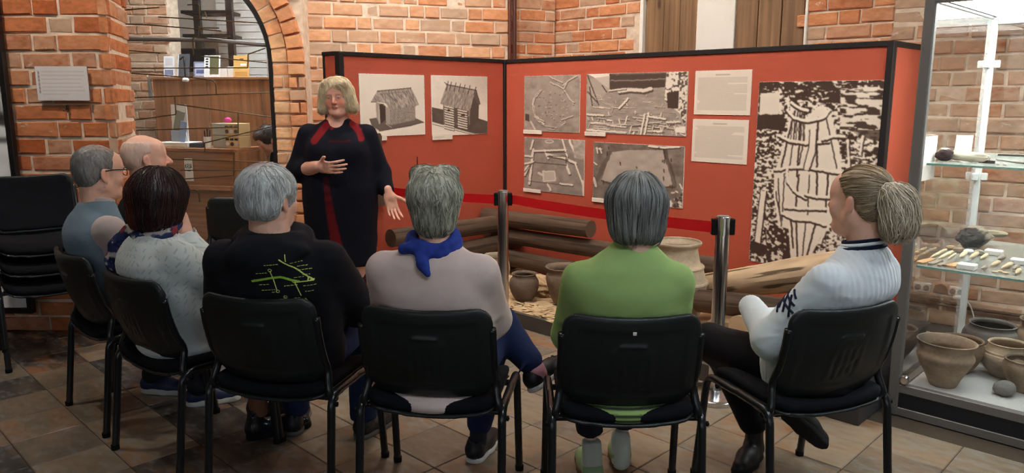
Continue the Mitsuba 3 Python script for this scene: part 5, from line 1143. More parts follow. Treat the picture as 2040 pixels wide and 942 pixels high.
def head_mesh(wide=1.0, jaw=1.0, nose=1.0, full=0.0, h=0.0046, ears=True, neck=0.054, smile=0.0):
    F = Field((-0.11, -0.13, -0.21), (0.11, 0.14, 0.14), h); w = wide
    F.ell((0, -0.015, 0.035), (.074 * w, .098, .088), 0); F.ell((0, .030, -.030), (.060 * w, .064, .080), .03); F.ell((0, .06, .04), (.055 * w, .038, .05), .03)
    for s in (-1, 1):
        F.cone((s * .050 * w * jaw, -.012, -.058), (s * .012, .068, -.098), .020 + full * .006, .019, .03)
        F.ell((s * .036 * w, .058, -.030), (.026 + full * .008, .026, .026 + full * .010), .02)
        F.cone((s * .012, .091, .024), (s * .042 * w, .078, .024), .009, .010, .012)
        F.ell((s * .031, .103, .004), (.017, .013, .010), .012, 's'); F.ell((s * .031, .0835, .004), (.0150, .0105, .0105), .003)
        F.cone((s * .020, .0925, .0075), (s * .043, .0860, .0065), .0030, .0030, .004); F.cone((s * .021, .0915, -.0045), (s * .042, .0855, -.0045), .0020, .0020, .004)
    F.cone((0, .072, -.098), (0, .082, -.096), .020, .013, .02)
    F.cone((0, .090, .016), (0, .108 + .006 * nose, -.026), .0075, .0115 * nose, .010)
    for s in (-1, 1): F.ell((s * .0115 * nose, .100, -.030), (.0075, .010, .0075), .006)
    F.ell((0, .094, -.0565), (.0215 + smile * .004, .0085, .0048), .005); F.ell((0, .093, -.0655), (.0190, .0090, .0055), .005); F.ell((0, .104, -.0608), (.019, .008, .0022), .002, 's')
    F.cone((0, -.028, -.05), (0, -.034, -.150), neck, neck * .97, .03)
    if full: F.ell((0, .035, -.100), (.05, .045, .03), .03)
    if ears:
        for s in (-1, 1):
            R = (rotz(s * 0.30) @ eul(0.18, 0, 0))[:3, :3]
            F.ell((s * .079 * w, -.016, -.008), (.0085, .021, .033), .006, 'u', R); F.ell((s * .088 * w, -.010, -.004), (.006, .012, .020), .006, 's', R); F.ell((s * .077 * w, -.006, -.036), (.008, .010, .012), .006)
    return F.mesh(1)
def head_colors(v, skin, lip=(0.45, 0.13, 0.11), brow=None, rosy=0.25, grey=0.0, eyes=True):
    x, y, z = np.abs(v[:, 0]), v[:, 1], v[:, 2]; c = np.tile(np.asarray(skin, float), (len(v), 1)); front = sstep(.03, .06, y)
    c *= (0.94 + 0.12 * nfbm(v * 60, 3, 5))[:, None]
    red = np.exp(-(((x - .040) / .022) ** 2 + ((z + .028) / .022) ** 2)) * front + 0.8 * np.exp(-((x / .014) ** 2 + ((z + .026) / .014) ** 2)) * front + 0.6 * sstep(.070, .080, x) * sstep(.04, 0, np.abs(z + .005)) * sstep(.03, .0, np.abs(y + .012))
    c = lerp(c, c * [1.05, .66, .62], np.clip(rosy * 2 * red, 0, 1))
    c = lerp(c, np.asarray(lip) * np.ones_like(c), np.clip(1.2 * np.exp(-((x / .020) ** 4 + ((z + .061) / .0085) ** 4)) * sstep(.083, .092, y), 0, 1) * 0.8)
    c = lerp(c, np.array([.08, .03, .03]) * np.ones_like(c), np.exp(-((x / .017) ** 4 + ((z + .0608) / .0017) ** 2)) * sstep(.083, .092, y))
    if brow is not None: c = lerp(c, np.asarray(brow) * np.ones_like(c), 0.75 * np.exp(-(((x - .031) / .016) ** 4 + ((z - .0245 + 0.12 * (x - .031)) / .0040) ** 2)) * front)
    if eyes:
        c = lerp(c, np.array([.06, .035, .03]) * np.ones_like(c), 0.9 * np.exp(-(((x - .031) / .0125) ** 4 + ((z - .0045 + ((x - .031) / .0125) ** 2 * .0015) / .0017) ** 2)) * front)
        e = np.exp(-(((x - .031) / .0105) ** 4 + ((z - .0005) / .0034) ** 4)) * front
        c = lerp(c, np.array([.55, .5, .47]) * np.ones_like(c), 0.65 * e); c = lerp(c, np.array([.05, .05, .06]) * np.ones_like(c), 0.9 * np.exp(-(((x - .0315) / .0042) ** 4 + ((z - .001) / .004) ** 4)) * front)
    return np.clip(c, 0, 1)

FINGERS = ((-.0285, .088, (.043, .026, .021)), (-.0095, .094, (.047, .030, .022)), (.0100, .090, (.043, .028, .021)), (.0275, .080, (.034, .021, .019)))
def hand_mesh(side, curl=(20, 25, 15), spread=0.06, thumb=(-.72, .62, -.30), thumb_curl=12, size=1.0, h=0.003, curls=None):
    """palm down, fingers along +y; side +1 = right hand (thumb towards -x)"""
    F = Field((-.11, -.075, -.13), (.08, .24, .06), h)
    F.box((-.001, .045, 0), (.039, .046, .0130), .0125, .0); F.ell((-.020, .020, -.006), (.022, .032, .014), .01); F.ell((.020, .025, -.004), (.018, .035, .013), .01)
    F.cone((0, -.040, 0), (0, .01, 0), .0275, .0255, .02)
    for i, (x, y, L) in enumerate(FINGERS):
        p = np.array([x, y - .012, 0.002]); a = 0.0; cu = curls[i] if curls else curl; sp = -spread * (1.5 - i)
        for j, l in enumerate(L):
            a += math.radians(cu[j] * (1 + .06 * i)); d = np.array([math.sin(sp) * math.cos(a), math.cos(sp) * math.cos(a), -math.sin(a)]); q = p + d * (l + (.012 if j == 0 else 0))
            r0 = (.0098, .0086, .0078)[j] * (1 if i < 3 else .88); r1 = (.0088, .0079, .0066)[j] * (1 if i < 3 else .88); F.cone(p, q, r0, r1, .004 if j else .006); p = q
    d = np.array(thumb, float); d /= np.linalg.norm(d); p = np.array([-.024, .012, -.006]); ax = np.array([d[1], -d[0], 0]); ax /= np.linalg.norm(ax)
    for j, l in enumerate((.044, .034, .027)):
        if j: d = trimesh.transformations.rotation_matrix(math.radians(thumb_curl), [0.2, 0.2, -1])[:3, :3] @ d
        q = p + d * l; F.cone(p, q, (.0150, .0110, .0100)[j], (.0110, .0100, .0078)[j], .006); p = q
    m = F.mesh(1); v = np.asarray(m.vertices) * size
    if side < 0: v[:, 0] *= -1; m = trimesh.Trimesh(v, m.faces[:, ::-1], process=False)
    else: m = trimesh.Trimesh(v, m.faces, process=False)
    return m
def hand_frame(wrist, toward, palm):
    """a hand at the wrist, fingers along toward, palm facing palm"""
    y = np.asarray(toward, float); y = y / np.linalg.norm(y); z = -np.asarray(palm, float); z = z - y * (z @ y); z /= np.linalg.norm(z); return frame_mat(wrist, np.cross(y, z), y, z)

def streaks(v, crown, axis, seed, n=46, m=5.0):
    """stretched noise that runs from the crown outwards, as combed hair does"""
    q = v - np.asarray(crown); a = np.asarray(axis, float); a = a / np.linalg.norm(a); e1 = np.cross(a, [0.3, 1, 0.1]); e1 /= np.linalg.norm(e1); e2 = np.cross(a, e1)
    ph = np.arctan2(q @ e2, q @ e1); th = np.arccos(np.clip((q @ a) / (np.linalg.norm(q, axis=1) + 1e-9), -1, 1))
    return 0.62 * nnoise(np.stack([np.cos(ph) * n / 6.3, np.sin(ph) * n / 6.3, th * m], -1), seed) + 0.38 * nnoise(np.stack([np.cos(ph) * n / 2.4, np.sin(ph) * n / 2.4, th * m * 1.4], -1), seed + 1)
def hair_mesh(field, crown, axis=(0, 0, 1), tones=((.2, .2, .2), (.6, .6, .6)), groove=0.0035, locks=350, length=0.05, lift=0.002, seed=1, wave=0.0, down=0.6, thick=0.0030, n=46, tint=None, keep=None, flow=None):
    locks, thick, groove, n, lift = int(locks * 1.7), thick * .46, groove * .8, n * 1.7, lift * .8
    m = field.mesh(1); v, nr = np.asarray(m.vertices).copy(), np.asarray(m.vertex_normals)
    st = streaks(v, crown, axis, seed, n); v = v + nr * ((st - 0.5) * 2 * groove)[:, None]
    tone = lambda t: lerp(np.asarray(tones[0], float), np.asarray(tones[1], float), np.clip(t, 0, 1))
    base = tone(st * 1.1 - 0.05)
    if tint is not None: base = tint(v, base)
    V, F, C = [v], [np.asarray(m.faces)], [base]; n0 = len(v); r = np.random.default_rng(seed); tree = cKDTree(v)
    pick = r.choice(len(v), locks * 2); done = 0
    for i in pick:
        if done >= locks: break
        p = v[i]
        if keep is not None and not keep(p): continue
        P = [p]; L = length * r.uniform(.6, 1.25); steps = 6; off = r.uniform(0.2, 1.0) * lift
        for s in range(steps):
            d, j = tree.query(P[-1]); nn = nr[j]
            g = (flow(P[-1]) if flow is not None else (P[-1] - np.asarray(crown)) * 3 + np.array([0, 0, -down])); g = g + r.normal(0, wave, 3); g = g - nn * (g @ nn); g /= np.linalg.norm(g) + 1e-9
            q = P[-1] + g * L / steps; d, j = tree.query(q); q = q * 0.4 + (v[j] + nr[j] * off) * 0.6 if d < 0.012 else q + np.array([0, 0, -0.0006])
            P.append(q)
        P = np.array(P); t = tube(P, thick * r.uniform(.6, 1.2) * np.array([.6, 1, 1, .95, .75, .45, .12]), 3, False)
        k = tone(np.clip(r.normal(0.5, 0.28), 0, 1)); cc = np.tile(k, (len(t.vertices), 1))
        if tint is not None: cc = tint(np.asarray(t.vertices), cc)
        V.append(t.vertices); F.append(t.faces + n0); C.append(cc); n0 += len(t.vertices); done += 1
    return (np.vstack(V), np.vstack(F)), np.clip(np.vstack(C), 0, 1)
def wrinkles(amp=0.004, scale=9.0, seed=0, stretch=(1, 1, 1.6)):
    def fn(X):
        q = X * np.asarray(stretch) * scale; a = nfbm(q + seed * 3.1, 3, seed); b = nfbm(q * 2.3 + 5, 2, seed + 7)
        return ((np.abs(a - 0.5) * 2) * 1.2 - 0.35 + (b - .5) * .5) * amp
    return fn
def cloth_color(v, c, seed=0, var=0.08):
    return np.clip(np.asarray(c, float)[None] * (1 - var / 2 + var * nfbm(v * 40, 3, seed))[:, None], 0, 1)
FIG_LO, FIG_HI = (-0.42, -0.48, 0.0), (0.42, 0.72, 1.12)
SEATED = [(.44, 0, -.05, .165, .125), (.55, 0, -.07, .178, .142), (.70, 0, -.105, .165, .130), (.85, 0, -.135, .178, .130), (.95, 0, -.145, .150, .105), (1.03, 0, -.135, .075, .068)]
def limbs(F, pts, rs, k=0.02): return F.chain(pts, rs, k)

class Figure:
    def __init__(s, name_label, M, group=None):
        s.k = thing('person', name_label, 'person', group); s.M = np.asarray(M, float); s.skins, s.head = [], None
    def add(s, name, mesh, mat, smooth=True, label=None, color=None, holder=None, kind=None, **kw):
        v, f = (np.asarray(mesh.vertices), np.asarray(mesh.faces)) if hasattr(mesh, 'vertices') else mesh
        v = np.asarray(v) @ s.M[:3, :3].T + s.M[:3, 3]
        if color is not None: kw['color'] = np.broadcast_to(np.asarray(color, float), (len(v), 3))
        return part(holder or s.k, name, (v, f), mat, smooth, label, kind, **kw)
    def body(s, HM, head, skin, core, hands=(), colors=None, **hc):
        """core: a filled Field of trunk and limbs; the head, the hands and the trunk become one skin"""
        pieces = [core.mesh(1)]
        hm = xf(head, HM); pieces.append(hm)
        for h, F in hands: pieces.append(xf(h, F))
        b = one_body(*pieces); v = np.asarray(b.vertices); inv = np.linalg.inv(HM); hv = v @ inv[:3, :3].T + inv[:3, 3]
        inside = (np.abs(hv[:, 0]) < .11) & (hv[:, 2] > -.125) & (np.abs(hv[:, 1]) < .14)
        c = cloth_color(v, skin, 3, 0.08); c[inside] = head_colors(hv[inside], skin, **hc)
        if colors is not None: c = colors(v, c)
        s.add('body', b, 'm_skin', True, color=c); s.HM = HM
    def hair(s, mc, name='hair', label=None):
        (v, f), c = mc; v = v @ s.HM[:3, :3].T + s.HM[:3, 3]; return s.add(name, (v, f), 'm_hair', True, label, color=c)

def shoe(F_kind, heel, toe, col, sole_col, fig, label, sole=0.022, w=0.045, high=0.075, top=None, name='shoe', mat='m_satin', cuff=None):
    """a shoe between heel and toe (both on the ground line), with its sole as a sub-part"""
    heel, toe = np.asarray(heel, float), np.asarray(toe, float); d = toe - heel; L = np.linalg.norm(d); y = d / L; up = np.asarray(top if top is not None else [0, 0, 1.0], float); up = up - y * (up @ y); up /= np.linalg.norm(up); x = np.cross(y, up); M = frame_mat(heel, x, y, up)
    F = Field((-.08, -.06, -.01), (.08, L + .06, .22), 0.006)
    F.cone((0, .035, .045), (0, L * .55, .040), .040, .040, .0); F.cone((0, L * .5, .036), (0, L - .038, .030), .042, .034, .02); F.cone((0, .04, .05), (0, .045, high), .040, .036, .02)
    F.cut((0, 0, .004), (0, 0, -1)); F.cone((0, .045, high - .005), (0, .045, high + .1), .029, .029, .004, 's')
    F.also(wrinkles(.0015, 25, 2))
    k = fig.add(name, xf(F.mesh(1), M), mat, True, label, color=col)
    G = Field((-.08, -.06, -.03), (.08, L + .06, .06), 0.005)
    G.cone((0, .036, .012), (0, L * .5, .012), w * .93, w * .95, 0); G.cone((0, L * .5, .012), (0, L - .036, .012), w, w * .82, .02)
    G.cut((0, 0, sole), (0, 0, 1)); G.cut((0, 0, 0), (0, 0, -1)); fig.add('sole', xf(G.mesh(0), M), 'm_matte', True, None, color=sole_col, holder=k)
    return k, M
SKIN = srgb(222, 172, 148); SKIN_PALE = srgb(226, 184, 164); SKIN_RED = srgb(214, 158, 136)
def seated_core(sec=SEATED, sh=(.165, -.135, .955), neck=((0, -.125, 1.0), (0, -.11, 1.10)), arms=None, legs=None, inset=0.017, h=0.0145):
    F = Field(FIG_LO, FIG_HI, h); S = np.array(sec, float); S[:, 3:] -= inset; F.loft(S, 0)
    F.cone(neck[0], neck[1], .052, .052, .012)
    for a, r in arms or (): F.chain(a, np.array(r) - .006, .02)
    for l, r in legs or (): F.chain(l, np.array(r) - .018, .03)
    return F
# ---------------------------------------------------------------- the seated audience (each in a frame of its own: x right, y forward, z up)
def fig_frame(x, y, fx, fy): return place(x, y, 0, math.atan2(-fx, fy))
HB = lambda r=(.090, .110, .098), c=(0, -.017, .038): Field((-.16, -.21, -.22), (.16, .15, .19), 0.005).ell(c, r, 0)
def face_off(F, y=.055, z=.070, w=.070, k=.012):
    """clears the face and the neck from a hair field"""
    F.box((0, y + .10, z - .15), (w, .10, .15), .03, k, 's'); return F
def lapped(side, wrist, toward, palm=(0, 0, -1), curl=(35, 40, 25), **k): return hand_mesh(side, curl, h=.0035, **k), hand_frame(wrist, toward, palm)

# ===== woman in green
f = Figure('woman in a bright green sweater with grey bobbed hair, seen from behind', fig_frame(.395, 2.62, 0, 1))
sec = [(.425, .0, -.045, .170, .178), (.458, 0, -.045, .182, .174), (.490, 0, -.045, .196, .138), (.56, 0, -.05, .200, .140), (.68, 0, -.085, .188, .128), (.80, -.005, -.120, .190, .124), (.89, -.005, -.14, .188, .114), (.95, 0, -.14, .166, .098), (1.0, .010, -.13, .112, .080), (1.03, .015, -.122, .078, .070), (1.060, .018, -.116, .064, .064)]
aL = [(-.165, -.135, .912), (-.190, -.02, .685), (-.06, .18, .62)]; aR = [(.163, -.135, .905), (.180, -.03, .700), (.08, .18, .62)]; ar = [.064, .054, .036]
lL = [(-.09, -.02, .505), (-.11, .34, .505), (-.072, .20, .10)]; lR = [(.09, -.02, .505), (.10, .34, .505), (.052, .255, .13)]; lr = [.092, .066, .040]
HM = head_at((.020, -.105, 1.155), .10, -.05)
core = seated_core(sec, neck=((.012, -.125, 1.0), (.02, -.115, 1.10)), arms=[(aL, ar), (aR, ar)], legs=[(lL, lr), (lR, lr)])
f.body(HM, head_mesh(.98, .95), SKIN_PALE, core, [lapped(-1, (-.06, .18, .625), (.6, .6, -.1)), lapped(1, (.08, .18, .625), (-.6, .6, -.1))])
H = HB((.094, .112, .097), (0, -.017, .033)); H.loft([(-.118, 0, -.035, .060, .052), (-.095, 0, -.030, .084, .076), (-.04, 0, -.024, .096, .094), (.03, 0, -.018, .096, .104), (.06, 0, -.016, .09, .105)], .03); face_off(H)
f.hair(hair_mesh(H, (0, -.02, .128), (0, -.1, 1), (srgb(58, 59, 58), srgb(172, 172, 168)), .003, 520, .14, .003, 3, .05, .9, .0028, 52))
F = Field(FIG_LO, FIG_HI, .0075); F.loft(sec, 0); F.chain(aL, [.064, .058, .044], .035).chain(aR, [.064, .058, .044], .035); F.also(wrinkles(.0045, 7, 1))
F.also(lambda X: -.006 * np.exp(-(((X[:, 2] - .70 - .25 * np.abs(X[:, 0])) / .012) ** 2)) * sstep(.09, .15, np.abs(X[:, 0])) * (X[:, 1] < -.06))
F.ell((.019, -.108, 1.082), (.058, .054, .030), .004, 's')
m = F.mesh(1); v = np.asarray(m.vertices); c = cloth_color(v, srgb(146, 172, 106), 4)
for z, w in ((.476, .0045), (.456, .0050), (.438, .0045)): c = lerp(c, srgb(34, 36, 34) * np.ones_like(c), np.exp(-(((v[:, 2] - z) / w) ** 4)) * (v[:, 1] < .12))
f.add('sweater', m, 'm_cloth', True, 'bright green sweater with dark hem stripes', color=c)
F = Field((-.3, -.2, .14), (.3, .55, .65), .008); F.ell((0, -.03, .49), (.19, .12, .08), 0); F.chain(lL[:2] + [(-.082, .225, .20)], [.096, .074, .054], .03).chain(lR[:2] + [(.062, .27, .235)], [.096, .074, .054], .03); F.also(wrinkles(.004, 10, 3))
F.cut((0, .25, .195), (0, .1, -1)); f.add('trousers', F.mesh(1), 'm_cloth', True, 'cropped dark trousers', color=srgb(34, 34, 40))
for (x, y, z), hl, tl, s in (((-.072, .20, .10), (-.065, .15, .0), (-.10, .40, 0), 0), ((.052, .255, .13), (.050, .215, .045), (.06, .47, .0), 1)):
    S = Field((x - .08, y - .1, .0), (x + .08, y + .12, .26), .006); S.chain([(x - .003, y + .006, .155), (x, y, .10), (x, y - .005, .06)], [.040, .039, .040], .01); S.also(wrinkles(.002, 30, 4)); S.cut((0, 0, .17 + .02 * s), (0, 0, 1)); f.add('sock', S.mesh(1), 'm_cloth', True, 'pale sock', color=srgb(196, 204, 192))
    shoe(None, hl, tl, srgb(150, 178, 132), srgb(120, 84, 60), f, 'pale green shoe with a brown sole', high=.06, w=.042)

# ===== woman in pink
f = Figure('woman in a pale pink sweater with a knotted blue scarf, seen from behind', fig_frame(-.262, 2.70, .14, .99))
sec = [(.425, 0, -.045, .170, .182), (.458, 0, -.045, .188, .178), (.490, 0, -.04, .206, .142), (.56, 0, -.045, .212, .142), (.66, .005, -.075, .206, .132), (.78, .005, -.115, .202, .128), (.88, 0, -.14, .196, .116), (.945, 0, -.14, .175, .100), (.995, .004, -.13, .122, .082), (1.03, .006, -.12, .078, .066)]
aL = [(-.172, -.13, .925), (-.190, -.03, .69), (-.06, .20, .64)]; aR = [(.174, -.13, .922), (.192, .02, .715), (.10, .22, .66)]; ar = [.068, .056, .038]
lL = [(-.09, -.02, .51), (.16, .36, .585), (.315, .33, .41)]; lR = [(.09, -.02, .51), (.12, .38, .50), (.075, .32, .10)]; lr = [.094, .066, .040]
HM = head_at((.008, -.105, 1.155), .20, -.06)
core = seated_core(sec, neck=((.004, -.125, 1.0), (.008, -.115, 1.10)), arms=[(aL, ar), (aR, ar)], legs=[(lL, lr), (lR, lr)])
f.body(HM, head_mesh(1.02), SKIN, core, [lapped(-1, (-.06, .20, .645), (.8, .5, -.05)), lapped(1, (.10, .22, .665), (-.8, .5, -.05))], rosy=.35)
H = HB((.096, .114, .094), (0, -.018, .034)); H.ell((0, -.060, -.045), (.072, .052, .066), .03); H.ell((-.036, .005, .108), (.046, .06, .030), .015); H.ell((.040, .005, .108), (.046, .06, .030), .015); H.cone((0, -.02, .145), (0, .05, .14), .008, .010, .012, 's'); face_off(H, .058, .072)
for s in (-1, 1): H.ell((s * .092, -.012, -.012), (.022, .024, .040), .012, 's')
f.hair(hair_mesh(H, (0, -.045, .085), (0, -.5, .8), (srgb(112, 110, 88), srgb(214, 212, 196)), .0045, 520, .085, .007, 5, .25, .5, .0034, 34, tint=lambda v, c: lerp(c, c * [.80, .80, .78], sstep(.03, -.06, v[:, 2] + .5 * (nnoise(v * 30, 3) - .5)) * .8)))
F = Field(FIG_LO, FIG_HI, .0075); F.loft(sec, 0); F.chain(aL, [.066, .060, .046], .035).chain(aR, [.067, .062, .046], .035); F.also(wrinkles(.0045, 7, 6))
F.also(lambda X: -.005 * np.exp(-(((X[:, 2] - .735 - .12 * (X[:, 0] - .1)) / .012) ** 2)) * sstep(.02, .12, X[:, 0]) * (X[:, 1] < -.05)); F.ell((.006, -.115, 1.035), (.066, .058, .030), .004, 's')
f.add('sweater', (m := F.mesh(1)), 'm_cloth', True, 'pale pink fine-knit sweater', color=cloth_color(np.asarray(m.vertices), srgb(200, 180, 174), 4))
S = Field((-.16, -.27, .88), (.16, .06, 1.13), .005)
for i, (z, r0, w) in enumerate(((1.016, .084, .017), (1.040, .076, .016), (1.028, .082, .014))):
    t = np.linspace(0, 2 * PI, 22); S.chain(np.stack([.006 + r0 * np.cos(t), -.124 + r0 * .98 * np.sin(t), z + .010 * np.sin(t * 2 + i) + .012 * np.sin(t)], 1), np.full(22, w), .006)
S.ell((-.020, -.200, 1.022), (.030, .022, .026), .008); S.chain([(-.022, -.208, 1.01), (-.004, -.238, .972), (.016, -.254, .940)], [.019, .019, .011], .01); S.chain([(-.05, -.20, 1.02), (-.085, -.185, 1.012), (-.10, -.16, 1.0)], [.020, .017, .012], .01); S.also(wrinkles(.006, 26, 8, (1, 1, 1)))
m = S.mesh(1); v = np.asarray(m.vertices); f.add('scarf', m, 'm_cloth', True, 'blue scarf tied in a knot at the back', color=cloth_color(v, srgb(44, 60, 136), 2, .5))
F = Field((-.3, -.2, .10), (.5, .6, .75), .008); F.ell((0, -.03, .50), (.205, .12, .08), 0); F.chain(lL[:2] + [(.290, .335, .445)], [.10, .076, .056], .03).chain(lR[:2] + [(.080, .33, .16)], [.10, .074, .056], .03); F.also(wrinkles(.005, 9, 9)); F.cut((.30, .335, .425), (.62, -.05, -.78)) if False else None
f.add('trousers', F.mesh(1), 'm_cloth', True, 'navy blue trousers', color=srgb(29, 38, 68))
S = Field((.2, .2, .28), (.45, .5, .55), .006); S.chain([(.295, .335, .44), (.318, .33, .405), (.328, .335, .385)], [.042, .040, .040], .01); f.add('sock', S.mesh(1), 'm_cloth', True, 'pink sock', color=srgb(204, 146, 158))
d_ = np.array([.52, .80, .22]); d_ /= np.linalg.norm(d_); hl = np.array([.310, .285, .322])
k_, M_ = shoe(None, hl, hl + d_ * .27, srgb(20, 20, 24), srgb(206, 206, 202), f, 'black trainer with white sole, on the crossed leg', top=(-.45, .05, .9))
for i in range(5):
    t = spline([ap(M_, (-.02, .10 + i * .022, .074 - i * .003)), ap(M_, (0, .10 + i * .022, .088 - i * .003)), ap(M_, (.02, .10 + i * .022, .074 - i * .003))]); f.add('lace', tube(t, .0028, 6), 'm_matte', True, None, color=srgb(26, 26, 28), holder=k_)
t = spline([ap(M_, (.0, .10, .086)), ap(M_, (.025, .085, .115)), ap(M_, (.01, .06, .12)), ap(M_, (0, .10, .088)), ap(M_, (-.03, .09, .11)), ap(M_, (-.015, .065, .115)), ap(M_, (0, .10, .088))]); f.add('lace', tube(t, .0026, 6), 'm_matte', True, None, color=srgb(26, 26, 28), holder=k_)
S = Field((-.0, .22, .04), (.16, .42, .24), .006); S.chain([(.078, .325, .17), (.073, .318, .08)], [.038, .038], .01); f.add('sock', S.mesh(1), 'm_cloth', True, 'dark sock', color=srgb(40, 40, 48))
shoe(None, (.055, .265, 0), (.115, .53, 0), srgb(20, 20, 24), srgb(206, 206, 202), f, 'black trainer with white sole, on the floor', high=.085)

# ===== man in the printed hoodie
f = Figure('white-haired man with a hearing aid, in a black hoodie printed with a green line map', fig_frame(-.875, 2.875, .03, 1.0))
sec = [(.45, 0, -.03, .185, .150), (.54, 0, -.035, .215, .150), (.66, 0, -.07, .220, .145), (.78, 0, -.11, .222, .140), (.88, 0, -.14, .212, .130), (.95, 0, -.14, .175, .110), (1.0, 0, -.13, .120, .088), (1.03, 0, -.12, .090, .076)]
aL = [(-.190, -.135, .925), (-.255, -.03, .690), (-.12, .20, .60)]; aR = [(.190, -.13, .925), (.262, .05, .690), (.12, .24, .635)]; ar = [.076, .064, .042]
lL = [(-.09, -.02, .51), (-.16, .40, .50), (-.13, .40, .11)]; lR = [(.10, -.02, .53), (.20, .42, .560), (.185, .36, .10)]; lr = [.096, .070, .042]
HM = head_at((-.020, -.095, 1.150), -.44, -.04)
core = seated_core(sec, arms=[(aL, ar), (aR, ar)], legs=[(lL, lr), (lR, lr)])
f.body(HM, head_mesh(1.06, 1.05, 1.1, full=.5, neck=.060), SKIN, core, [lapped(-1, (-.12, .20, .605), (.7, .6, -.05)), lapped(1, (.12, .24, .642), (-.3, .9, .1))], rosy=.45)
H = HB((.099, .117, .096), (0, -.020, .038)); H.ell((0, -.060, -.020), (.088, .060, .060), .03); face_off(H, .052, .085, .074)
for s in (-1, 1): H.ell((s * .095, -.004, -.026), (.026, .032, .046), .012, 's')
H.box((0, -.09, -.135), (.12, .12, .065), .01, .01, 's')
f.hair(hair_mesh(H, (.01, -.055, .105), (0, -.4, .9), (srgb(150, 152, 150), srgb(232, 234, 232)), .004, 620, .075, .006, 7, .20, .45, .0034, 40, tint=lambda v, c: lerp(c, srgb(196, 150, 138) * np.ones_like(c), .55 * np.exp(-(((v[:, 0] + .005) / .034) ** 2 + ((v[:, 1] + .045) / .040) ** 2)) * sstep(.08, .12, v[:, 2]))))
A = lambda *p: ap(HM, p)
f.add('hearing_aid', tube(spline([A(.088, -.030, -.010), A(.096, -.034, .012), A(.097, -.020, .030), A(.096, -.002, .030)], 6), [.0045] * 14 + [.003] * 5, 8), 'm_satin', True, 'silver hearing aid behind the ear', color=srgb(206, 206, 206))
F = Field((-.42, -.48, 0), FIG_HI, .0075); F.loft(sec, 0); F.chain(aL, [.078, .070, .050], .035).chain(aR, [.078, .070, .050], .035)
t = np.linspace(0.25, 2 * PI - .25, 20) - PI / 2 + PI; hz = 1.015 - .02 * np.cos(t * 1.0)
F.chain(np.stack([.105 * np.sin(t - PI / 2 + PI / 2) , -.135 + .085 * np.cos(t), 1.005 + .012 * np.cos(t)], 1), np.full(20, .038), .02); F.ell((-.02, -.245, .955), (.13, .052, .075), .03); F.ell((.06, -.22, .985), (.09, .05, .04), .02)
F.also(wrinkles(.009, 8, 11)); F.ell((0, -.115, 1.075), (.070, .066, .055), .006, 's')
hood = F.mesh(1); f.add('hoodie', hood, 'm_cloth', True, 'black hooded sweatshirt', color=cloth_color(np.asarray(hood.vertices), srgb(23, 24, 29), 4, .2))
# the line map printed on its back, laid onto the cloth
GREEN, YEL = srgb(150, 190, 70), srgb(200, 216, 120)
def drape(paths, width, mesh, off=.0025):
    """ribbons along paths (x, z), pressed onto the back of a garment from behind"""
    V, Fc, n0 = [], [], 0
    for p, w in zip(paths, width):
        P = resample(p, .006); d = np.gradient(P, axis=0); d /= np.linalg.norm(d, axis=1, keepdims=True) + 1e-9; nrm = np.stack([-d[:, 1], d[:, 0]], 1)
        L = np.stack([P + nrm * w / 2, P, P - nrm * w / 2], 1).reshape(-1, 2)
        o = np.stack([L[:, 0], np.full(len(L), -.6), L[:, 1]], 1); loc, ray, _ = mesh.ray.intersects_location(o, np.tile([0, 1.0, 0], (len(o), 1)), multiple_hits=False)
        Y = np.full(len(L), np.nan); Y[ray] = loc[:, 1]; Y = Y.reshape(-1, 3); ok = ~np.isnan(Y).any(1)
        G3 = np.stack([L[:, 0].reshape(-1, 3), Y - off, L[:, 1].reshape(-1, 3)], -1)
        for i in range(len(P) - 1):
            if ok[i] and ok[i + 1]:
                q = np.vstack([G3[i], G3[i + 1]]); V.append(q); Fc.append(np.array([[0, 1, 4], [0, 4, 3], [1, 2, 5], [1, 5, 4]]) + n0); n0 += 6
    return np.vstack(V), np.vstack(Fc)
def map_xy(px, py): return (px - 565) * .00192 + .062, .898 - (py - 540) * .00192
lines = [[(512, 549), (545, 543), (565, 541), (585, 549), (597, 552)], [(566, 507), (600, 535), (620, 551)], [(549, 528), (557, 568)], [(588, 551), (598, 580)], [(590, 553), (612, 552), (622, 549)], [(576, 498), (577, 512)], [(568, 580), (577, 592)], [(604, 585), (608, 592)]]
f.add('print', drape([[map_xy(*q) for q in l] for l in lines[:1]], [.0085], hood), 'm_matte', False, 'green map line printed on the back', color=GREEN)
for l, w_ in zip(lines[1:], [.0045, .0035, .0035, .004, .003, .003, .003]):
    V_, F_ = drape([[map_xy(*q) for q in l]], [w_], hood)
    f.add('map_line', (V_, F_), 'm_matte', False, 'pale green map line printed on the back', color=YEL)
rings = []
for cx, cy in ((549, 527), (558, 569), (588, 551), (570, 581)): rings.append([map_xy(cx + 3.2 * math.cos(t), cy + 3.2 * math.sin(t)) for t in np.linspace(0, 2 * PI, 12)])
rings.append([map_xy(*q) for q in ((612, 544), (622, 551), (611, 552), (612, 545))]); r = np.random.default_rng(2); ws = [.0022] * 4 + [.005]
for x, y, n_ in ((540, 517, 5), (583, 516, 4), (523, 533, 4), (594, 531, 4), (516, 546, 3), (556, 541, 2), (588, 544, 3), (528, 567, 5), (570, 559, 4), (603, 561, 4), (547, 571, 2), (545, 586, 4), (586, 584, 2), (602, 540, 3), (606, 572, 3), (592, 524, 3), (525, 556, 3)):
    x0 = x
    for _ in range(n_): w_ = r.uniform(2, 6); rings.append([map_xy(x0, y - (x0 - x) * .06), map_xy(x0 + w_, y - (x0 + w_ - x) * .06)]); ws.append(.0022); x0 += w_ + 1.6
f.add('print', drape(rings, ws, hood), 'm_matte', False, 'small station rings and tiny lettering of the printed map', color=YEL, kind='stuff')
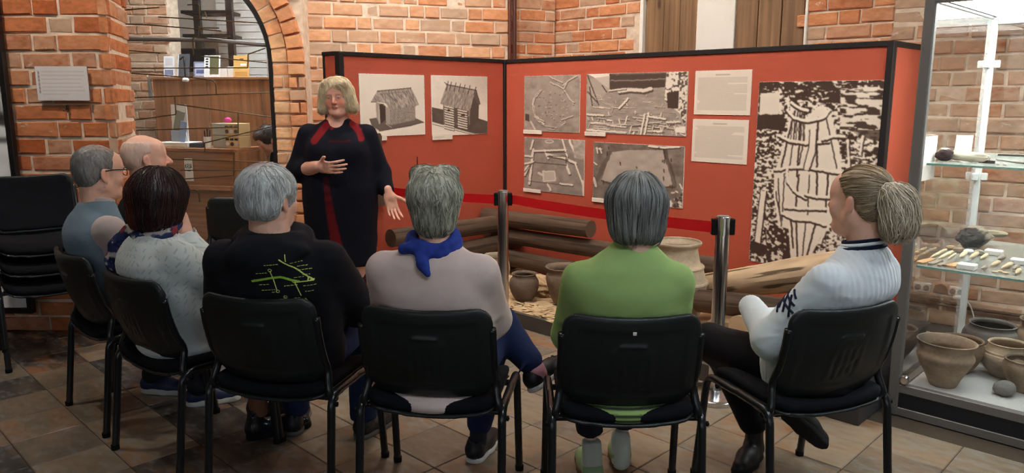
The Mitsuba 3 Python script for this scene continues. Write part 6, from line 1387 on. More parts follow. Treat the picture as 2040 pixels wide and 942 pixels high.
F = Field((-.50, -.2, .08), (.34, .72, .75), .008); F.ell((0, -.02, .51), (.205, .12, .08), 0); F.chain(lL[:2] + [(-.132, .40, .12)], [.10, .078, .058], .03).chain(lR[:2] + [(.186, .365, .10)], [.102, .080, .062], .03); F.also(wrinkles(.006, 9, 13))
m = F.mesh(1); v = np.asarray(m.vertices); f.add('trousers', m, 'm_cloth', True, 'dark blue jeans', color=cloth_color(v, srgb(28, 37, 66), 3, .3))
shoe(None, (-.14, .335, .0), (-.16, .61, 0), srgb(24, 24, 28), srgb(92, 92, 92), f, 'black shoe with a grey sole', high=.09)
shoe(None, (.165, .315, .0), (.300, .545, 0), srgb(24, 24, 28), srgb(92, 92, 92), f, 'black shoe with a grey sole', high=.09)
# ===== woman with dark red hair
f = Figure('woman with dark red bobbed hair in a white patterned cardigan, her hand at her chin', fig_frame(-1.395, 3.125, .60, .80))
sec = [(.45, 0, -.02, .185, .150), (.54, 0, -.025, .205, .150), (.66, 0, -.055, .200, .140), (.78, 0, -.10, .195, .134), (.87, 0, -.13, .180, .118), (.925, 0, -.13, .150, .098), (.97, 0, -.12, .100, .080), (1.0, 0, -.11, .075, .068)]
aL = [(-.165, -.12, .895), (-.20, .0, .66), (-.05, .20, .62)]; aR = [(.170, -.11, .890), (.222, .115, .690), (.010, .010, .940)]; ar = [.068, .058, .038]
lL = [(-.09, -.02, .51), (-.07, .38, .50), (-.055, .36, .12)]; lR = [(.09, -.02, .51), (.11, .36, .50), (.14, .22, .12)]; lr = [.094, .066, .040]
HM = head_at((.005, -.075, 1.112), .22, -.10)
core = seated_core(sec, neck=((0, -.115, .96), (.005, -.09, 1.05)), arms=[(aL, ar), (aR, ar)], legs=[(lL, lr), (lR, lr)])
f.body(HM, head_mesh(.98), SKIN, core, [lapped(-1, (-.05, .20, .625), (.6, .6, -.1)), (hand_mesh(1, (62, 70, 40), h=.003, thumb=(-.45, .85, -.2)), hand_frame((.006, .008, .955), (-.14, -.16, .97), (-.9, .2, -.1)))])
H = HB((.098, .116, .102), (0, -.020, .036)); H.loft([(-.130, 0, -.040, .062, .054), (-.105, 0, -.036, .088, .082), (-.05, 0, -.030, .104, .100), (.02, 0, -.024, .106, .110), (.06, 0, -.020, .098, .110)], .03); face_off(H, .060, .072, .066)
f.hair(hair_mesh(H, (0, -.01, .125), (0, .1, 1), (srgb(19, 11, 12), srgb(56, 28, 26)), .004, 560, .13, .006, 9, .12, .8, .0032, 40, tint=lambda v, c: lerp(c, srgb(112, 54, 32) * (.6 + .8 * nnoise(v * 70, 3))[:, None], .75 * sstep(.0, -.085, v[:, 0] + .2 * v[:, 1]) * sstep(.13, .0, v[:, 2] - .02))))
F = Field(FIG_LO, FIG_HI, .006); F.loft(sec, 0); F.chain(aL, [.070, .062, .048], .035).chain(aR, [.072, .066, .046], .035); F.ell((0, -.04, .50), (.205, .165, .06), .03); F.also(wrinkles(.005, 8, 21)); F.ell((0, -.095, 1.015), (.066, .062, .036), .004, 's'); F.cone((.006, .008, .950), (-.004, .004, 1.03), .036, .036, .0, 's')
m = F.mesh(1); v = np.asarray(m.vertices); c = cloth_color(v, srgb(206, 212, 208), 4, .06)
a_ = np.arctan2(v[:, 0], -v[:, 1] - .1) * .17; q = np.stack([a_, v[:, 2]], 1); g = np.floor(q / .027); r0 = nnoise(np.stack([g[:, 0] * 3.7, g[:, 1] * 5.1, g[:, 0] * 0], -1), 3); u = (q / .027 - g) - .5; an = np.where(r0 > .5, .8, -.7) + (r0 - .5); lx, lz = u[:, 0] * np.cos(an) + u[:, 1] * np.sin(an), -u[:, 0] * np.sin(an) + u[:, 1] * np.cos(an)
mk = sstep(.10, .05, np.abs(lz)) * sstep(.42, .34, np.abs(lx)) * (r0 > .30); mk = mk * sstep(.62, .70, v[:, 2] + .1 * v[:, 0]); c = lerp(c, srgb(112, 118, 120) * np.ones_like(c), mk * .45)
f.add('cardigan', m, 'm_cloth', True, 'white knitted cardigan with an openwork dash pattern', color=c)
S = Field((-.08, -.09, .82), (.14, .13, 1.06), .005); S.cone((.030, .022, .912), (.012, .012, .955), .046, .047, 0); S.cone((.022, .018, .925), (.008, .008, 1.0), .038, .040, 0, 's'); S.also(wrinkles(.003, 20, 3)); f.add('cuff', S.mesh(1), 'm_cloth', True, 'turned-up white cuff', color=srgb(206, 210, 208))
S = Field((-.24, -.28, .72), (.22, .12, 1.08), .005)
for i, (z, r0, w) in enumerate(((.985, .086, .022), (1.004, .076, .018))):
    t = np.linspace(0, 2 * PI, 22); S.chain(np.stack([r0 * np.cos(t), -.105 + r0 * .9 * np.sin(t), z + .012 * np.sin(t * 2 + i) + .018 * np.sin(t)], 1), np.full(22, w), .006)
S.chain([(-.085, -.17, .985), (-.135, -.20, .925), (-.165, -.205, .855), (-.165, -.20, .79)], [.030, .034, .036, .026], .015); S.also(wrinkles(.006, 22, 4, (1, 1, 1)))
m = S.mesh(1); v = np.asarray(m.vertices); t1, t2, t3 = nfbm(v * 26, 3, 1), nfbm(v * 24 + 7, 3, 2), nfbm(v * 30 + 3, 3, 5)
c = np.tile(srgb(42, 52, 88), (len(v), 1)); c = lerp(c, srgb(176, 168, 162) * np.ones_like(c), sstep(.52, .57, t1)); c = lerp(c, srgb(140, 58, 64) * np.ones_like(c), sstep(.57, .62, t2)); c = lerp(c, srgb(24, 30, 60) * np.ones_like(c), sstep(.58, .62, t3)); f.add('scarf', m, 'm_cloth', True, 'flowered blue, white and red scarf', color=c)
F = Field((-.3, -.2, .10), (.3, .6, .7), .008); F.ell((0, -.03, .50), (.195, .125, .08), 0); F.chain(lL[:2] + [(-.058, .365, .24)], [.10, .076, .060], .03).chain(lR[:2] + [(.130, .26, .24)], [.10, .076, .060], .03); F.also(wrinkles(.005, 9, 9)); f.add('trousers', F.mesh(1), 'm_cloth', True, 'black trousers', color=srgb(18, 18, 21))
for (x, y, z), toe_ in ((lL[2], (.02, .56)), (lR[2], (.23, .44))):
    S = Field((x - .07, y - .08, .1), (x + .07, y + .08, .26), .006); S.chain([(x - .002, y + .004, .24), (x, y, .12)], [.043, .041], .01); f.add('stocking', S.mesh(1), 'm_cloth', True, 'brown stocking', color=srgb(122, 84, 62))
    shoe(None, (x - .02, y - .055, 0), (*toe_, 0), srgb(24, 26, 32), srgb(14, 14, 16), f, 'shiny black ankle boot', high=.13, mat='m_gloss', sole=.032, w=.042)
# ===== man in the vest
f = Figure('older man with glasses and short grey hair in a grey-blue knitted vest', fig_frame(-1.852, 3.575, .69, .724))
sec = [(.45, 0, -.03, .175, .140), (.55, 0, -.04, .190, .145), (.68, 0, -.08, .180, .138), (.80, 0, -.12, .190, .134), (.91, 0, -.145, .184, .120), (.975, 0, -.14, .148, .098), (1.02, 0, -.13, .096, .080), (1.060, 0, -.12, .072, .068)]
aL = [(-.180, -.135, .935), (-.20, -.03, .69), (-.06, .20, .62)]; aR = [(.183, -.135, .930), (.210, -.02, .685), (.06, .20, .62)]; ar = [.066, .054, .038]
lL = [(-.09, -.02, .505), (-.06, .38, .50), (-.14, .11, .10)]; lR = [(.09, -.02, .505), (.15, .40, .50), (.195, .20, .10)]; lr = [.092, .066, .042]
HM = head_at((.0, -.100, 1.178), .10, -.03)
core = seated_core(sec, arms=[(aL, ar), (aR, ar)], legs=[(lL, lr), (lR, lr)])
f.body(HM, head_mesh(1.06, 1.05, 1.15, full=.7, neck=.062), SKIN, core, [lapped(-1, (-.06, .20, .625), (.6, .7, -.1)), lapped(1, (.06, .20, .625), (-.6, .7, -.1))], rosy=.4)
H = HB((.083, .104, .093), (0, -.017, .037)); H.ell((0, -.055, -.010), (.076, .056, .066), .02); face_off(H, .030, .075, .075, .02); H.box((0, -.09, -.135), (.12, .12, .060), .01, .015, 's')
for s in (-1, 1): H.ell((s * .086, .006, -.020), (.022, .032, .042), .012, 's')
f.hair(hair_mesh(H, (0, -.045, .115), (0, -.3, .9), (srgb(78, 74, 72), srgb(150, 146, 142)), .0014, 420, .022, .0018, 13, .3, .4, .0018, 70, tint=lambda v, c: lerp(c, srgb(196, 156, 138) * np.ones_like(c), .45 * np.exp(-(((v[:, 1] - .02) / .05) ** 2)) * sstep(.09, .12, v[:, 2]))))
A = lambda *p: ap(HM, p); GL = f.add('glasses', tube(spline([A(.086, -.012, .012), A(.084, .03, .016), A(.074, .088, .014), A(.060, .100, .014)], 6), .0028, 8), 'm_satin', True, 'dark-rimmed glasses', color=srgb(30, 26, 28))
for s in (-1, 1):
    t = np.linspace(0, 2 * PI, 22); f.add('rim', tube([A(s * .034 + .024 * math.cos(q), .106 - .006 * abs(math.cos(q) + s * .0), .002 + .018 * math.sin(q)) for q in t], .0019, 6), 'm_satin', True, color=srgb(30, 26, 28), holder=GL)
f.add('bridge', tube([A(-.010, .106, .008), A(0, .110, .010), A(.010, .106, .008)], .0019, 6), 'm_satin', True, color=srgb(30, 26, 28), holder=GL)
f.add('temple', tube([A(-.086, -.012, .012), A(-.074, .088, .014), A(-.060, .100, .014)], .0024, 6), 'm_satin', True, color=srgb(30, 26, 28), holder=GL)
F = Field(FIG_LO, FIG_HI, .0075); S_ = np.array(sec); S_[:, 3:] -= .006; F.loft(S_, 0); F.chain(aL, [.066, .058, .046], .035).chain(aR, [.066, .060, .046], .035); F.also(wrinkles(.006, 9, 31)); F.ell((0, -.10, 1.085), (.060, .060, .034), .004, 's')
t = np.linspace(0, 2 * PI, 20); F.chain(np.stack([.058 * np.cos(t), -.117 + .058 * np.sin(t), 1.058 - .016 * np.sin(t)], 1), np.full(20, .014), .006)
m = F.mesh(1); f.add('shirt', m, 'm_cloth', True, 'pale grey-pink shirt', color=cloth_color(np.asarray(m.vertices), srgb(172, 158, 154), 4))
F = Field((-.4, -.4, .4), (.4, .25, 1.1), .0075); S_ = np.array(sec); S_[:, 3:] += .004; F.loft(S_, 0); F.also(wrinkles(.004, 8, 33))
for s in (-1, 1): F.cone((s * .215, -.135, 1.01), (s * .230, -.10, .77), .062, .058, .015, 's')
F.ell((0, -.10, 1.085), (.074, .076, .056), .004, 's'); F.cut((0, 0, .50), (0, 0, -1))
m = F.mesh(1); v = np.asarray(m.vertices); f.add('vest', m, 'm_cloth', True, 'grey-blue knitted vest', color=cloth_color(v, srgb(108, 126, 138), 4, .1))
F = Field((-.3, -.2, .05), (.3, .6, .7), .009); F.ell((0, -.05, .50), (.185, .15, .08), 0); F.chain(lL, [.098, .074, .058], .03).chain(lR, [.098, .074, .058], .03); F.also(wrinkles(.005, 9, 9)); f.add('trousers', F.mesh(1), 'm_cloth', True, 'dark trousers', color=srgb(30, 32, 38))
for a, b in (((-.195, .07), (.026, .225)), ((.165, .145), (.276, .375))): shoe(None, (*a, 0), (*b, 0), srgb(32, 40, 72), srgb(196, 198, 192), f, 'navy slip-on shoe with a thick white sole', sole=.036, high=.075)
# ===== balding man in black
f = Figure('balding man in a black jacket, looking to the right, beyond the man in the vest', fig_frame(-1.865, 4.05, .87, .50))
sec = [(.45, 0, -.045, .180, .145), (.55, 0, -.07, .198, .155), (.68, 0, -.10, .195, .150), (.80, 0, -.125, .200, .146), (.90, 0, -.14, .192, .124), (.96, 0, -.14, .150, .100), (1.01, 0, -.13, .098, .080), (1.045, 0, -.12, .074, .068)]
aL = [(-.188, -.135, .92), (-.225, -.02, .675), (-.05, .22, .625)]; aR = [(.188, -.135, .92), (.235, .0, .675), (.03, .215, .635)]; ar = [.070, .058, .040]
lL = [(-.09, -.02, .505), (-.10, .38, .50), (-.10, .36, .10)]; lR = [(.09, -.02, .505), (.12, .38, .50), (.12, .36, .10)]; lr = [.094, .068, .042]
HM = head_at((.012, -.090, 1.205), .14, .02)
core = seated_core(sec, arms=[(aL, ar), (aR, ar)], legs=[(lL, lr), (lR, lr)])
f.body(HM, head_mesh(1.05, 1.0, 1.45, full=.3, neck=.060), srgb(226, 176, 152), core, [lapped(-1, (-.05, .22, .625), (.7, .6, -.1)), lapped(1, (.03, .215, .64), (-.1, .95, -.25), (-.4, 0, -.9), (25, 30, 20))], brow=srgb(170, 150, 140), rosy=.4)
H = HB((.081, .104, .090), (0, -.018, .034)); H.ell((0, -.055, -.010), (.074, .055, .062), .02); face_off(H, .020, .075, .085, .02); H.box((0, -.09, -.130), (.12, .12, .062), .01, .015, 's'); H.ell((0, .0, .125), (.068, .10, .052), .02, 's')
for s in (-1, 1): H.ell((s * .086, .0, -.016), (.022, .034, .044), .012, 's')
f.hair(hair_mesh(H, (0, -.03, .12), (0, -.2, .9), (srgb(196, 160, 142), srgb(222, 194, 178)), .0008, 240, .02, .001, 15, .3, .4, .0013, 70))
F = Field(FIG_LO, FIG_HI, .008); F.loft(sec, 0); F.chain(aL, [.074, .066, .050], .035).chain(aR, [.074, .066, .050], .035); F.also(wrinkles(.007, 8, 41)); F.ell((0, -.10, 1.065), (.066, .062, .036), .004, 's')
t = np.linspace(0, 2 * PI, 20); F.chain(np.stack([.074 * np.cos(t), -.115 + .068 * np.sin(t), 1.045 - .012 * np.sin(t)], 1), np.full(20, .018), .006)
f.add('jacket', F.mesh(1), 'm_cloth', True, 'black jacket', color=srgb(17, 18, 22))
F = Field((-.3, -.2, .05), (.3, .6, .7), .009); F.ell((0, -.05, .50), (.19, .15, .08), 0); F.chain(lL, [.10, .076, .058], .03).chain(lR, [.10, .076, .058], .03); F.also(wrinkles(.005, 9, 9)); f.add('trousers', F.mesh(1), 'm_cloth', True, 'dark blue jeans', color=srgb(32, 40, 66))
for x in (-.10, .12): shoe(None, (x, .29, 0), (x * 1.15, .56, 0), srgb(26, 26, 28), srgb(16, 16, 16), f, 'dark shoe')
# ===== blonde woman in white
f = Figure('blonde woman with a loose bun in a white ribbed sweater, seen in profile', fig_frame(1.12, 2.745, -.62, .78))
sec = [(.45, 0, -.02, .190, .150), (.54, 0, -.02, .212, .155), (.66, .005, -.04, .208, .150), (.76, .012, -.085, .205, .146), (.85, .02, -.145, .196, .138), (.92, .028, -.165, .166, .112), (.972, .034, -.170, .110, .086), (1.01, .038, -.168, .078, .070)]
aL = [(-.150, -.145, .885), (-.210, .01, .655), (-.085, .180, .705)]; aR = [(.200, -.15, .885), (.225, .0, .650), (.07, .165, .645)]; ar = [.070, .062, .042]
lL = [(-.09, .02, .52), (-.03, .42, .505), (.06, .11, .28)]; lR = [(.09, .02, .50), (.05, .42, .465), (.10, .25, .11)]; lr = [.098, .072, .044]
HM = head_at((.041, -.138, 1.160), -.10, -.02)
core = seated_core(sec, neck=((.034, -.17, .97), (.04, -.155, 1.09)), arms=[(aL, ar), (aR, ar)], legs=[(lL, lr), (lR, lr)])
f.body(HM, head_mesh(1.02, 1.05, .95, full=1.0, neck=.062), SKIN, core, [lapped(-1, (-.06, .185, .680), (.9, .2, -.25), (0, .2, -1)), lapped(1, (.05, .160, .640), (-.9, .25, -.25), (0, .2, -1))], rosy=.4, brow=srgb(150, 116, 92))
H = HB((.082, .104, .093), (0, -.018, .037)); H.ell((0, -.06, -.015), (.074, .052, .064), .03); face_off(H, .052, .086, .068, .02); H.box((0, -.07, -.135), (.12, .14, .060), .01, .02, 's')
for s in (-1, 1): H.ell((s * .088, -.004, -.020), (.022, .034, .046), .012, 's'); H.ell((s * .080, .065, .0), (.03, .05, .07), .02, 's')
back = lambda p: np.array([0, -1.0, .15])
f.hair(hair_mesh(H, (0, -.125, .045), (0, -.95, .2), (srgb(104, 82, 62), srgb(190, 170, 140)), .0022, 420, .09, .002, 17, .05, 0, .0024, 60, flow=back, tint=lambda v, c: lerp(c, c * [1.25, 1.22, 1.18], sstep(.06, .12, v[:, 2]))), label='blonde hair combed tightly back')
H = Field((-.14, -.30, -.16), (.14, -.04, .15), .005); H.ell((0, -.150, -.015), (.064, .054, .070), 0); H.ell((.008, -.152, -.070), (.052, .048, .046), .04); H.ell((-.01, -.130, .038), (.048, .038, .038), .03)
bun_flow = lambda p: np.array([.2 * math.sin(p[2] * 40), -.6 * (p[2] - .02) * 9, -1.0]) + np.cross([.0, 0, 1], p - np.array([0, -.15, 0])) * 6
f.hair(hair_mesh(H, (0, -.11, .05), (0, -.5, .8), (srgb(150, 132, 104), srgb(232, 222, 202)), .008, 420, .15, .010, 19, .25, .4, .0042, 22, flow=bun_flow), 'hair_bun', 'loose fluffy bun of pale blonde hair')
F = Field((-.36, -.38, .42), (.36, .36, 1.07), .0046); F.loft(sec, 0); F.chain(aL, [.074, .070, .048], .035).chain(aR, [.074, .070, .048], .035); F.also(wrinkles(.006, 7, 51))
def ribs(X):
    return .0014 * np.cos(np.arctan2(X[:, 0] - .02, -(X[:, 1] - .03)) * 2 * PI / .072) * sstep(.24, .20, np.abs(X[:, 0] - .01)) * (X[:, 1] < .05)
F.also(ribs); F.ell((.038, -.160, 1.025), (.074, .066, .032), .004, 's')
for w_, q in ((aL[2], aL[1]), (aR[2], aR[1])):
    w_, q = np.array(w_), np.array(q); d = (w_ - q) / np.linalg.norm(w_ - q); F.cone(w_ - d * .035, w_ + d * .03, .050, .047, .004)
m = F.mesh(0); v = np.asarray(m.vertices); c = cloth_color(v, srgb(206, 212, 216), 4, .05)
f.add('sweater', m, 'm_cloth', True, 'white ribbed sweater', color=c)
t = np.linspace(0, 2 * PI, 40)
for i, (rr, zz, col, lab) in enumerate(((.080, .997, (24, 28, 48), 'navy stripe of the neckband'), (.0745, 1.010, (214, 218, 220), 'white stripe of the neckband'), (.070, 1.021, (24, 28, 48), 'upper navy stripe of the neckband'))):
    f.add('neckband', tube(np.stack([.037 + rr * np.cos(t), -.166 + rr * .90 * np.sin(t), zz - .014 * np.sin(t) - .006 * (rr - .07) * 0], 1), .0068, 8), 'm_cloth', True, lab, color=srgb(*col))
tm = trimesh.Trimesh(v, m.faces, process=False); V, Fc, n0 = [], [], 0
for p, q in (((-.045, .0), (.035, .045)), ((-.045, .025), (.030, .070)), ((-.030, -.015), (-.022, .058)), ((-.004, -.004), (.002, .066)), ((.020, .004), (.026, .072)), ((-.045, .05), (-.025, .075)), ((.02, -.01), (.038, .015))):
    o = np.array([[-.6, -.040 + p[0] + (q[0] - p[0]) * s, .785 + p[1] + (q[1] - p[1]) * s] for s in np.linspace(0, 1, 7)]); loc, ry, _ = tm.ray.intersects_location(o, np.tile([1.0, 0, 0], (7, 1)), multiple_hits=False)
    if len(loc) > 2: L_ = loc[np.argsort(ry)] + [-.002, 0, 0]; t_ = tube(L_, .0042, 6); V.append(t_.vertices); Fc.append(t_.faces + n0); n0 += len(t_.vertices)
if V: f.add('sleeve_emblem', (np.vstack(V), np.vstack(Fc)), 'm_matte', True, 'navy knitted emblem on the sleeve', color=srgb(28, 32, 54))
F = Field((-.3, -.2, .08), (.35, .65, .75), .008); F.ell((0, -.05, .50), (.205, .165, .085), 0); F.chain(lL[:2] + [(.050, .14, .30)], [.100, .074, .056], .03).chain(lR[:2] + [(.095, .27, .16)], [.100, .074, .058], .03); F.also(wrinkles(.004, 8, 53)); f.add('trousers', F.mesh(1), 'm_cloth', True, 'black trousers', color=srgb(15, 15, 19))
hl = np.array([.030, .085, .270]); d_ = np.array([.62, -.30, -.60]); d_ /= np.linalg.norm(d_)
shoe(None, hl, hl + d_ * .255, srgb(22, 22, 26), srgb(24, 24, 26), f, 'black laced boot, crossed in the air', top=(.6, .25, .75), high=.13, sole=.028, w=.043)
shoe(None, (.135, .27, .0), (-.10, .20, 0), srgb(20, 20, 23), srgb(18, 18, 20), f, 'black boot on the floor', high=.15, sole=.03)
# ===== the standing guide (x to her right, y the way she faces)
f = Figure('standing blonde woman in a black dress with red inserts, gesturing as she speaks', fig_frame(-1.115, 4.86, .10, -.995))
sec = [(.44, 0, .0, .215, .150), (.60, 0, .0, .225, .160), (.80, 0, .0, .238, .176), (.92, 0, .005, .240, .182), (1.05, 0, .015, .222, .172), (1.17, 0, .025, .212, .168), (1.27, 0, .015, .190, .135), (1.335, 0, .0, .150, .098), (1.375, 0, -.005, .095, .075), (1.40, 0, -.005, .068, .062)]
aR = [(.178, -.005, 1.285), (.270, -.010, 1.055), (.105, .205, 1.105), (.070, .235, 1.11)]; aL = [(-.178, -.005, 1.285), (-.262, -.02, 1.04), (-.315, .08, .90), (-.322, .09, .885)]
HM = head_at((-.012, .030, 1.524), -.16, -.08, .05, .94)
F = Field((-.42, -.25, 0), (.42, .36, 1.5), .011); S_ = np.array(sec); S_[:, 3:] -= .014; F.loft(S_, 0); F.cone((0, -.005, 1.36), (-.006, .015, 1.46), .058, .056, .04)
F.chain(aR[:3], [.066, .056, .036], .02).chain(aL[:3], [.064, .052, .034], .02)
for s in (-1, 1): F.chain([(s * .10, 0, .72), (s * .085, .0, .42), (s * .085, -.01, .09)], [.09, .060, .044], .02)
hR = hand_frame((.090, .212, 1.104), (-.78, .55, -.04), (-.50, -.84, .20)); hL = hand_frame((-.318, .085, .905), (-.22, .12, -.94), (-.25, .95, .1))
f.body(HM, head_mesh(1.10, 1.08, 1.0, full=1.0, h=.0036), SKIN_RED, F, [(hand_mesh(1, (18, 22, 16), .10, thumb=(-.62, .62, .35)), hR), (hand_mesh(-1, (20, 24, 16), .10, thumb=(-.85, .50, -.1)), hL)], rosy=.5, lip=(.42, .10, .09), brow=srgb(150, 104, 78))
m_ = Field((-.03, .06, -.10), (.03, .12, -.03), .003); m_.ell((0, .0925, -.0612), (.0140, .0085, .0070), 0); f.add('mouth', xf(m_.mesh(1), HM), 'm_matte', True, 'open dark mouth', color=srgb(70, 26, 26)) 
H = HB((.096, .112, .098), (0, -.014, .040)); H.loft([(-.100, 0, -.030, .092, .066), (-.070, 0, -.026, .114, .092), (-.02, 0, -.020, .110, .104), (.03, 0, -.014, .102, .108), (.06, 0, -.012, .096, .108)], .03)
for s in (-1, 1): H.cone((s * .088, .030, .05), (s * .108, .020, -.072), .026, .030, .03)
H.ell((-.045, .062, .092), (.050, .036, .024), .03); H.ell((.045, .050, .100), (.040, .035, .020), .03)
H.ell((-.006, .112, -.036), (.072, .085, .108), .012, 's'); H.box((0, .04, -.17), (.055, .12, .10), .03, .01, 's')
f.hair(hair_mesh(H, (.028, .005, .135), (0, .1, 1), (srgb(176, 152, 112), srgb(246, 232, 202)), .0045, 700, .10, .010, 23, .26, .8, .0034, 40, flow=lambda p: np.array([(p[0] - .03) * 6, (p[1] - .0) * 2 + .2, -.5 - 8 * max(0, .12 - p[2])]) if p[2] > .06 else np.array([p[0] * (2.5 if p[2] < -.06 else -.5), .0, -1.0]), tint=lambda v, c: lerp(c, c * [.72, .66, .58], np.exp(-((v[:, 0] - .030) / .010) ** 2) * sstep(.08, .12, v[:, 2]))), label='chin-length blonde bob with a side parting')
F = Field((-.42, -.26, .40), (.42, .30, 1.46), .0075); F.loft(sec, 0, p=2.2); eR = np.array(aR[1]) + (np.array(aR[2]) - aR[1]) * .36; eL = np.array(aL[1]) + (np.array(aL[2]) - aL[1]) * .72
F.chain([aR[0], aR[1], eR], [.074, .068, .060], .03).chain([aL[0], aL[1], eL], [.072, .062, .050], .03)
F.ell((.085, .120, 1.195), (.085, .075, .080), .05); F.ell((-.085, .120, 1.195), (.085, .075, .080), .05); F.also(wrinkles(.006, 6, 61, (1, 1, .7)))
F.ell((0, .03, 1.425), (.074, .075, .050), .006, 's'); F.ell((0, .075, 1.385), (.050, .05, .050), .01, 's')
m = F.mesh(1); v = np.asarray(m.vertices); c = cloth_color(v, srgb(17, 18, 27), 4, .2); red = srgb(118, 24, 30) * np.ones_like(c); fr_ = sstep(.0, .03, v[:, 1])
x, z = v[:, 0], v[:, 2]
def seg(p, q, r):
    p, q = np.array(p), np.array(q); e = q - p; t = np.clip(((x - p[0]) * e[0] + (z - p[1]) * e[1]) / (e @ e), 0, 1); return sstep(r * 1.1, r * .75, np.hypot(x - p[0] - t * e[0], z - p[1] - t * e[1]))
for p, q, r_, k_ in (((.062, 1.350), (.125, 1.262), .026, 1), ((.040, 1.375), (.062, 1.345), .018, .9), ((.028, 1.375), (.022, 1.335), .012, .8), ((-.100, 1.362), (-.140, 1.315), .020, 1), ((-.140, 1.315), (-.158, 1.268), .018, 1)): c = lerp(c, red, seg(p, q, r_) * fr_ * k_)
for i in range(10):
    t0, t1 = i / 10, (i + 1) / 10; g = lambda t: (.062 - .035 * t - .045 * t * t, 1.02 - .60 * t); c = lerp(c, red * .62, seg(g(t0), g(t1), .020 + .024 * t0) * fr_ * min(1, .35 + 1.1 * t0))
c = lerp(c, red * .30, np.exp(-((z - 1.255 - .5 * (x + .02) ** 2) / .005) ** 2) * (np.abs(x + .03) < .07) * fr_)
f.add('dress', m, 'm_cloth', True, 'long black knitted dress with red inserts', color=c)
for s in (-1, 1):
    S = Field((s * .085 - .09, -.1, .04), (s * .085 + .09, .1, .5), .008); S.chain([(s * .085, 0, .46), (s * .085, -.012, .33), (s * .085, -.01, .08)], [.056, .060, .040], .02); f.add('stocking', S.mesh(1), 'm_cloth', True, 'dark stocking', color=srgb(62, 34, 32))
    shoe(None, (s * .085, -.07, 0), (s * .115, .18, 0), srgb(22, 20, 22), srgb(14, 14, 14), f, 'black shoe')
# ===== the clerk behind the glass
f = Figure('dark-haired clerk in a black jacket bending forward behind the glass', fig_frame(-2.17, 7.20, -.80, -.35))
sec = [(.55, 0, -.05, .17, .13), (.70, 0, -.03, .175, .135), (.85, 0, .0, .19, .13), (.95, 0, .03, .165, .11), (1.0, 0, .05, .10, .08), (1.03, 0, .06, .075, .068)]
aL = [(-.175, .02, .93), (-.22, .14, .72), (-.08, .30, .74)]; aR = [(.175, .02, .93), (.22, .14, .72), (.08, .30, .74)]
HM = head_at((0, .135, 1.130), .0, -.62)
core = Field(FIG_LO, (.42, .72, 1.2), .012); S_ = np.array(sec); S_[:, 3:] -= .012; core.loft(S_, 0); core.cone((0, .05, .98), (0, .10, 1.06), .056, .054, .03).chain(aL, [.06, .048, .034], .02).chain(aR, [.06, .048, .034], .02)
for s in (-1, 1): core.chain([(s * .09, -.05, .56), (s * .10, .02, .30), (s * .10, -.02, .06)], [.085, .06, .05], .02)
f.body(HM, head_mesh(1.0), SKIN, core, [lapped(-1, (-.08, .30, .745), (.5, .8, -.1)), lapped(1, (.08, .30, .745), (-.5, .8, -.1))], brow=srgb(50, 36, 30))
H = HB((.092, .110, .100), (0, -.016, .038)); H.ell((0, .05, .09), (.075, .05, .04), .03); H.ell((0, -.06, -.03), (.08, .05, .06), .03); face_off(H, .055, .060, .066)
f.hair(hair_mesh(H, (0, -.03, .12), (0, -.2, .9), (srgb(30, 25, 25), srgb(84, 72, 68)), .004, 260, .07, .006, 27, .3, .4, .0034, 36))
F = Field(FIG_LO, FIG_HI, .009); F.loft(sec, 0); F.chain(aL, [.07, .058, .044], .03).chain(aR, [.07, .058, .044], .03); F.also(wrinkles(.006, 8, 71)); m = F.mesh(1); v = np.asarray(m.vertices); c = np.tile(srgb(20, 22, 28), (len(v), 1)); c = lerp(c, srgb(168, 184, 206) * np.ones_like(c), sstep(.034, .026, np.abs(v[:, 0])) * sstep(.05, .08, v[:, 1]) * sstep(.7, .72, v[:, 2])); f.add('jacket', m, 'm_cloth', True, 'black jacket over a pale blue shirt', color=c)
F = Field((-.3, -.3, .05), (.3, .3, .66), .010)
for s in (-1, 1): F.chain([(s * .09, -.05, .58), (s * .10, .02, .30), (s * .10, -.02, .08)], [.10, .07, .06], .03)
f.add('trousers', F.mesh(1), 'm_cloth', True, 'dark trousers', color=srgb(28, 28, 32))
for s in (-1, 1): shoe(None, (s * .10, -.08, 0), (s * .11, .18, 0), srgb(20, 20, 22), srgb(14, 14, 14), f, 'dark shoe')
# ================================================================ lamps
def area(rgb, power): return {'type': 'area', 'radiance': {'type': 'rgb', 'value': [float(c * power) for c in rgb]}}
scene['m_lamp_glass'] = principled((0.8, 0.8, 0.8), 0.5)
def spot_lamp(label, pos, aim, r=0.06, power=SPOT_POWER, rgb=WARM):
    pos, aim = np.array(pos, float), np.array(aim, float); d = aim - pos; d /= np.linalg.norm(d)
    x = np.cross(d, [0, 0, 1.0]); x /= np.linalg.norm(x); M = frame_mat(pos, x, np.cross(d, x), d)
    k = thing('spot_lamp', label, 'lamp', 'spot lamps on the ceiling')
    can = lathe([(0.0, -0.16), (0.05, -0.16), (r + 0.016, -0.02), (r + 0.016, 0.02), (r + 0.006, 0.02), (r + 0.006, -0.012), (0.0, -0.012)], 20)
    part(k, 'housing', xf(can, M), 'm_steel_black', 30)
    stem = tube([pos - d * 0.1, [pos[0] - d[0] * .1, pos[1] - d[1] * .1, 3.6]], 0.012, 8)
    part(k, 'stem', stem, 'm_steel_black', True)
    disc = trimesh.creation.cylinder(radius=r, height=0.004, sections=20); disc.apply_translation([0, 0, -0.006])
    q = part(k, 'bulb', xf(disc, M), 'm_lamp_glass')
    scene[q]['emitter'] = area(rgb, power)
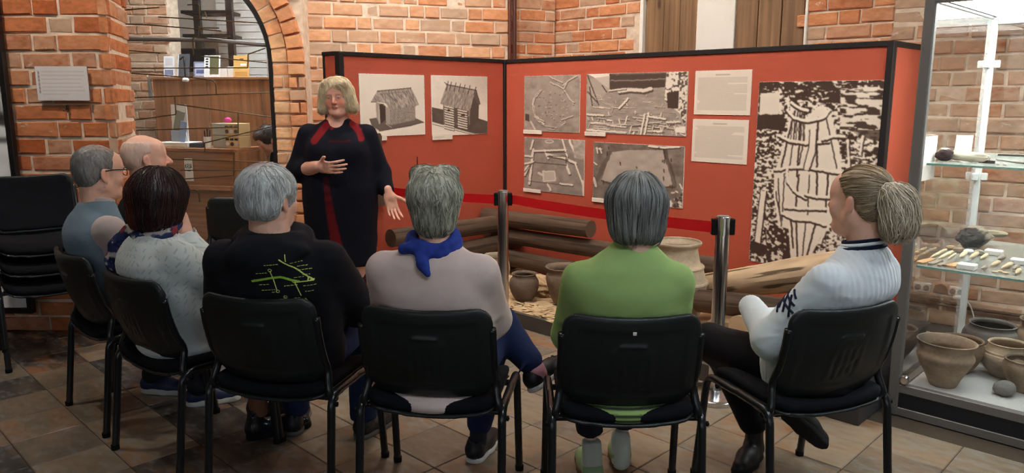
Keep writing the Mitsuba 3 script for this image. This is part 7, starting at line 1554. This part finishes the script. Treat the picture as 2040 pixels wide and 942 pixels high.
def panel_lamp(label, x, y, w, d, power, rgb, z=3.52, rot=0.0):
    k = thing('ceiling_light', label, 'lamp', 'ceiling light panels')
    M = place(x, y, z, rot)
    part(k, 'frame', xf(box(-w / 2 - .03, w / 2 + .03, -d / 2 - .03, d / 2 + .03, 0.004, 0.07), M), 'm_alu')
    v = np.array([[-w / 2, -d / 2, 0], [w / 2, -d / 2, 0], [w / 2, d / 2, 0], [-w / 2, d / 2, 0]]) @ M[:3, :3].T + M[:3, 3]
    q = part(k, 'diffuser', (v, np.array([[0, 2, 1], [0, 3, 2]])), 'm_lamp_glass')
    scene[q]['emitter'] = area(rgb, power)
def aimed(label, pos, aim, k=1.0, r=0.06, rgb=WARM): spot_lamp(label, pos, aim, r, SPOT_POWER * k, rgb)
aimed('spot lamp over the sand bed, aimed at the left red board', E(-3.9, 3.2, 3.42), E(-4.6, 3.7, 1.3), 0.85, rgb=COOL)
aimed('spot lamp over the sand bed, aimed at the middle of the right red board', E(-3.2, 2.9, 3.42), E(-3.2, 4.8, 1.3), 1.5)
aimed('spot lamp over the sand bed, aimed at the boat photograph', E(-2.0, 2.9, 3.42), E(-2.0, 4.8, 1.3), 1.25)
aimed('spot lamp behind the right red board, aimed at the boarded window', E(-2.9, 4.75, 3.42), E(-3.1, 5.5, 1.9), 0.26)
aimed('spot lamp behind the right red board, aimed at the inner corner', E(-4.1, 4.75, 3.42), E(-4.5, 5.5, 1.9), 0.28)
aimed('spot lamp in front of the brick pier left of the pipes', (-0.75, 5.45, 3.42), (-0.7, 6.6, 1.9), 0.85)
aimed('spot lamp in front of the glazed arch', (-1.5, 5.0, 3.42), (-1.75, 6.1, 1.4), 0.7)
aimed('spot lamp in front of the left brick pillar', (-2.7, 3.5, 3.42), (-3.0, 4.8, 1.5), 1.5)
aimed('spot lamp aimed at the standing woman', (-0.6, 2.9, 3.42), (-1.1, 4.86, 1.4), 0.8, rgb=NEUTRAL)
panel_lamp('wide ceiling light panel over the seats', 0.9, 0.6, 1.2, 0.6, TUBE_POWER, COOL)
panel_lamp('ceiling light panel at the right, in front of the showcase', 3.0, 1.8, 0.6, 1.2, TUBE_POWER, COOL)
panel_lamp('ceiling light panel of the ticket office', -2.4, 7.4, 1.4, 0.6, DESK_POWER, COOL)
